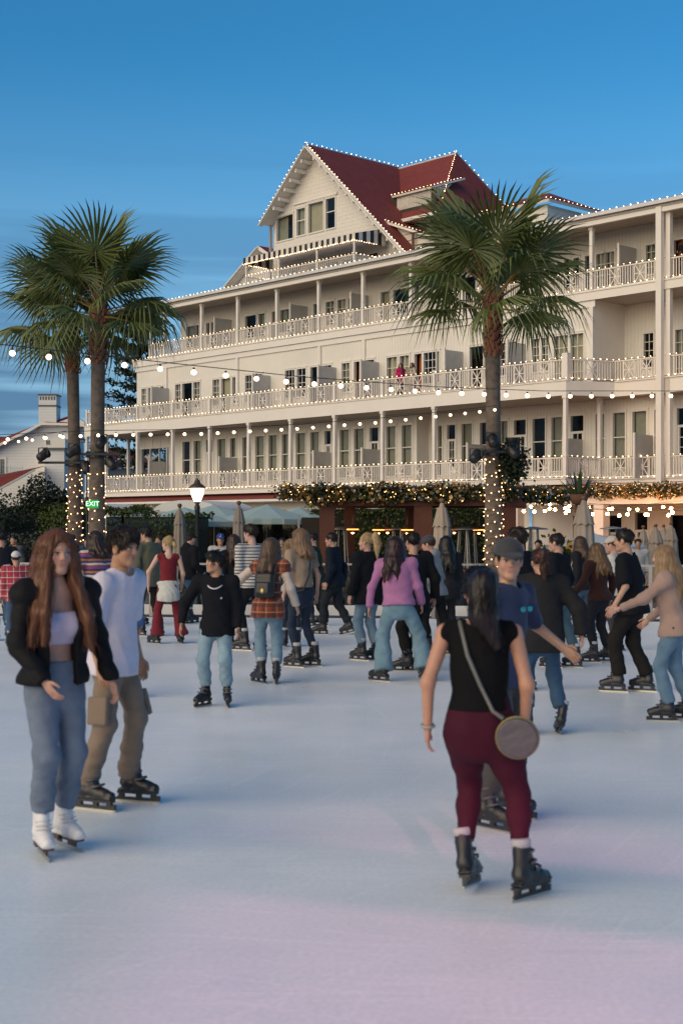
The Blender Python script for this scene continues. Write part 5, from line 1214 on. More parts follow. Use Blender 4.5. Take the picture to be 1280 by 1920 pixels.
SKIN = {}
def skin_mat():
    if 'skin' in MATS: return MATS['skin']
    m = mat('skin', (.5, .3, .2), .48, var=0, spec=.4); N, L = m.node_tree.nodes, m.node_tree.links; b = base_of(m)
    a = N.new('ShaderNodeAttribute'); a.attribute_name = 'Col'; n = N.new('ShaderNodeTexNoise'); n.inputs['Scale'].default_value = 45; n.inputs['Detail'].default_value = 3
    mr = N.new('ShaderNodeMapRange'); mr.inputs['To Min'].default_value = .86; mr.inputs['To Max'].default_value = 1.12; L.new(n.outputs['Fac'], mr.inputs[0])
    mx = N.new('ShaderNodeMix'); mx.data_type = 'RGBA'; mx.blend_type = 'MULTIPLY'; mx.inputs['Factor'].default_value = 1
    L.new(a.outputs['Color'], mx.inputs['A']); L.new(mr.outputs[0], mx.inputs['B']); L.new(mx.outputs['Result'], b.inputs['Base Color'])
    b.inputs['Subsurface Weight'].default_value = .08; b.inputs['Subsurface Radius'].default_value = (.012, .004, .002); b.inputs['Subsurface Scale'].default_value = 1.0
    return m
def body_mesh(S, P, h, hh):
    pts = [S[k] for k in S if k[:2] in ('sh', 'el', 'wr', 'kn', 'an', 'hp')] + [S['pel'], S['neck']]
    lo, hi = bounds(pts, .2); g = Grid(lo, hi, h)
    torso(g, S, -.014, lo=-.03); bare = P.get('bare', ())
    for i in (0, 1):
        e = .0 if 'arms' in bare else -.012
        arm(g, S, i, e, 0.0 if ('arms' in bare or 'fore' in bare) else -.006)
        leg(g, S, i, [(t, r - .014) for t, r in BODYLEG], 2.0)
    fingers = []
    for i in (0, 1):
        hc = P.get('hands', ((.45, 1), (.45, 1)))[i]
        fm, (c, d, w, n, s) = hand(S, i, hc[0], flip=hc[1]); M = np.stack([w, d, n], 1)
        g.apply(ellip(c, V3(.043, .056, .0175) * s, M), .018); fingers.append(fm)
    v, q = g.mesh(); n0 = len(v)
    hv, hq, tone, kk = head_mesh(S['fem'], hh); hv = (hv * S['hs']) @ S['Rh'].T + S['hc']
    V, Q = joinp([(v, q)] + fingers + [(hv, hq)])
    sk = np.array(P.get('skin', (.50, .28, .19))); col = np.ones((len(V), 4)); col[:, :3] = sk
    t = np.clip(tone[:, :3], 0, 1.3) * sk; hcol = np.array(P['hair']['color'])
    t[kk == 1] = sk * np.array([.88, .66, .66]); t[kk == 2] = sk * .45 + hcol * .3; t[kk == 3] = (.55, .50, .48); t[kk == 4] = (.025, .018, .014)
    col[-len(hv):, :3] = t
    me = mesh_np('person', V, Q, skin_mat(), smooth=True)
    at = me.color_attributes.new('Col', 'FLOAT_COLOR', 'POINT'); at.data.foreach_set('color', col.astype(np.float32).ravel())
    return me

# ---- clothes
def top_mesh(S, T, h, seed=1):
    ease = T.get('ease', .016); ea = T.get('arm', ease); slv = T.get('sleeve', 2.0)
    pts = [S['sh0'], S['sh1'], S['neck'], S['pel'] - V3(0, 0, .2)] + ([S['el0'], S['el1']] if slv > 0 else []) + ([S['wr0'], S['wr1']] if slv > 1 else [])
    lo, hi = bounds(pts, .24); g = Grid(lo, hi, h)
    torso(g, S, ease, T.get('loose', 0), lo=min(-.10, T.get('hem', -.05) / S['s'] - .05), flat=FLAT + (.10 if T.get('loose') else .02), wide=T.get('hem', -.05) < 0)
    if T.get('hem', -.05) < 0: seat(g, S, ease + .012)
    cuts = []
    for i in (0, 1):
        sl = slv[i] if isinstance(slv, tuple) else slv
        if sl > 0:
            e, d = arm(g, S, i, ea * .45, T.get('cuff', ea * .9), sl, T.get('ak', .035)); cuts.append((e, d, .046*S['s'] + T.get('cuff', ea * .8) + (.012 if sl <= 1 else 0)))
    amp = T.get('fold', .006)
    if T.get('quilt'):
        q = T['quilt']; f0 = folds(seed, .006, 9); g.ripple(lambda x, y, z: -.010 * (np.abs(np.sin((z + .012*np.sin(x*9)) * math.pi / q)) - .5) + f0(x, y, z), .05)
    elif amp > 0: g.ripple(folds(seed, amp, T.get('ff', 15.), T.get('zst', .8)))
    u = S['u']
    for e, d, cr_ in cuts: g.apply(cyl(e, e + d * .14, cr_ + .012), .004, 's')
    hem = S['pel'] + u * T.get('hem', -.05)
    g.cut(hem, -(u * .85 + V3(0, 0, .15)))
    g.apply(cyl(S['neck'] + u*(T.get('nk', .005)), S['neck'] + u*.25, T.get('nr', .079 + ease * .75)*S['s']), .012, 's')
    if T.get('vneck'):      # low neckline, front and back
        a, bk = T['vneck']
        g.apply(ellip(S['neck'] + S['f']*.12 + u*.02, V3(.085, .13, a)*S['s'], S['R']), .01, 's')
        if bk: g.apply(ellip(S['neck'] - S['f']*.12 + u*.02, V3(.085, .11, bk)*S['s'], S['R']), .01, 's')
    if slv == 0:
        for sg, n_ in ((-1, 'sh0'), (1, 'sh1')):
            c = S[n_] + S['r']*sg*.055*S['s']
            g.apply(cyl(c + u*.2, c - u*.17*S['s'], T.get('armhole', .062)*S['s']), .02, 's')
    if T.get('tube'): g.cut(S['pel'] + u * T['tube'], u)      # strapless
    if T.get('open'):
        w0, w1, zt = T['open']      # half widths at the hem and the collar
        for k in range(7):
            t = T.get('hem', 0) + (.52*S['s'] - T.get('hem', 0)) * k / 6
            w = w0 + (w1 - w0) * k / 6
            g.apply(obox(S['pel'] + u*t + S['f']*(.14 + zt) + S['r']*T.get('oc', 0), (w, .14, .055), S['R'], .005), .008, 's')
    if T.get('collar'):
        c = T['collar']; n0 = S['neck']
        ring = Grid(n0 - .16, n0 + .2, h)
        ring.apply(rcone(n0 + u*.0, n0 + u*(.035 + c), .100*S['s'] + ease, .092*S['s'] + ease, (S['f'], .9)), 0); ring.apply(cyl(n0 - u*.2 + S['f']*.01, n0 + u*.3 + S['f']*.02, .073*S['s'] + ease*.4), 0, 's')
        if T.get('open'): ring.apply(obox(n0 + S['f']*.15, (max(T['open'][1], .05) + .035, .13, .3), S['R'], .005), .005, 's')
        ring.cut(n0 + u*(.03 + c), u); return joinp([g.mesh(), ring.mesh()])
    if T.get('hood'):
        g.apply(ellip(S['neck'] - S['f']*.085*S['s'] + u*.03, V3(.115, .062, .075)*S['s'], S['R']), .04)
    return g.mesh()
LEGS = dict(
    slim=([(0, .076), (.25, .079), (.5, .072), (1, .058), (1.3, .057), (2, .048)], 1.72),
    leggings=([(0, .090), (.15, .103), (.35, .096), (.6, .080), (1, .060), (1.3, .059), (1.75, .043), (2, .040)], 1.74),
    straight=([(0, .076), (.25, .083), (.5, .080), (1, .070), (1.5, .068), (2, .066)], 1.78),
    baggy=([(0, .080), (.2, .090), (.5, .086), (1, .076), (1.5, .073), (1.8, .073), (2, .072)], 1.86),
    wide=([(0, .076), (.25, .084), (.5, .085), (1, .084), (1.5, .098), (2, .115)], 2.05),
    flare=([(0, .076), (.25, .080), (.5, .074), (1, .064), (1.4, .078), (2, .112)], 2.05))
def seat(g, S, e):
    s = S['s']
    for sg in (-1, 1): g.apply(ellip(S['pel'] - S['pf']*.048*s + S['pr']*sg*.064*s - S['u']*.028*s, V3(.070, .062, .076)*s*S['b'] + e), .05)
def legs_mesh(S, L_, h, seed=2):
    prof, end = LEGS[L_['fit']]; end = L_.get('end', end)
    pts = [S[k] for k in S if k[:2] in ('kn', 'an', 'hp')] + [S['pel']]; lo, hi = bounds(pts, .2); g = Grid(lo, hi, h); s = S['s']; e = L_.get('ease', .012)
    wz = L_.get('waist', .10) * s
    for a, b_ in ((-.055, -.02), (-.02, .03), (.03, wz / s + .02)):
        g.apply(rcone(S['pel'] + S['u']*a*s, S['pel'] + S['u']*b_*s, torso_r(S, a*s) + e, torso_r(S, b_*s) + e, (S['pf'], FLAT + .02)), .02)
    seat(g, S, e * .4)
    cuts = [leg(g, S, i, prof, end, .035) for i in (0, 1)]
    amp = L_.get('fold', .006); bunch = L_.get('bunch', 0); f0 = folds(seed, amp, 15., 1.2); za = S['an0'][2]
    def rip(x, y, z):
        o = f0(x, y, z)
        if bunch: o = o + bunch * np.clip(1.15 - (z - za) / (.34*s), 0, 1) * (1.27 - 2*np.abs(np.sin(z * 36 + 2.2*np.sin(x * 15 + y * 11 + seed) + 1.3*np.sin(z * 9 + seed))))
        kz = (S['kn0'][2] + S['kn1'][2]) / 2
        return o + amp * .5 * np.exp(-((z - kz) / .10)**2) * np.sin(z * 48 + 4*np.sin(x*11 + y*7))
    if amp > 0: g.ripple(rip, .035)
    for p, d, r in cuts: g.apply(cyl(p, p + d*.2, r + .03), .004, 's')
    g.cut(S['pel'] + S['u']*wz, S['u'])
    if L_.get('pocket'):
        for i in (0, 1):
            o = S['r'] * (1 if i else -1); c = leg_pt(S, i, .78) + o * .088*s; z = unit(S['hp%d' % i] - S['kn%d' % i]); y = unit(np.cross(z, o)); M = np.stack([np.cross(y, z), y, z], 1)
            g.apply(obox(c, (.022, .072, .088), M, .012), .006)
    return g.mesh()

# ---- hair
def hair_mesh(S, hr, h, seed=3, dense=1.0):
    c, Rh, hs = S['hc'], S['Rh'], S['hs']; hp = lambda *p: c + Rh @ (V3(*p) * hs); st = hr['style']; vol = hr.get('vol', 1.0); Ln = hr.get('len', .35)
    lo, hi = c - V3(.22, .24, .24 + (Ln if st in ('long', 'pony', 'half') else .05)), c + V3(.22, .24, .22); g = Grid(lo, hi, h)
    rr = np.random.RandomState(seed); strands = []
    if st == 'bald': return None
    if st == 'short':
        g.apply(ellip(hp(0, -.017, .036), V3(.083, .103, .094 * (1 + .25*(vol-1)))*hs, Rh), 0)
        if vol > 1: g.apply(ellip(hp(0, .03, .085), V3(.068, .07, .042*vol)*hs, Rh), .03)
        g.apply(ellip(hp(0, .092, -.040), V3(.075, .072, .098)*hs, Rh), .015, 's'); g.apply(ellip(hp(0, .03, -.11), V3(.12, .10, .07)*hs, Rh), .02, 's')
        if hr.get('fringe'):
            for s_ in (-1, 1): g.apply(rcone(hp(s_*.012, .070, .088), hp(s_*.068, .060, .020), .022*hs, .012*hs), .02)
    else:
        g.apply(ellip(hp(0, -.018, .036), V3(.085*vol, .106*vol, .094*vol)*hs, Rh), 0)
        g.apply(ellip(hp(0, .104, -.035), V3(.062, .070, .115)*hs, Rh), .008, 's')
        if st == 'long':
            up = V3(0, 0, 1); back = -unit(V3(Rh[0, 1], Rh[1, 1], 0)); n = 13; tb = -unit(V3(S['f'][0], S['f'][1], 0))
            for k in range(n):
                ph = math.radians(52 + (308 - 52) * k / (n - 1)); sx, cy = math.sin(ph), math.cos(ph)
                root = hp(sx*.070*vol, cy*.086 - .016, .045); out = unit(Rh @ V3(sx, cy, 0)); ear = hp(sx*.086*vol, cy*.098 - .020, -.05)
                shz = S['neck'][2] + .01; push = max(0, -cy); ll = Ln * (1 - .12*rr.rand())
                front = hr.get('front', .5) if cy > -.25 else 0
                p1 = V3(ear[0], ear[1], ear[2]) ; p2 = p1 + out*.018*vol + tb*(.045*push) - up*max(.02, (p1[2] - shz) * .9)
                fd = S['f'] * .05 * front + out*hr.get('flare', .02)
                p3 = p2 - up*ll*.45 + fd + tb*.012*push + V3(*rr.normal(0, .012, 3)); p4 = p3 - up*ll*.45 + fd*.3 + V3(*rr.normal(0, .018, 3))
                P_ = [root, p1, p2, p3, p4]; rd = np.array([.03, .034, .034, .030, .012]) * hs * vol
                for a, b_, ra, rb in zip(P_, P_[1:], rd, rd[1:]): g.apply(rcone(a, b_, ra, rb), .028)
                strands.append((P_, rd))
        if st in ('pony', 'half'):
            a = hp(0, -.108, hr.get('ph', .045)); b0 = a - Rh[:, 1]*.04 + V3(0, 0, .012); e1 = b0 - V3(0, 0, Ln*.5) - S['f']*.03; e2 = b0 - V3(0, 0, Ln) - S['f']*.02 + S['r']*hr.get('sway', .0)
            P_ = [a, b0, e1, e2]; rd = np.array([.022, .034, .036, .012]) * hs * hr.get('tv', 1.0)
            for p, q, ra, rb in zip(P_, P_[1:], rd, rd[1:]): g.apply(rcone(p, q, ra, rb), .02)
            strands.append((P_, rd)); g.apply(ellip(hp(0, -.02, -.085), V3(.12, .12, .055)*hs, Rh), .02, 's')
    if hr.get('capped'): g.cut(hp(0, 0, .040), Rh @ V3(0, .1, 1))
    fz = hr.get('fuzz', .0022)
    def rip(x, y, z):
        px, py = x - c[0], y - c[1]; an = np.arctan2(px, py)
        return fz * (np.sin(an * 23 + 2.5*np.sin(z*17 + seed)) + .7*np.sin(an * 41 + z*9 + 3*np.sin(z*11)) + .6*np.sin(px*130 + z*20))
    g.ripple(rip); v, q = g.mesh(); out = [(v, q)]
    if strands and dense > 0:
        per = int(46 * dense)
        for P_, rd in strands:
            P_ = np.array(P_)
            for _ in range(per):
                o = rr.normal(0, 1, 3); o /= np.linalg.norm(o); k = rr.uniform(.85, 1.12)
                pts = P_ + o[None] * (np.array(rd) * k)[:, None]; pts[-1] += rr.normal(0, .02, 3); pts[-2] += rr.normal(0, .008, 3)
                m = len(pts); tt = np.linspace(0, m - 1, 9); pp = np.stack([np.interp(tt, range(m), pts[:, j]) for j in range(3)], 1)
                pp[:, 0] += hr.get('wave', .006) * np.sin(tt * 3.1 + rr.rand() * 6); pp[:, 1] += hr.get('wave', .006) * np.cos(tt * 2.7 + rr.rand() * 6)
                w = h * .30; out.append(tube_np(pp, np.linspace(w, w * .35, 9), 3))
    if dense > 0:
        n = int((900 if st == 'short' else 1300) * dense); dn = -Rh[:, 2]; w = h * (.42 if st == 'short' else .26); idx = rr.randint(0, len(v), n); tail = hp(0, -.115, hr.get('ph', .045))
        for i in idx:
            p = v[i]; nm = unit(p - c - Rh @ V3(0, -.015, .03) * hs); t = unit(dn * .8 + Rh[:, 1] * (.12 if (p - c) @ Rh[:, 1] > .02 else -.15) + rr.normal(0, .28, 3)); t = unit(t - nm * (t @ nm)); L_ = rr.uniform(.03, .055) * hr.get('vol', 1) * (.5 if hr.get('capped') or (p - c) @ Rh[:, 1] > .05 else 1)
            if st != 'short':
                lp = Rh.T @ (p - c) / hs
                if p[2] < c[2] - .12 or (lp[1] > .045 and lp[2] < .085): continue
                t = unit(((tail - p) if st != 'long' else dn) + rr.normal(0, .05 if st != 'long' else .14, 3) * (np.linalg.norm(tail - p) if st != 'long' else 1)); t = unit(t - nm * (t @ nm) * .9); L_ = min(rr.uniform(.05, .10), .75 * np.linalg.norm(tail - p) + .01 if st != 'long' else 1)
            out.append(tube_np([p - nm*.002, p + t*L_*.5 + nm*.005, p + t*L_ - nm*.001], [w, w*.9, w*.3], 3))
    return joinp(out)
def hair_mat(col):
    nm = 'hair_%02x%02x%02x' % tuple(int(255 * min(1, c)) for c in col)
    if nm in MATS: return MATS[nm]
    m = mat(nm, col, .42, var=.45, vscale=30, spec=.35); N = m.node_tree.nodes; L = m.node_tree.links
    no = [n for n in N if n.type == 'TEX_NOISE'][0]; mp = N.new('ShaderNodeMapping'); mp.inputs['Scale'].default_value = (1, 1, .12)
    tc = [n for n in N if n.type == 'TEX_COORD'][0]; L.new(tc.outputs['Object'], mp.inputs[0]); L.new(mp.outputs[0], no.inputs['Vector']); return m
def cap_mesh(S, h, yaw=0):
    c, hs = S['hc'], S['hs']; Rh = S['Rh'] @ rotz(R(yaw)); hp = lambda *p: c + Rh @ (V3(*p) * hs); g = Grid(c - .24, c + .26, min(h, .012))
    g.apply(ellip(hp(0, -.016, .048), V3(.092, .110, .094)*hs, Rh), 0); g.cut(hp(0, 0, .030), Rh @ V3(0, -.12, -1))
    g.apply(ellip(hp(0, .118, .036), V3(.074, .078, .013)*hs, Rh @ rotx(R(-10))), .012); g.apply(ellip(hp(0, -.016, .143), V3(.009, .009, .006)*hs, Rh), .004)
    return g.mesh()

# ---- skates: heel to toe along +y, blade on z = 0
def _skates():
    out = {}
    for kind in ('rental', 'figure'):
        w = kind == 'figure'; g = Grid((-.09, -.14, .05), (.09, .21, .36), .009)
        g.apply(rcone((0, -.055, .135), (0, .10, .115), .046, .043, (V3(0, 0, 1), .95)), 0); g.apply(rcone((0, .08, .112), (0, .155, .105), .043, .034, (V3(0, 0, 1), .85)), .02)
        top = .305 if not w else .28
        g.apply(rcone((0, -.050, .14), (0, -.036, top), .044, .049 if not w else .047), .03); g.apply(rcone((0, .03, .155), (0, .0, top - .03), .034, .036), .03)
        g.apply(obox((0, .035, .088), (.043, .145, .012), r=.01), .01); g.cut((0, 0, top), (0, 0, 1))
        g.ripple(folds(7, .0025, 30))
        out[kind + '_boot'] = g.mesh()
        b = MB()
        if not w:
            b.box(-.030, .030, -.115, .175, .062, .078); b.box(-.010, .010, -.13, .195, .014, .034)
            for y0, y1 in ((-.115, -.075), (.02, .055), (.13, .165)): b.box(-.014, .014, y0, y1, .034, .062)
            b.box(-.012, .012, .165, .195, .034, .05)
        else:
            b.box(-.032, .032, -.105, -.035, .045, .078); b.box(-.034, .034, .02, .16, .06, .078); b.box(-.006, .006, -.10, -.05, .026, .045); b.box(-.006, .006, .03, .12, .026, .06)
        out[kind + '_holder'] = b
        b = MB(); b.prism([(-.15, .006), (-.14, 0), (.17, 0), (.2, .012), (.196, .016), (.17, .014), (-.15, .014)], 'x', -.002, .002)
        if w: b.box(-.0022, .0022, -.15, .19, .0141, .026)
        out[kind + '_blade'] = b
    b = MB()
    for y, z, dy in ((.060, .160, .012), (.022, .200, .012), (.008, .258, .016)): b.tube([(-.052, y - .03, z), (-.045, y + .012, z + .012), (0, y + .032, z + .016), (.045, y + .012, z + .012), (.052, y - .03, z)], .0085, 5)
    out['strap'] = b
    b = MB()
    for y, z in ((.060, .160), (.040, .178), (.022, .198)): b.tube([(-.044, y - .02, z), (-.036, y + .012, z + .010), (0, y + .030, z + .014), (.036, y + .012, z + .010), (.044, y - .02, z)], .005, 5)
    out['lacing'] = b
    b = MB(); b.lathe([(.046, .0), (.056, .004), (.057, .040), (.050, .048)], 14, (0, -.030, .290)); out['cuff'] = b
    return out
SKM = {}
def build_skate_meshes():
    d = _skates()
    M_boot = mat('black_skate_plastic', (.016, .017, .021), .38, var=.1); M_cuff = mat('grey_liner', (.42, .42, .44), .8, bump=.3); M_strap = mat('dark_grey_strap', (.09, .09, .10), .5)
    M_hold = mat('black_holder', (.02, .02, .024), .45); M_steel = mat('blade_steel', (.55, .53, .50), .3, metal=1.0, var=.05)
    M_wboot = mat('white_skate_leather', (.74, .72, .72), .45, var=.06); M_sole = mat('brown_sole', (.10, .05, .035), .5)
    SKM.update(rental=dict(skate=mesh_np('skate', *d['rental_boot'], M_boot, True), blade_holder=d['rental_holder'].mesh('blade_holder', M_hold), blade=d['rental_blade'].mesh('blade', M_steel), strap=d['strap'].mesh('strap', M_strap, True), cuff=d['cuff'].mesh('cuff', M_cuff, True)),
               figure=dict(skate=mesh_np('skate', *d['figure_boot'], M_wboot, True), blade_holder=d['figure_holder'].mesh('blade_holder', M_sole), blade=d['figure_blade'].mesh('blade', M_steel), strap=d['lacing'].mesh('lacing', mat('white_laces', (.7, .69, .69), .7), True)))
build_skate_meshes()
def put_skates(root, S, kind, cuff=True, big=1.0):
    for i in (0, 1):
        x, y, z, yw, pt, rl = S['ft%d' % i]
        sk = newobj('skate', SKM[kind]['skate'], root, (x, y - .01, z), Euler((pt, rl, yw)), (S['s']*.97*big,) * 3)
        for nm, me in SKM[kind].items():
            if nm == 'skate' or (nm == 'cuff' and not cuff): continue
            newobj('laces' if nm == 'strap' and kind == 'figure' else nm, me, sk)

# ---- cloth materials
def creased(m, k=1.0):
    """fine creases running across the cloth"""
    N, L = m.node_tree.nodes, m.node_tree.links; b = base_of(m); tc = N.new('ShaderNodeTexCoord'); mp = N.new('ShaderNodeMapping'); mp.inputs['Rotation'].default_value = (.5, .4, .3); mp.inputs['Scale'].default_value = (1, 1, 2.2)
    L.new(tc.outputs['Object'], mp.inputs[0]); n = N.new('ShaderNodeTexNoise'); n.inputs['Scale'].default_value = 11; n.inputs['Detail'].default_value = 3; n.inputs['Distortion'].default_value = 1.2
    L.new(mp.outputs[0], n.inputs['Vector']); bp = N.new('ShaderNodeBump'); bp.inputs['Strength'].default_value = .30 * k; bp.inputs['Distance'].default_value = .03
    L.new(n.outputs['Fac'], bp.inputs['Height'])
    if b.inputs['Normal'].is_linked: L.new(b.inputs['Normal'].links[0].from_socket, bp.inputs['Normal'])
    L.new(bp.outputs[0], b.inputs['Normal']); return m
def cloth(col, kind='cotton'):
    nm = '%s_%02x%02x%02x' % (kind, *[int(255 * min(1, c)) for c in col])
    if nm in MATS: return MATS[nm]
    dk = max(col) < .05
    if kind == 'denim': return creased(mat(nm, col, .8, var=.30, vscale=7, bump=.25, bscale=160, sheen=0 if dk else .1, spec=.25), 1.0)
    if kind == 'stretch': return mat(nm, col, .8, var=.06, vscale=6, bump=.1, bscale=150, spec=.2)
    if kind == 'puffer': return creased(mat(nm, col, .72, var=.1, bump=.1, bscale=60, spec=.22), .8)
    if kind == 'leather': return mat(nm, col, .4, var=.12, bump=.2, bscale=120)
    if kind == 'knit': return mat(nm, col, .92, var=.14, vscale=8, bump=.5, bscale=110, sheen=.1, spec=.2)
    return creased(mat(nm, col, .88 if dk else .82, var=.12, vscale=6, bump=.22, bscale=130, sheen=0 if dk else .1, spec=.15 if dk else .4), .8)
def striped(name, cols, period, axis='Z', base=None, wob=.0):
    if name in MATS: return MATS[name]
    m = mat(name, cols[0], .85, var=0, sheen=.2); N, L = m.node_tree.nodes, m.node_tree.links; b = base_of(m)
    tc = N.new('ShaderNodeTexCoord'); sp = N.new('ShaderNodeSeparateXYZ'); src = tc.outputs['Object']
    if wob:
        no = N.new('ShaderNodeTexNoise'); no.inputs['Scale'].default_value = 6; L.new(src, no.inputs['Vector']); va = N.new('ShaderNodeVectorMath'); va.operation = 'MULTIPLY_ADD'
        va.inputs[1].default_value = (wob,) * 3; L.new(no.outputs['Color'], va.inputs[0]); L.new(src, va.inputs[2]); src = va.outputs[0]
    L.new(src, sp.inputs[0]); dv = N.new('ShaderNodeMath'); dv.operation = 'DIVIDE'; dv.inputs[1].default_value = period; L.new(sp.outputs[axis], dv.inputs[0])
    fr = N.new('ShaderNodeMath'); fr.operation = 'FRACT'; L.new(dv.outputs[0], fr.inputs[0]); cr = N.new('ShaderNodeValToRGB'); cr.color_ramp.interpolation = 'CONSTANT'
    while len(cr.color_ramp.elements) < len(cols): cr.color_ramp.elements.new(.5)
    for i, c in enumerate(cols): cr.color_ramp.elements[i].position = i / len(cols); cr.color_ramp.elements[i].color = (*c, 1)
    L.new(fr.outputs[0], cr.inputs[0]); L.new(cr.outputs[0], b.inputs['Base Color']); return m
def plaid(name, base, dark, light, period=.11):
    if name in MATS: return MATS[name]
    m = mat(name, base, .85, var=0, sheen=.2); N, L = m.node_tree.nodes, m.node_tree.links; b = base_of(m); tc = N.new('ShaderNodeTexCoord'); sp = N.new('ShaderNodeSeparateXYZ'); L.new(tc.outputs['Object'], sp.inputs[0])
    col = None
    def band(ax, off, w, c, prev, fac):
        d = N.new('ShaderNodeMath'); d.operation = 'MULTIPLY_ADD'; d.inputs[1].default_value = 1/period; d.inputs[2].default_value = off; L.new(sp.outputs[ax], d.inputs[0])
        f = N.new('ShaderNodeMath'); f.operation = 'FRACT'; L.new(d.outputs[0], f.inputs[0]); lt = N.new('ShaderNodeMath'); lt.operation = 'LESS_THAN'; lt.inputs[1].default_value = w; L.new(f.outputs[0], lt.inputs[0])
        mu = N.new('ShaderNodeMath'); mu.operation = 'MULTIPLY'; mu.inputs[1].default_value = fac; L.new(lt.outputs[0], mu.inputs[0])
        mx = N.new('ShaderNodeMix'); mx.data_type = 'RGBA'; mx.inputs['B'].default_value = (*c, 1); L.new(mu.outputs[0], mx.inputs['Factor'])
        if prev is None: mx.inputs['A'].default_value = (*base, 1)
        else: L.new(prev, mx.inputs['A'])
        return mx.outputs['Result']
    for ax in ('X', 'Z'): col = band(ax, 0, .34, dark, col, .6); col = band(ax, .6, .12, light, col, .65)
    L.new(col, b.inputs['Base Color']); return m

PEOPLE = []
def person(label, pos, yaw, **P):
    """pos: point on the ground between the feet; yaw 0 = facing away from the camera, 90 = towards picture left"""
    near = P.get('res', 'mid'); h = {'near': .0092, 'mid': .0175, 'far': .025}[near]; hh = {'near': .0048, 'mid': .0078, 'far': .013}[near]
    S = skeleton(P); seed = len(PEOPLE) * 7 + 3
    root = newobj('person', body_mesh(S, P, h * (1.25 if near == 'near' else 1.05), hh), None, (*pos, P.get('z', 0)), (0, 0, R(yaw)))
    tag(root, label, 'person', P.get('group')); PEOPLE.append((root, S))
    for k, T in enumerate(P.get('tops', ())):
        v, q = top_mesh(S, T, h, seed + k); m = T['mat'] if 'mat' in T else cloth(T['col'], T.get('kind', 'cotton'))
        newobj(T.get('name', 'shirt'), mesh_np(T.get('name', 'shirt'), v, q, m, True), root)
    L_ = P.get('legs')
    if L_:
        v, q = legs_mesh(S, L_, h, seed + 5); newobj(L_.get('name', 'trousers'), mesh_np(L_.get('name', 'trousers'), v, q, cloth(L_['col'], L_.get('kind', 'denim')), True), root)
    if 'cap' in P: P['hair']['capped'] = True
    hm = hair_mesh(S, P['hair'], {'near': .0066, 'mid': .0105, 'far': .015}[near], seed, {'near': 1.0, 'mid': .26, 'far': .08}[near])
    if hm: newobj('hair', mesh_np('hair', *hm, hair_mat(P['hair']['color']), True), root)
    if 'cap' in P: newobj('cap', mesh_np('cap', *cap_mesh(S, h, P['cap'].get('yaw', 0)), cloth(P['cap']['col'], 'cotton'), True), root)
    sk = P.get('skates', 'rental')
    if sk: put_skates(root, S, sk, P.get('cuffs', True))
    return root, S
def add_part(root, name, g, m, smooth=True): return newobj(name, mesh_np(name, *(g.mesh() if isinstance(g, Grid) else g), m, smooth), root)
def ground_pt(px, z): return ((px - 640) / 2560 * z, z)
# ------------------------------------------------------------------ the skaters
BLK = (.010, .010, .012); CH = (.022, .022, .025)
def C(px, z): return ground_pt(px, z)
HANG = (.10, .06, -.98)
BROWN, DBROWN, BLACKH, BLOND, DBLOND = (.055, .028, .016), (.022, .012, .009), (.009, .007, .007), (.42, .29, .15), (.20, .12, .06)
G_SK = 'skaters on the rink'
# -- nearest four
girl, gS = person('young woman with long auburn hair, open black puffer jacket and white figure skates', C(102, 7.55), -146, res='near', group=G_SK, H=1.70, fem=True, skin=(.52, .29, .21), lean=3, skates='figure', cuffs=False,
    head=(-2, 2, 0), hair=dict(style='long', color=(.125, .046, .020), len=.40, front=.8, vol=1.10, wave=.016, flare=.055), hands=((.6, 1), (.4, 1)),
    arms=((.26, .12, -.93), (-.06, .40, -.84, (1, -.6, 0))), feet=((-.085, -.03, 0, 6), (.095, .08, 0, -10)), crouch=.006,
    tops=[dict(name='crop_top', col=(.60, .52, .66), ease=.012, sleeve=0, hem=.19, tube=.37, fold=.003), dict(name='puffer_jacket', col=(.007, .007, .008), kind='puffer', ease=.034, arm=.028, cuff=.020, loose=.182, hem=-.03, quilt=.115, open=(.07, .085, .015), collar=.06)],
    legs=dict(name='jeans', fit='straight', col=(.155, .195, .265), bunch=.007, fold=.005, end=1.77))
boy, bS = person('boy in a plain white tee and khaki cargo trousers beside the young woman', C(214, 8.75), -112, res='near', group=G_SK, H=1.70, skin=(.46, .25, .15), lean=5, cuffs=False,
    head=(-8, 2, 0), hair=dict(style='short', color=(.020, .012, .009), vol=1.25, fringe=True, fuzz=.003), bare=('fore',), build=.93,
    arms=((.16, .05, -.95), (.10, .10, -.95)), feet=((-.165, .06, 0, 4), (.155, -.06, 0, -4)), crouch=.0,
    tops=[dict(name='tee', col=(.66, .62, .72), ease=.022, arm=.034, loose=.165, sleeve=.92, hem=-.12, fold=.010, ff=11)],
    legs=dict(name='cargo_trousers', fit='baggy', col=(.23, .17, .125), kind='cotton', end=1.98, bunch=.005, pocket=True, fold=.006))
mar, mS = person('woman seen from behind in black sleeveless top and maroon leggings', C(912, 6.66), -4, res='near', group=G_SK, H=1.545, fem=True, skin=(.50, .26, .17), lean=3, build=1.10, shw=1.06,
    head=(6, 14, 4), hair=dict(style='pony', color=(.012, .008, .008), len=.30, ph=.0, sway=.06, tv=2.3, vol=1.16), bare=('arms',), hips=(-.035, 0),
    arms=((.17, -.04, -.95, (.6, -.8, 0)), (.10, .05, -.96, (.5, -.8, 0))), feet=((-.075, .07, .02, -16, -8, -10), (.20, -.05, 0, -42, 0, -6)), crouch=.025,
    tops=[dict(name='sleeveless_top', col=(.006, .006, .007), ease=.016, sleeve=0, hem=.05, loose=.135, fold=.006, armhole=.055)],
    legs=dict(name='leggings', fit='leggings', col=(.050, .006, .018), kind='stretch', fold=.0025, waist=.14))
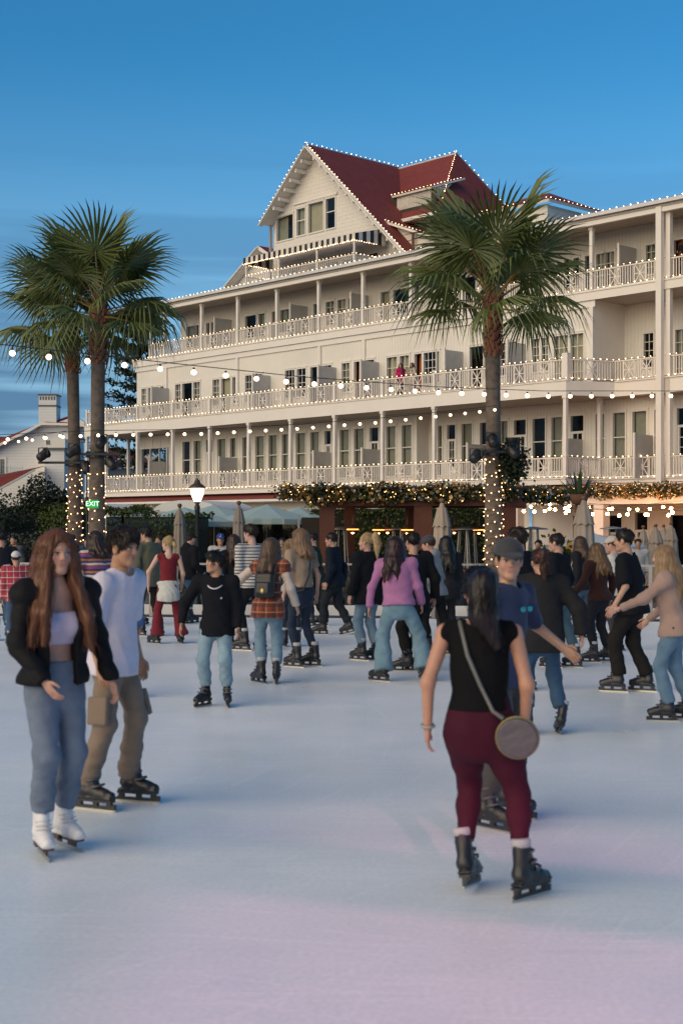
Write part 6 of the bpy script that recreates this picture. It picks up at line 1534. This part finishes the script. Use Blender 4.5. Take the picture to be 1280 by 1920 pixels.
man, nS = person('man in grey cap and blue shirt looking back over the woman in maroon leggings', C(936, 8.25), -132, res='near', group=G_SK, H=1.67, skin=(.50, .29, .20), lean=6, cap=dict(col=(.045, .045, .05)),
    head=(-46, 3, 0), hair=dict(style='short', color=(.012, .009, .008)), bare=('fore',), arms=((.40, .34, -.60, (.6, -.6, -.4)), (.15, .1, -.95)), feet=((-.2, -.05, 0, 6), (.18, .06, 0, -4)), crouch=.02, cuffs=False,
    tops=[dict(name='shirt', col=(.018, .032, .085), ease=.016, arm=.024, loose=.155, sleeve=.95, hem=-.08, fold=.006)],
    legs=dict(fit='straight', col=(.06, .055, .055), kind='cotton', end=1.94))
# -- middle distance, from the right edge to the left
person('woman with red scrunchie on her ponytail, dark overshirt and blue jeans', C(1019, 11.8), 2, group=G_SK, H=1.545, fem=True, skin=(.5, .28, .2), lean=6, hips=(-.02, 0),
    head=(4, 6, 0), hair=dict(style='pony', color=(.050, .022, .014), len=.26, ph=.06, tv=1.2), arms=((.24, .12, -.9), (.38, -.02, -.88, (.8, -.5, 0))), feet=((-.155, -.02, .02, 8), (.125, .0, 0, -4, -14, 10)), crouch=.02,
    tops=[dict(name='overshirt', col=(.020, .020, .022), ease=.045, arm=.05, cuff=.045, loose=.200, hem=-.16, fold=.012, ff=10, collar=.02)], legs=dict(name='jeans', fit='straight', col=(.030, .075, .145)))
person('tall man in black tee and black trousers gliding to the left', C(1184, 14.75), 62, group=G_SK, H=1.70, skin=(.50, .29, .20), lean=7, cuffs=False, head=(4, 3, 0), hair=dict(style='short', color=(.010, .008, .008)), bare=('fore',), build=1.04,
    arms=((.16, .22, -.88), (.10, .10, -.95)), feet=((-.08, .17, 0, 4), (.10, -.10, 0, -4)), crouch=.010, tops=[dict(name='tee', col=(.009, .010, .014), ease=.024, arm=.036, loose=.172, sleeve=.95, hem=-.12, fold=.008)],
    legs=dict(fit='baggy', col=(.016, .015, .015), kind='cotton', end=1.93))
person('blonde woman in beige-pink sweater reaching forward at the right edge', C(1262, 12.6), 72, group=G_SK, H=1.56, fem=True, skin=(.55, .33, .25), lean=8, head=(2, 4, 0), hair=dict(style='long', color=(.26, .165, .085), len=.30, front=.3, vol=1.02), cuffs=False,
    arms=((.12, .88, -.42, (.4, -.4, -.8)), (.2, .5, -.75)), feet=((-.09, .08, 0, 6), (.10, -.10, 0, -6)), crouch=.010, tops=[dict(name='sweater', col=(.40, .27, .22), kind='knit', ease=.035, arm=.036, loose=.168, hem=-.10, fold=.009, cuff=.014)],
    legs=dict(name='jeans', fit='straight', col=(.13, .22, .31), end=1.93))
person('boy in black sweatshirt with white chain, light jeans, looking to the left', C(406, 13.6), 176, group=G_SK, H=1.49, skin=(.44, .24, .15), lean=1, head=(-62, 0, 0), hair=dict(style='short', color=BLACKH, vol=1.25, fringe=True), build=.97, cuffs=False,
    arms=((.12, .10, -.96), (.36, .12, -.88, (.8, -.5, 0))), feet=((-.11, .02, 0, 14), (.12, .02, 0, -28)), crouch=.02, tops=[dict(name='sweatshirt', col=BLK, ease=.028, arm=.034, loose=.168, hem=-.13, fold=.009, cuff=.016)], legs=dict(name='jeans', fit='baggy', col=(.22, .33, .40), bunch=.006, end=1.76))
person('woman with cream sleeves, rust plaid shirt and small black backpack', C(503, 15.55), -22, group=G_SK, H=1.60, fem=True, skin=(.5, .29, .21), lean=7, head=(-10, 6, 0), hair=dict(style='long', color=(.085, .05, .028), len=.22, front=.2),
    arms=((.78, .30, -.40, (.3, -.6, -.6)), (.25, .25, -.88)), feet=((-.10, .0, 0, 60), (.09, .04, 0, 20)), crouch=.010,
    tops=[dict(name='cream_jersey', col=(.55, .46, .40), ease=.014, arm=.026, hem=-.02), dict(name='plaid_shirt', mat=plaid('rust_plaid', (.20, .035, .015), (.03, .012, .010), (.42, .20, .10)), ease=.032, sleeve=.35, arm=.03, loose=.16, hem=-.16, fold=.012)], legs=dict(name='jeans', fit='straight', col=(.16, .26, .34)))
person('woman in tan cropped tee and navy skinny jeans facing left', C(566, 17.4), 42, group=G_SK, H=1.69, fem=True, skin=(.52, .30, .22), lean=3, head=(22, 0, 0), hair=dict(style='long', color=(.17, .10, .055), len=.13, front=.1), bare=('fore',),
    arms=((.12, .15, -.95), (.16, .02, -.96)), feet=((-.12, .0, 0, 14), (.13, -.05, 0, 20)), tops=[dict(name='tee', col=(.32, .235, .165), ease=.022, arm=.034, loose=.150, sleeve=.6, hem=.05, fold=.008)], legs=dict(name='skinny_jeans', fit='slim', col=(.012, .024, .050)))
person('man in dark navy jacket and trousers striding left near the rink edge', C(628, 22.5), 74, group=G_SK, H=1.62, skin=(.5, .28, .2), lean=5, head=(0, 4, 0), hair=dict(style='short', color=DBROWN), arms=((.10, .16, -.94), (.1, -.12, -.95)), feet=((-.07, .22, 0, 4), (.07, -.22, .02, -4, -14)), crouch=.010,
    tops=[dict(name='jacket', col=(.010, .016, .026), ease=.036, arm=.036, loose=.17, hem=-.14, collar=.02, fold=.009)], legs=dict(fit='baggy', col=(.020, .024, .030), kind='cotton'))
person('woman with blonde ponytail, bulky black jacket and light jeans', C(690, 18.2), 38, group=G_SK, H=1.62, fem=True, skin=(.55, .33, .25), lean=3, head=(34, 0, 0), hair=dict(style='pony', color=BLOND, len=.34, ph=.085, tv=1.3), arms=((.22, .05, -.95), (.18, .05, -.95)), feet=((-.09, .06, 0, 18), (.09, -.02, 0, 10)),
    tops=[dict(name='jacket', col=BLK, ease=.045, arm=.042, loose=.19, hem=-.17, fold=.012, collar=.02)], legs=dict(name='jeans', fit='straight', col=(.14, .23, .31)))
person('woman in pink sweatshirt and wide light jeans with long dark hair', C(742, 15.75), -8, group=G_SK, H=1.625, fem=True, skin=(.45, .25, .17), lean=8, roll=-4, head=(-10, 6, 0), hair=dict(style='long', color=(.026, .011, .009), len=.28, front=.1, vol=1.05), hips=(.03, 0), cuffs=False,
    arms=((.34, .02, -.92, (.8, -.5, 0)), (.16, .3, -.9)), feet=((-.17, -.02, 0, 60), (.32, .02, .02, -30, -16)), crouch=.018, tops=[dict(name='sweatshirt', col=(.40, .17, .34), kind='knit', ease=.036, arm=.040, loose=.178, hem=-.03, fold=.011, cuff=.018)], legs=dict(name='wide_jeans', fit='wide', col=(.16, .27, .34), fold=.007))
person('man in black jacket half hidden behind the pink sweatshirt', C(776, 16.9), 22, group=G_SK, H=1.65, skin=(.5, .28, .2), head=(10, 0, 0), hair=dict(style='short', color=BLACKH), arms=((.12, .1, -.95), (.22, .1, -.93)), feet=((-.12, .0, 0, 60), (.02, -.06, 0, 40)), cuffs=False, tops=[dict(name='jacket', col=(.012, .012, .013), ease=.04, arm=.04, loose=.18, hem=-.22, fold=.01)], legs=dict(fit='straight', col=(.014, .014, .015), kind='cotton', end=1.9))
person('man in grey hooded sweatshirt and dark cap facing left', C(816, 19.0), 72, group=G_SK, H=1.60, skin=(.52, .30, .22), lean=8, cap=dict(col=(.05, .05, .065)), head=(0, 10, 0), hair=dict(style='short', color=BROWN), arms=((.1, .35, -.8), (.1, .2, -.9)), feet=((-.08, .12, 0, 0), (.08, -.2, 0, -6)), crouch=.014, bare=('fore',),
    tops=[dict(name='hooded_sweatshirt', col=(.215, .225, .235), ease=.032, arm=.036, loose=.165, sleeve=1.45, hem=-.08, hood=True, fold=.009)], legs=dict(fit='straight', col=(.013, .013, .014), kind='cotton'))
person('woman with long black hair partly hidden behind the grey sweatshirt', C(838, 20.2), 20, group=G_SK, H=1.58, fem=True, res='far', hair=dict(style='long', color=BLACKH, len=.36, front=0), tops=[dict(name='coat', col=CH, ease=.035, loose=.16, hem=-.2)], legs=dict(fit='straight', col=CH))
person('dark-haired man in black jacket with red lining facing left', C(978, 14.9), 52, group=G_SK, H=1.70, skin=(.52, .31, .23), lean=4, head=(10, 0, 0), hair=dict(style='short', color=(.020, .012, .010), vol=1.2), arms=(HANG, HANG), tops=[dict(name='red_shirt', col=(.30, .01, .02), ease=.018, hem=-.1), dict(name='jacket', col=BLK, ease=.040, arm=.036, loose=.168, hem=-.12, open=(.05, .06, .01), collar=.02)], legs=dict(fit='straight', col=(.055, .035, .02), kind='cotton'))
person('man in plain black sweatshirt beside the folded beige parasol', C(1052, 17.3), 58, group=G_SK, H=1.63, skin=(.53, .31, .23), lean=6, head=(4, 2, 0), hair=dict(style='short', color=(.018, .012, .010)), arms=(HANG, (.14, .15, -.93)), feet=((-.08, .1, 0, 4), (.1, -.12, 0, -4)), tops=[dict(name='sweatshirt', col=BLK, ease=.034, arm=.036, loose=.17, hem=-.1)], legs=dict(name='jeans', fit='straight', col=(.05, .10, .14)))
person('woman with wavy dark-blonde hair and dark brown top', C(1122, 18.0), 34, group=G_SK, H=1.50, fem=True, skin=(.5, .28, .2), lean=4, head=(16, 4, 0), hair=dict(style='long', color=(.13, .075, .035), len=.20, front=.1, wave=.02), arms=((.3, .35, -.75), (.2, .1, -.92)), feet=((-.13, .0, 0, 40), (.12, .0, 0, 30)),
    tops=[dict(name='top', col=(.035, .012, .010), kind='knit', ease=.03, arm=.03, loose=.15, hem=-.05)], legs=dict(fit='straight', col=(.012, .014, .020)))
person('man in white tee and pale cap behind the tall man in black', C(1153, 19.6), 70, group=G_SK, H=1.57, res='far', skin=(.5, .28, .2), cap=dict(col=(.50, .44, .38)), head=(0, 6, 0), hair=dict(style='short', color=BROWN), tops=[dict(name='tee', col=(.55, .53, .50), ease=.026, arm=.034, loose=.165, sleeve=.8, hem=-.1)], legs=dict(fit='straight', col=(.05, .05, .06)))
person('blonde woman in red vest and flared red trousers with white jacket tied at waist', C(316, 20.8), 12, group=G_SK, H=1.56, fem=True, skin=(.58, .37, .28), lean=4, head=(46, 2, 0), hair=dict(style='pony', color=(.45, .33, .17), len=.07, ph=-.01, tv=.8), bare=('arms',), cuffs=False,
    arms=((.28, .12, -.9, (.8, -.5, 0)), (.12, .3, -.88)), feet=((-.20, .0, 0, 40), (.19, .02, 0, 10)), tops=[dict(name='vest', col=(.155, .006, .014), ease=.014, sleeve=0, hem=.04, vneck=(.09, .12), fold=.003)], legs=dict(name='flared_trousers', fit='flare', col=(.15, .006, .016), kind='cotton'))
person('man in olive field jacket and black jeans', C(281, 22.2), 52, group=G_SK, H=1.70, skin=(.52, .31, .23), lean=5, head=(14, 4, 0), hair=dict(style='short', color=BLACKH, vol=1.15), arms=((.12, .4, -.75), (.14, .3, -.8)), feet=((-.08, .14, 0, 6), (.08, -.12, 0, 0)), tops=[dict(name='field_jacket', col=(.105, .105, .066), ease=.038, arm=.042, loose=.178, hem=-.16, collar=.03, fold=.010)], legs=dict(name='jeans', fit='slim', col=(.012, .012, .014)))
person('man in black hooded top and black cap beside the lamp post', C(353, 25.0), -52, group=G_SK, H=1.60, skin=(.52, .31, .23), cap=dict(col=(.02, .02, .022)), head=(10, 2, 0), hair=dict(style='short', color=BROWN), arms=((.16, .4, -.7), (.12, .3, -.8)), feet=((-.08, .12, 0, 0), (.08, -.1, 0, 0)), tops=[dict(name='hooded_top', col=BLK, ease=.034, arm=.036, loose=.165, hem=-.1, hood=True)], legs=dict(name='jeans', fit='slim', col=(.03, .075, .14)))
person('brown-haired woman in long dark coat between the boy and the plaid shirt', C(441, 20.6), 30, group=G_SK, H=1.60, fem=True, skin=(.5, .28, .2), head=(-40, 4, 0), hair=dict(style='long', color=(.045, .022, .014), len=.24, front=0), tops=[dict(name='coat', col=(.014, .013, .014), ease=.038, arm=.036, loose=.17, hem=-.28)], legs=dict(name='jeans', fit='straight', col=(.13, .22, .29)))
person('man in black and white striped tee and black trousers', C(474, 19.6), 36, group=G_SK, H=1.74, skin=(.54, .33, .25), lean=4, head=(22, 2, 0), hair=dict(style='short', color=(.020, .013, .011), vol=1.15), arms=(HANG, HANG), feet=((-.1, .12, 0, 30), (.1, -.06, 0, 0)), tops=[dict(name='striped_tee', mat=striped('fine_black_white_stripe', [(.50, .48, .46), (.50, .48, .46), (.03, .03, .03)], .045), ease=.022, arm=.03, loose=.16, sleeve=1.5, hem=-.08)], legs=dict(fit='slim', col=(.013, .013, .016), kind='cotton'))
person('dark-haired girl in multicoloured striped sweater behind the boy in white', C(182, 17.6), 38, group=G_SK, H=1.66, fem=True, skin=(.5, .28, .2), head=(26, 2, 0), hair=dict(style='long', color=(.030, .018, .012), len=.05, front=0), arms=((.2, .5, -.55), (.2, .35, -.7)), tops=[dict(name='striped_sweater', mat=striped('rainbow_stripe', [(.32, .05, .05), (.55, .5, .45), (.05, .05, .14), (.45, .14, .05), (.04, .03, .04), (.14, .06, .28)], .16, wob=.03), ease=.036, arm=.038, loose=.168, hem=-.06)], legs=dict(name='jeans', fit='straight', col=(.05, .09, .16)))
person('child in blue mostly hidden behind the boy in white', C(226, 14.25), 10, group=G_SK, H=1.38, res='far', hair=dict(style='short', color=BROWN), feet=((-.08, 0, 0, 4), (.15, .0, 0, -6)), tops=[dict(name='sweatshirt', col=(.05, .12, .28), ease=.03, loose=.15, hem=-.1)], legs=dict(name='jeans', fit='straight', col=(.05, .10, .18)))
person('curly fair-haired person in white top behind the tan tee', C(546, 20.3), 10, group=G_SK, H=1.52, fem=True, res='far', head=(-20, 0, 0), hair=dict(style='long', color=(.22, .14, .075), len=.08, vol=1.12, fuzz=.009), tops=[dict(name='white_top', col=(.55, .53, .52), ease=.03, loose=.15, hem=-.05)], legs=dict(fit='straight', col=(.02, .03, .05)))
person('man in dark tee and jeans at the left edge', C(4, 21.4), 30, group=G_SK, H=1.66, skin=(.46, .26, .18), head=(30, 0, 0), hair=dict(style='short', color=BLACKH), bare=('fore',), tops=[dict(name='tee', col=(.018, .020, .026), ease=.026, arm=.034, loose=.168, sleeve=.8, hem=-.12)], legs=dict(name='jeans', fit='straight', col=(.06, .14, .24)))
person('small person in red and white checked shirt with white hat at the left edge', C(31, 20.2), 20, group=G_SK, H=1.34, res='far', cap=dict(col=(.6, .58, .57), yaw=170), hair=dict(style='short', color=BROWN), tops=[dict(name='checked_shirt', mat=plaid('red_white_check', (.34, .03, .05), (.30, .02, .03), (.6, .55, .55), .09), ease=.04, arm=.04, loose=.165, hem=-.1)], legs=dict(name='jeans', fit='straight', col=(.05, .09, .16)))
# -- filling in along the far side of the rink
def far_skater(label, px, z, H, yaw, top, leg, hair, fem=False, hst='short', **k):
    kw = dict(res='far', group=G_SK, H=H, fem=fem, lean=5, hair=dict(style=hst, color=hair, len=.18, front=.1), tops=[dict(name='jacket', col=top, ease=.034, arm=.034, loose=.165, hem=-.12)], legs=dict(fit='straight', col=leg), feet=((-.09, .1, 0, 6), (.1, -.08, 0, -6)))
    kw.update(k); person(label, C(px, z), yaw, **kw)
far_skater('skater in grey coat left of the olive jacket', 258, 24.6, 1.62, -60, (.10, .10, .11), (.03, .035, .05), BROWN)
far_skater('skater in dark green coat left of the tan tee', 592, 24.4, 1.60, 80, (.02, .035, .025), (.015, .016, .02), BLACKH)
far_skater('skater in dark coat right of the largest parasol', 1092, 21.8, 1.56, 50, (.016, .016, .02), (.05, .09, .14), BROWN, True, 'long')
# -- on the balconies
def on_deck(s, d): p = HOTEL_M @ Vector((s, d, 0)); return (p.x, p.y)
person('woman in bright pink jacket on the middle balcony', on_deck(4.66, .75), 215, res='far', group='people on the balconies', z=7.62, lift=0, skates=None, H=1.62, fem=True, head=(-60, 0, 0), hair=dict(style='long', color=BLACKH, len=.25, front=0), tops=[dict(name='jacket', col=(.50, .01, .12), ease=.05, arm=.045, loose=.19, hem=-.14)], legs=dict(fit='straight', col=BLK))
person('long-haired woman in cream sweater talking to the one in pink', on_deck(5.5, .7), 120, res='far', group='people on the balconies', z=7.62, lift=0, skates=None, H=1.58, fem=True, head=(10, 0, 0), hair=dict(style='long', color=(.08, .045, .025), len=.3, front=0), arms=((.1, .5, -.4), (.1, .4, -.5)), tops=[dict(name='sweater', col=(.45, .40, .34), kind='knit', ease=.03, loose=.16, hem=-.05)], legs=dict(name='skirt', fit='wide', col=(.35, .22, .20)))
person('woman in black with sunglasses leaning at the highest balcony rail', on_deck(18.75, 2.3), 150, res='far', group='people on the balconies', z=11.44, lift=0, skates=None, H=1.60, fem=True, hair=dict(style='long', color=BLACKH, len=.2, front=.3), arms=((.15, .5, -.45), (.15, .5, -.45)), tops=[dict(name='top', col=BLK, ease=.03, loose=.15, hem=-.1)], legs=dict(fit='wide', col=BLK))
# ------------------------------------------------------------------ spectators beyond the barrier
G_SP = 'people standing or sitting beyond the barrier'
def look(label, px, z, ytop, yaw, col, hair, fem=False, sit=False, hst='short', **k):
    Ht = 1.8 - (ytop - 985) * z / 2560
    kw = dict(res='far', group=G_SP, H=Ht if not sit else (Ht / .72 if Ht < 1.35 else 1.7), fem=fem, lift=0, skates=None, hair=dict(style=hst, color=hair, len=.16, front=.2), tops=[dict(name='jacket', col=col, ease=.034, arm=.034, loose=.165, hem=-.12)], legs=dict(fit='straight', col=(.03, .035, .05)))
    if sit: kw.update(crouch=.27, feet=((-.1, .42, 0, 0), (.1, .42, 0, 0)), hips=(0, -.05), arms=((.1, .5, -.6), (.1, .5, -.6)))
    kw.update(k); person(label, C(px, z), yaw, **kw)
look('dark-haired bystander in blue behind the girl with the striped sweater', 138, 29.5, 1000, 20, (.05, .10, .16), BLACKH)
look('bystander with brown hair left of the white tee', 160, 30.5, 1008, 200, (.16, .12, .10), BROWN, True, hst='long')
look('bystander in black behind the olive jacket', 300, 29.0, 1004, 160, BLK, BROWN)
look('boy in royal blue cap and white tee left of the second folded parasol', 413, 28.8, 1001, 190, (.50, .49, .48), BROWN, cap=dict(col=(.012, .045, .26)), bare=('fore',))
look('bystander in grey behind the plaid shirt', 530, 30.0, 1008, 170, (.10, .10, .11), DBROWN, True, hst='long')
look('seated guest in patterned jacket between navy jacket and blonde ponytail', 645, 28.4, 1068, 180, (.075, .065, .05), BROWN, sit=True)
look('seated guest with red hair beside the lit palm', 868, 28.5, 1066, 185, (.22, .08, .03), (.10, .04, .02), True, True, 'long')
look('seated guest in dark coat left of the grey sweatshirt', 600, 28.6, 1064, 175, (.04, .035, .035), BROWN, sit=True)
look('bystander in dark coat under the pergola', 1010, 29.5, 1012, 150, (.025, .02, .02), DBROWN)
look('bystander with grey jacket at the far left hedge', 30, 31.0, 1003, 150, (.06, .06, .065), BLACKH)
look('bystander in brown between olive jacket and red vest', 243, 28.6, 1010, 190, (.12, .08, .06), BROWN, True, hst='long')
look('bystander in white shirt near the small porch parasol', 1195, 31.0, 1010, 170, (.45, .44, .43), BROWN)

# ------------------------------------------------------------------ things worn or carried
def same_place(o, root): o.location = root.location; o.rotation_euler = root.rotation_euler; return o
def ring_np(c, n, r, t, seg=18, flatx=1.0):
    n = unit(V3(n)); a = unit(np.cross(n, V3(0, .3, 1) if abs(n[2]) < .9 else V3(0, 1, 0))); b_ = np.cross(n, a); th = np.linspace(0, 2*math.pi, seg + 1); P_ = V3(c) + np.cos(th)[:, None]*a*r + np.sin(th)[:, None]*b_*r*flatx
    return tube_np(P_, np.full(seg + 1, t), 5)
# grey round shoulder bag of the woman in maroon leggings
s_ = mS['s']; u, r_, f_ = mS['u'], mS['r'], mS['f']; bc = V3(.135, -.225, .80)
bag = same_place(empty('shoulder_bag'), mar); tag(bag, 'round grey shoulder bag at the hip of the woman in maroon', 'bag')
g = Grid(bc - .16, bc + .16, .007); ax = unit(V3(.10, 1, .08)); g.apply(rcone(bc - ax*.012, bc + ax*.012, .096, .096), 0); g.cut(bc - ax*.026, -ax); g.cut(bc + ax*.026, ax); g.ripple(folds(4, .002, 30))
newobj('body', mesh_np('body', *g.mesh(), cloth((.085, .080, .088), 'leather'), True), bag)
newobj('zip', mesh_np('zip', *ring_np(bc + ax*.0, ax, .099, .0055, 30), mat('gold_zip', (.28, .24, .10), .4, metal=.5), True), bag)
sp = [mS['neck'] - r_*.075 + f_*.10 - u*.08, mS['neck'] - r_*.10 + u*.035 + f_*.02, mS['neck'] - r_*.095 + u*.01 - f_*.06, mS['pel'] + u*.36*s_ - r_*.06 - f_*.135*s_, mS['pel'] + u*.20*s_ + r_*.0 - f_*.125*s_, mS['pel'] + u*.06*s_ + r_*.06 - f_*.155*s_, bc - ax*.0 + V3(-.06, 0, .085)]
newobj('strap', mesh_np('strap', *tube_np(sp, np.full(len(sp), .011), 6), cloth((.13, .13, .12), 'leather'), True), bag)
for i, (w_, col, nm) in enumerate(((1, (.55, .50, .10), 'wristband'), (0, (.35, .33, .33), 'bracelet'))):
    d = unit(mS['wr%d' % w_] - mS['el%d' % w_]); newobj(nm, mesh_np(nm, *ring_np(mS['wr%d' % w_] - d*.012, d, .031, .008), cloth(col, 'leather'), True), mar)
P2 = {o['label'].split(' with ')[0][:26]: (o, S) for o, S in PEOPLE}
def who(sub): return [(o, S) for o, S in PEOPLE if sub in o['label']][0]
# small black backpack
o, S = who('rust plaid'); bp = same_place(empty('backpack'), o); tag(bp, 'small black backpack with gold patches on the plaid shirt', 'backpack'); c = S['pel'] + S['u']*.22*S['s'] - S['f']*.20*S['s'] + S['r']*.03
g = Grid(c - .24, c + .24, .012); g.apply(obox(c, (.115, .06, .145), S['R'], .045), 0); g.apply(obox(c - S['f']*.055 - S['u']*.04, (.085, .025, .07), S['R'], .02), .01); newobj('body', mesh_np('body', *g.mesh(), cloth((.012, .012, .014), 'leather'), True), bp)
g = Grid(c - .24, c + .24, .01); g.apply(ellip(c - S['f']*.083 - S['u']*.07 + S['r']*.01, (.03, .012, .035), S['R']), 0); newobj('gold_patch', mesh_np('gold_patch', *g.mesh(), mat('gold_foil', (.42, .30, .10), .3, metal=.6), True), bp)
for sg in (-1, 1): newobj('strap', mesh_np('strap', *tube_np([c + S['u']*.12 + S['r']*sg*.07, S['neck'] + S['r']*sg*.09 - S['f']*.05 + S['u']*.02, S['neck'] + S['r']*sg*.09 + S['f']*.07 - S['u']*.02, S['pel'] + S['u']*.28 + S['r']*sg*.12 + S['f']*.08], np.full(4, .014), 5), cloth((.012, .012, .014), 'leather'), True), bp)
# white jacket tied round the waist
o, S = who('red vest'); c = S['pel']; s_ = S['s']; g = Grid(c - V3(.3, .3, .34), c + V3(.3, .3, .2), .014)
g.apply(rcone(c + S['u']*.03, c - V3(0, 0, .20) - S['f']*.035, .172*s_, .195*s_, (S['f'], .80)), 0); g.apply(obox(c + S['f']*.16, (.3, .13, .4), S['R'], .01), .02, 's'); g.cut(c + S['u']*.06, S['u']); g.cut(c - V3(0, 0, .20), -V3(0, -.35, 1)); g.ripple(folds(9, .012, 17)); newobj('tied_jacket', mesh_np('tied_jacket', *g.mesh(), cloth((.52, .53, .50), 'cotton'), True), o)
g = Grid(c - .3, c + .3, .014)
for sg in (-1, 1): g.apply(rcone(c + S['r']*sg*.165*s_ + S['u']*.03, c + S['f']*.13*s_ + S['r']*sg*.04 + S['u']*.02, .032, .028), .01); g.apply(rcone(c + S['f']*.14*s_ + S['u']*.01, c + S['f']*.15*s_ + S['r']*sg*.07 - S['u']*.2, .03, .024), .01)
newobj('tied_sleeves', mesh_np('tied_sleeves', *g.mesh(), cloth((.52, .53, .50), 'cotton'), True), o)
# chain and emblem of the boy in black
o, S = who('white chain'); th = np.linspace(0, 2*math.pi, 25); P_ = S['neck'] + np.cos(th)[:, None]*S['r']*.086 + np.sin(th)[:, None]*(S['f']*.112 - S['u']*.075) - S['u']*.022 + S['f']*.028; newobj('chain', mesh_np('chain', *tube_np(P_, np.full(25, .0075), 5), mat('white_beads', (.62, .60, .58), .35), True), o)
ec = S['pel'] + S['u']*.30*S['s'] - S['r']*.085*S['s'] + S['f']*.158*S['s']; g = Grid(ec - .05, ec + .05, .006); g.apply(obox(ec, (.007, .02, .010), S['R'], .003), 0); newobj('emblem', mesh_np('emblem', *g.mesh(), mat('white_print', (.6, .6, .6), .7), True), o)
# red scrunchie, cross-body straps
o, S = who('red scrunchie'); c = S['hc'] + S['Rh'] @ (V3(0, -.118, .06) * S['hs']); newobj('scrunchie', mesh_np('scrunchie', *ring_np(c, S['Rh'] @ V3(0, 1, .1), .028, .014, 14), cloth((.42, .012, .02), 'cotton'), True), o)
o, S = who('white tee and khaki'); 
for sub, a, b_, col in (('tan cropped', 1, -1, BLK), ('beige-pink', 1, -1, (.05, .02, .015))):
    o, S = who(sub); s_ = S['s']; P_ = [S['neck'] + S['r']*.10*a + S['f']*.07, S['neck'] + S['r']*.10*a + S['u']*.03, S['neck'] + S['r']*.085*a - S['f']*.08 - S['u']*.02, S['pel'] + S['u']*.24*s_ - S['f']*.145*s_ + S['r']*.02*a, S['pel'] + S['u']*.02*s_ - S['f']*.15*s_ - S['r']*.10*a, S['pel'] - S['u']*.02 - S['r']*.19*a]
    st = same_place(newobj('shoulder_strap', mesh_np('shoulder_strap', *tube_np(P_, np.full(6, .011), 5), cloth(col, 'leather'), True)), o); tag(st, 'thin dark cross-body strap over the %s' % ('tan cropped tee' if sub[0] == 't' else 'beige-pink sweater'), 'strap')
# emblem on the royal blue cap
o, S = who('royal blue cap'); c = S['hc'] + S['Rh'] @ (V3(0, .094, .085) * S['hs']); g = Grid(c - .06, c + .06, .008); g.apply(obox(c, (.006, .014, .026), S['Rh'], .003), 0); g.apply(obox(c + S['Rh'] @ V3(.018, 0, -.022), (.022, .014, .006), S['Rh'], .003), 0); newobj('cap_emblem', mesh_np('cap_emblem', *g.mesh(), mat('white_print', (.6, .6, .6), .7), True), o)
# sunglasses hung on the man's shirt
o, S = nS and (man, nS); c = S['neck'] - S['u']*.10 + S['f']*.155; sg_ = same_place(empty('sunglasses'), man); tag(sg_, 'sunglasses with teal lenses hung on the blue shirt', 'sunglasses')
for k in (-1, 1):
    g = Grid(c - .09, c + .09, .007); g.apply(ellip(c + S['r']*k*.034, (.027, .007, .02), S['R']), 0); newobj('lens', mesh_np('lens', *g.mesh(), mat('teal_lens', (.02, .35, .42), .12, metal=.4, var=.1), True), sg_)
newobj('bridge', mesh_np('bridge', *tube_np([c - S['r']*.01, c + S['r']*.01], [.004, .004], 5), mat('black_frame', (.01, .01, .01), .4, var=0)), sg_)

# ------------------------------------------------------------------ behind the photographer: light mast with pink gel and a beam added to shade a strip of ice
LM = Vector((3.2, -9.0, 5.5)); root = empty('light_mast', (LM.x, LM.y, 0)); tag(root, 'black mast carrying a pink-gelled stage light at the near end', 'light mast')
MB().tube([(0, 0, 0), (0, 0, LM.z + .1)], .05, 10).build('pole', M_black, root); MB().lathe([(.3, 0), (.3, .04), (.06, .08)], 14).build('base', M_black, root)
aim = Vector((1.5, 1.9, 0)); q = (aim - LM).to_track_quat('-Z', 'Y')
hb = MB(); hb.lathe([(.16, .30), (.17, .02), (.17, .0), (.10, .32)], 14); ho = hb.build('lamp_housing', M_black, root, True); ho.location = (0, .12, LM.z); ho.rotation_mode = 'QUATERNION'; ho.rotation_quaternion = q
sl_ = bpy.data.lights.new('pink_gel_light', 'SPOT'); so = bpy.data.objects.new('pink_gel_light', sl_); COL.objects.link(so); so.parent = root; so.location = (0, .12, LM.z); so.rotation_mode = 'QUATERNION'; so.rotation_quaternion = q
sl_.energy = 4500; sl_.color = (1.0, .27, .45); sl_.spot_size = R(20.5); sl_.spot_blend = .4; sl_.shadow_soft_size = .06
gt = empty('shade_beam', (0, .15, 0)); tag(gt, 'timber entrance gate with a cross beam at the near rink edge', 'shadow caster'); gd = Vector((1, -.38, 0)).normalized()
for k in (-3.4, 3.4): p = gd*k; MB().box(p.x - .07, p.x + .07, p.y - .07, p.y + .07, 0, 2.45).build('post', M_wood, gt)
MB().bar(gd*-3.6 + Vector((0, 0, 2.58)), gd*3.6 + Vector((0, 0, 2.58)), .12, .19).build('beam', M_wood, gt)
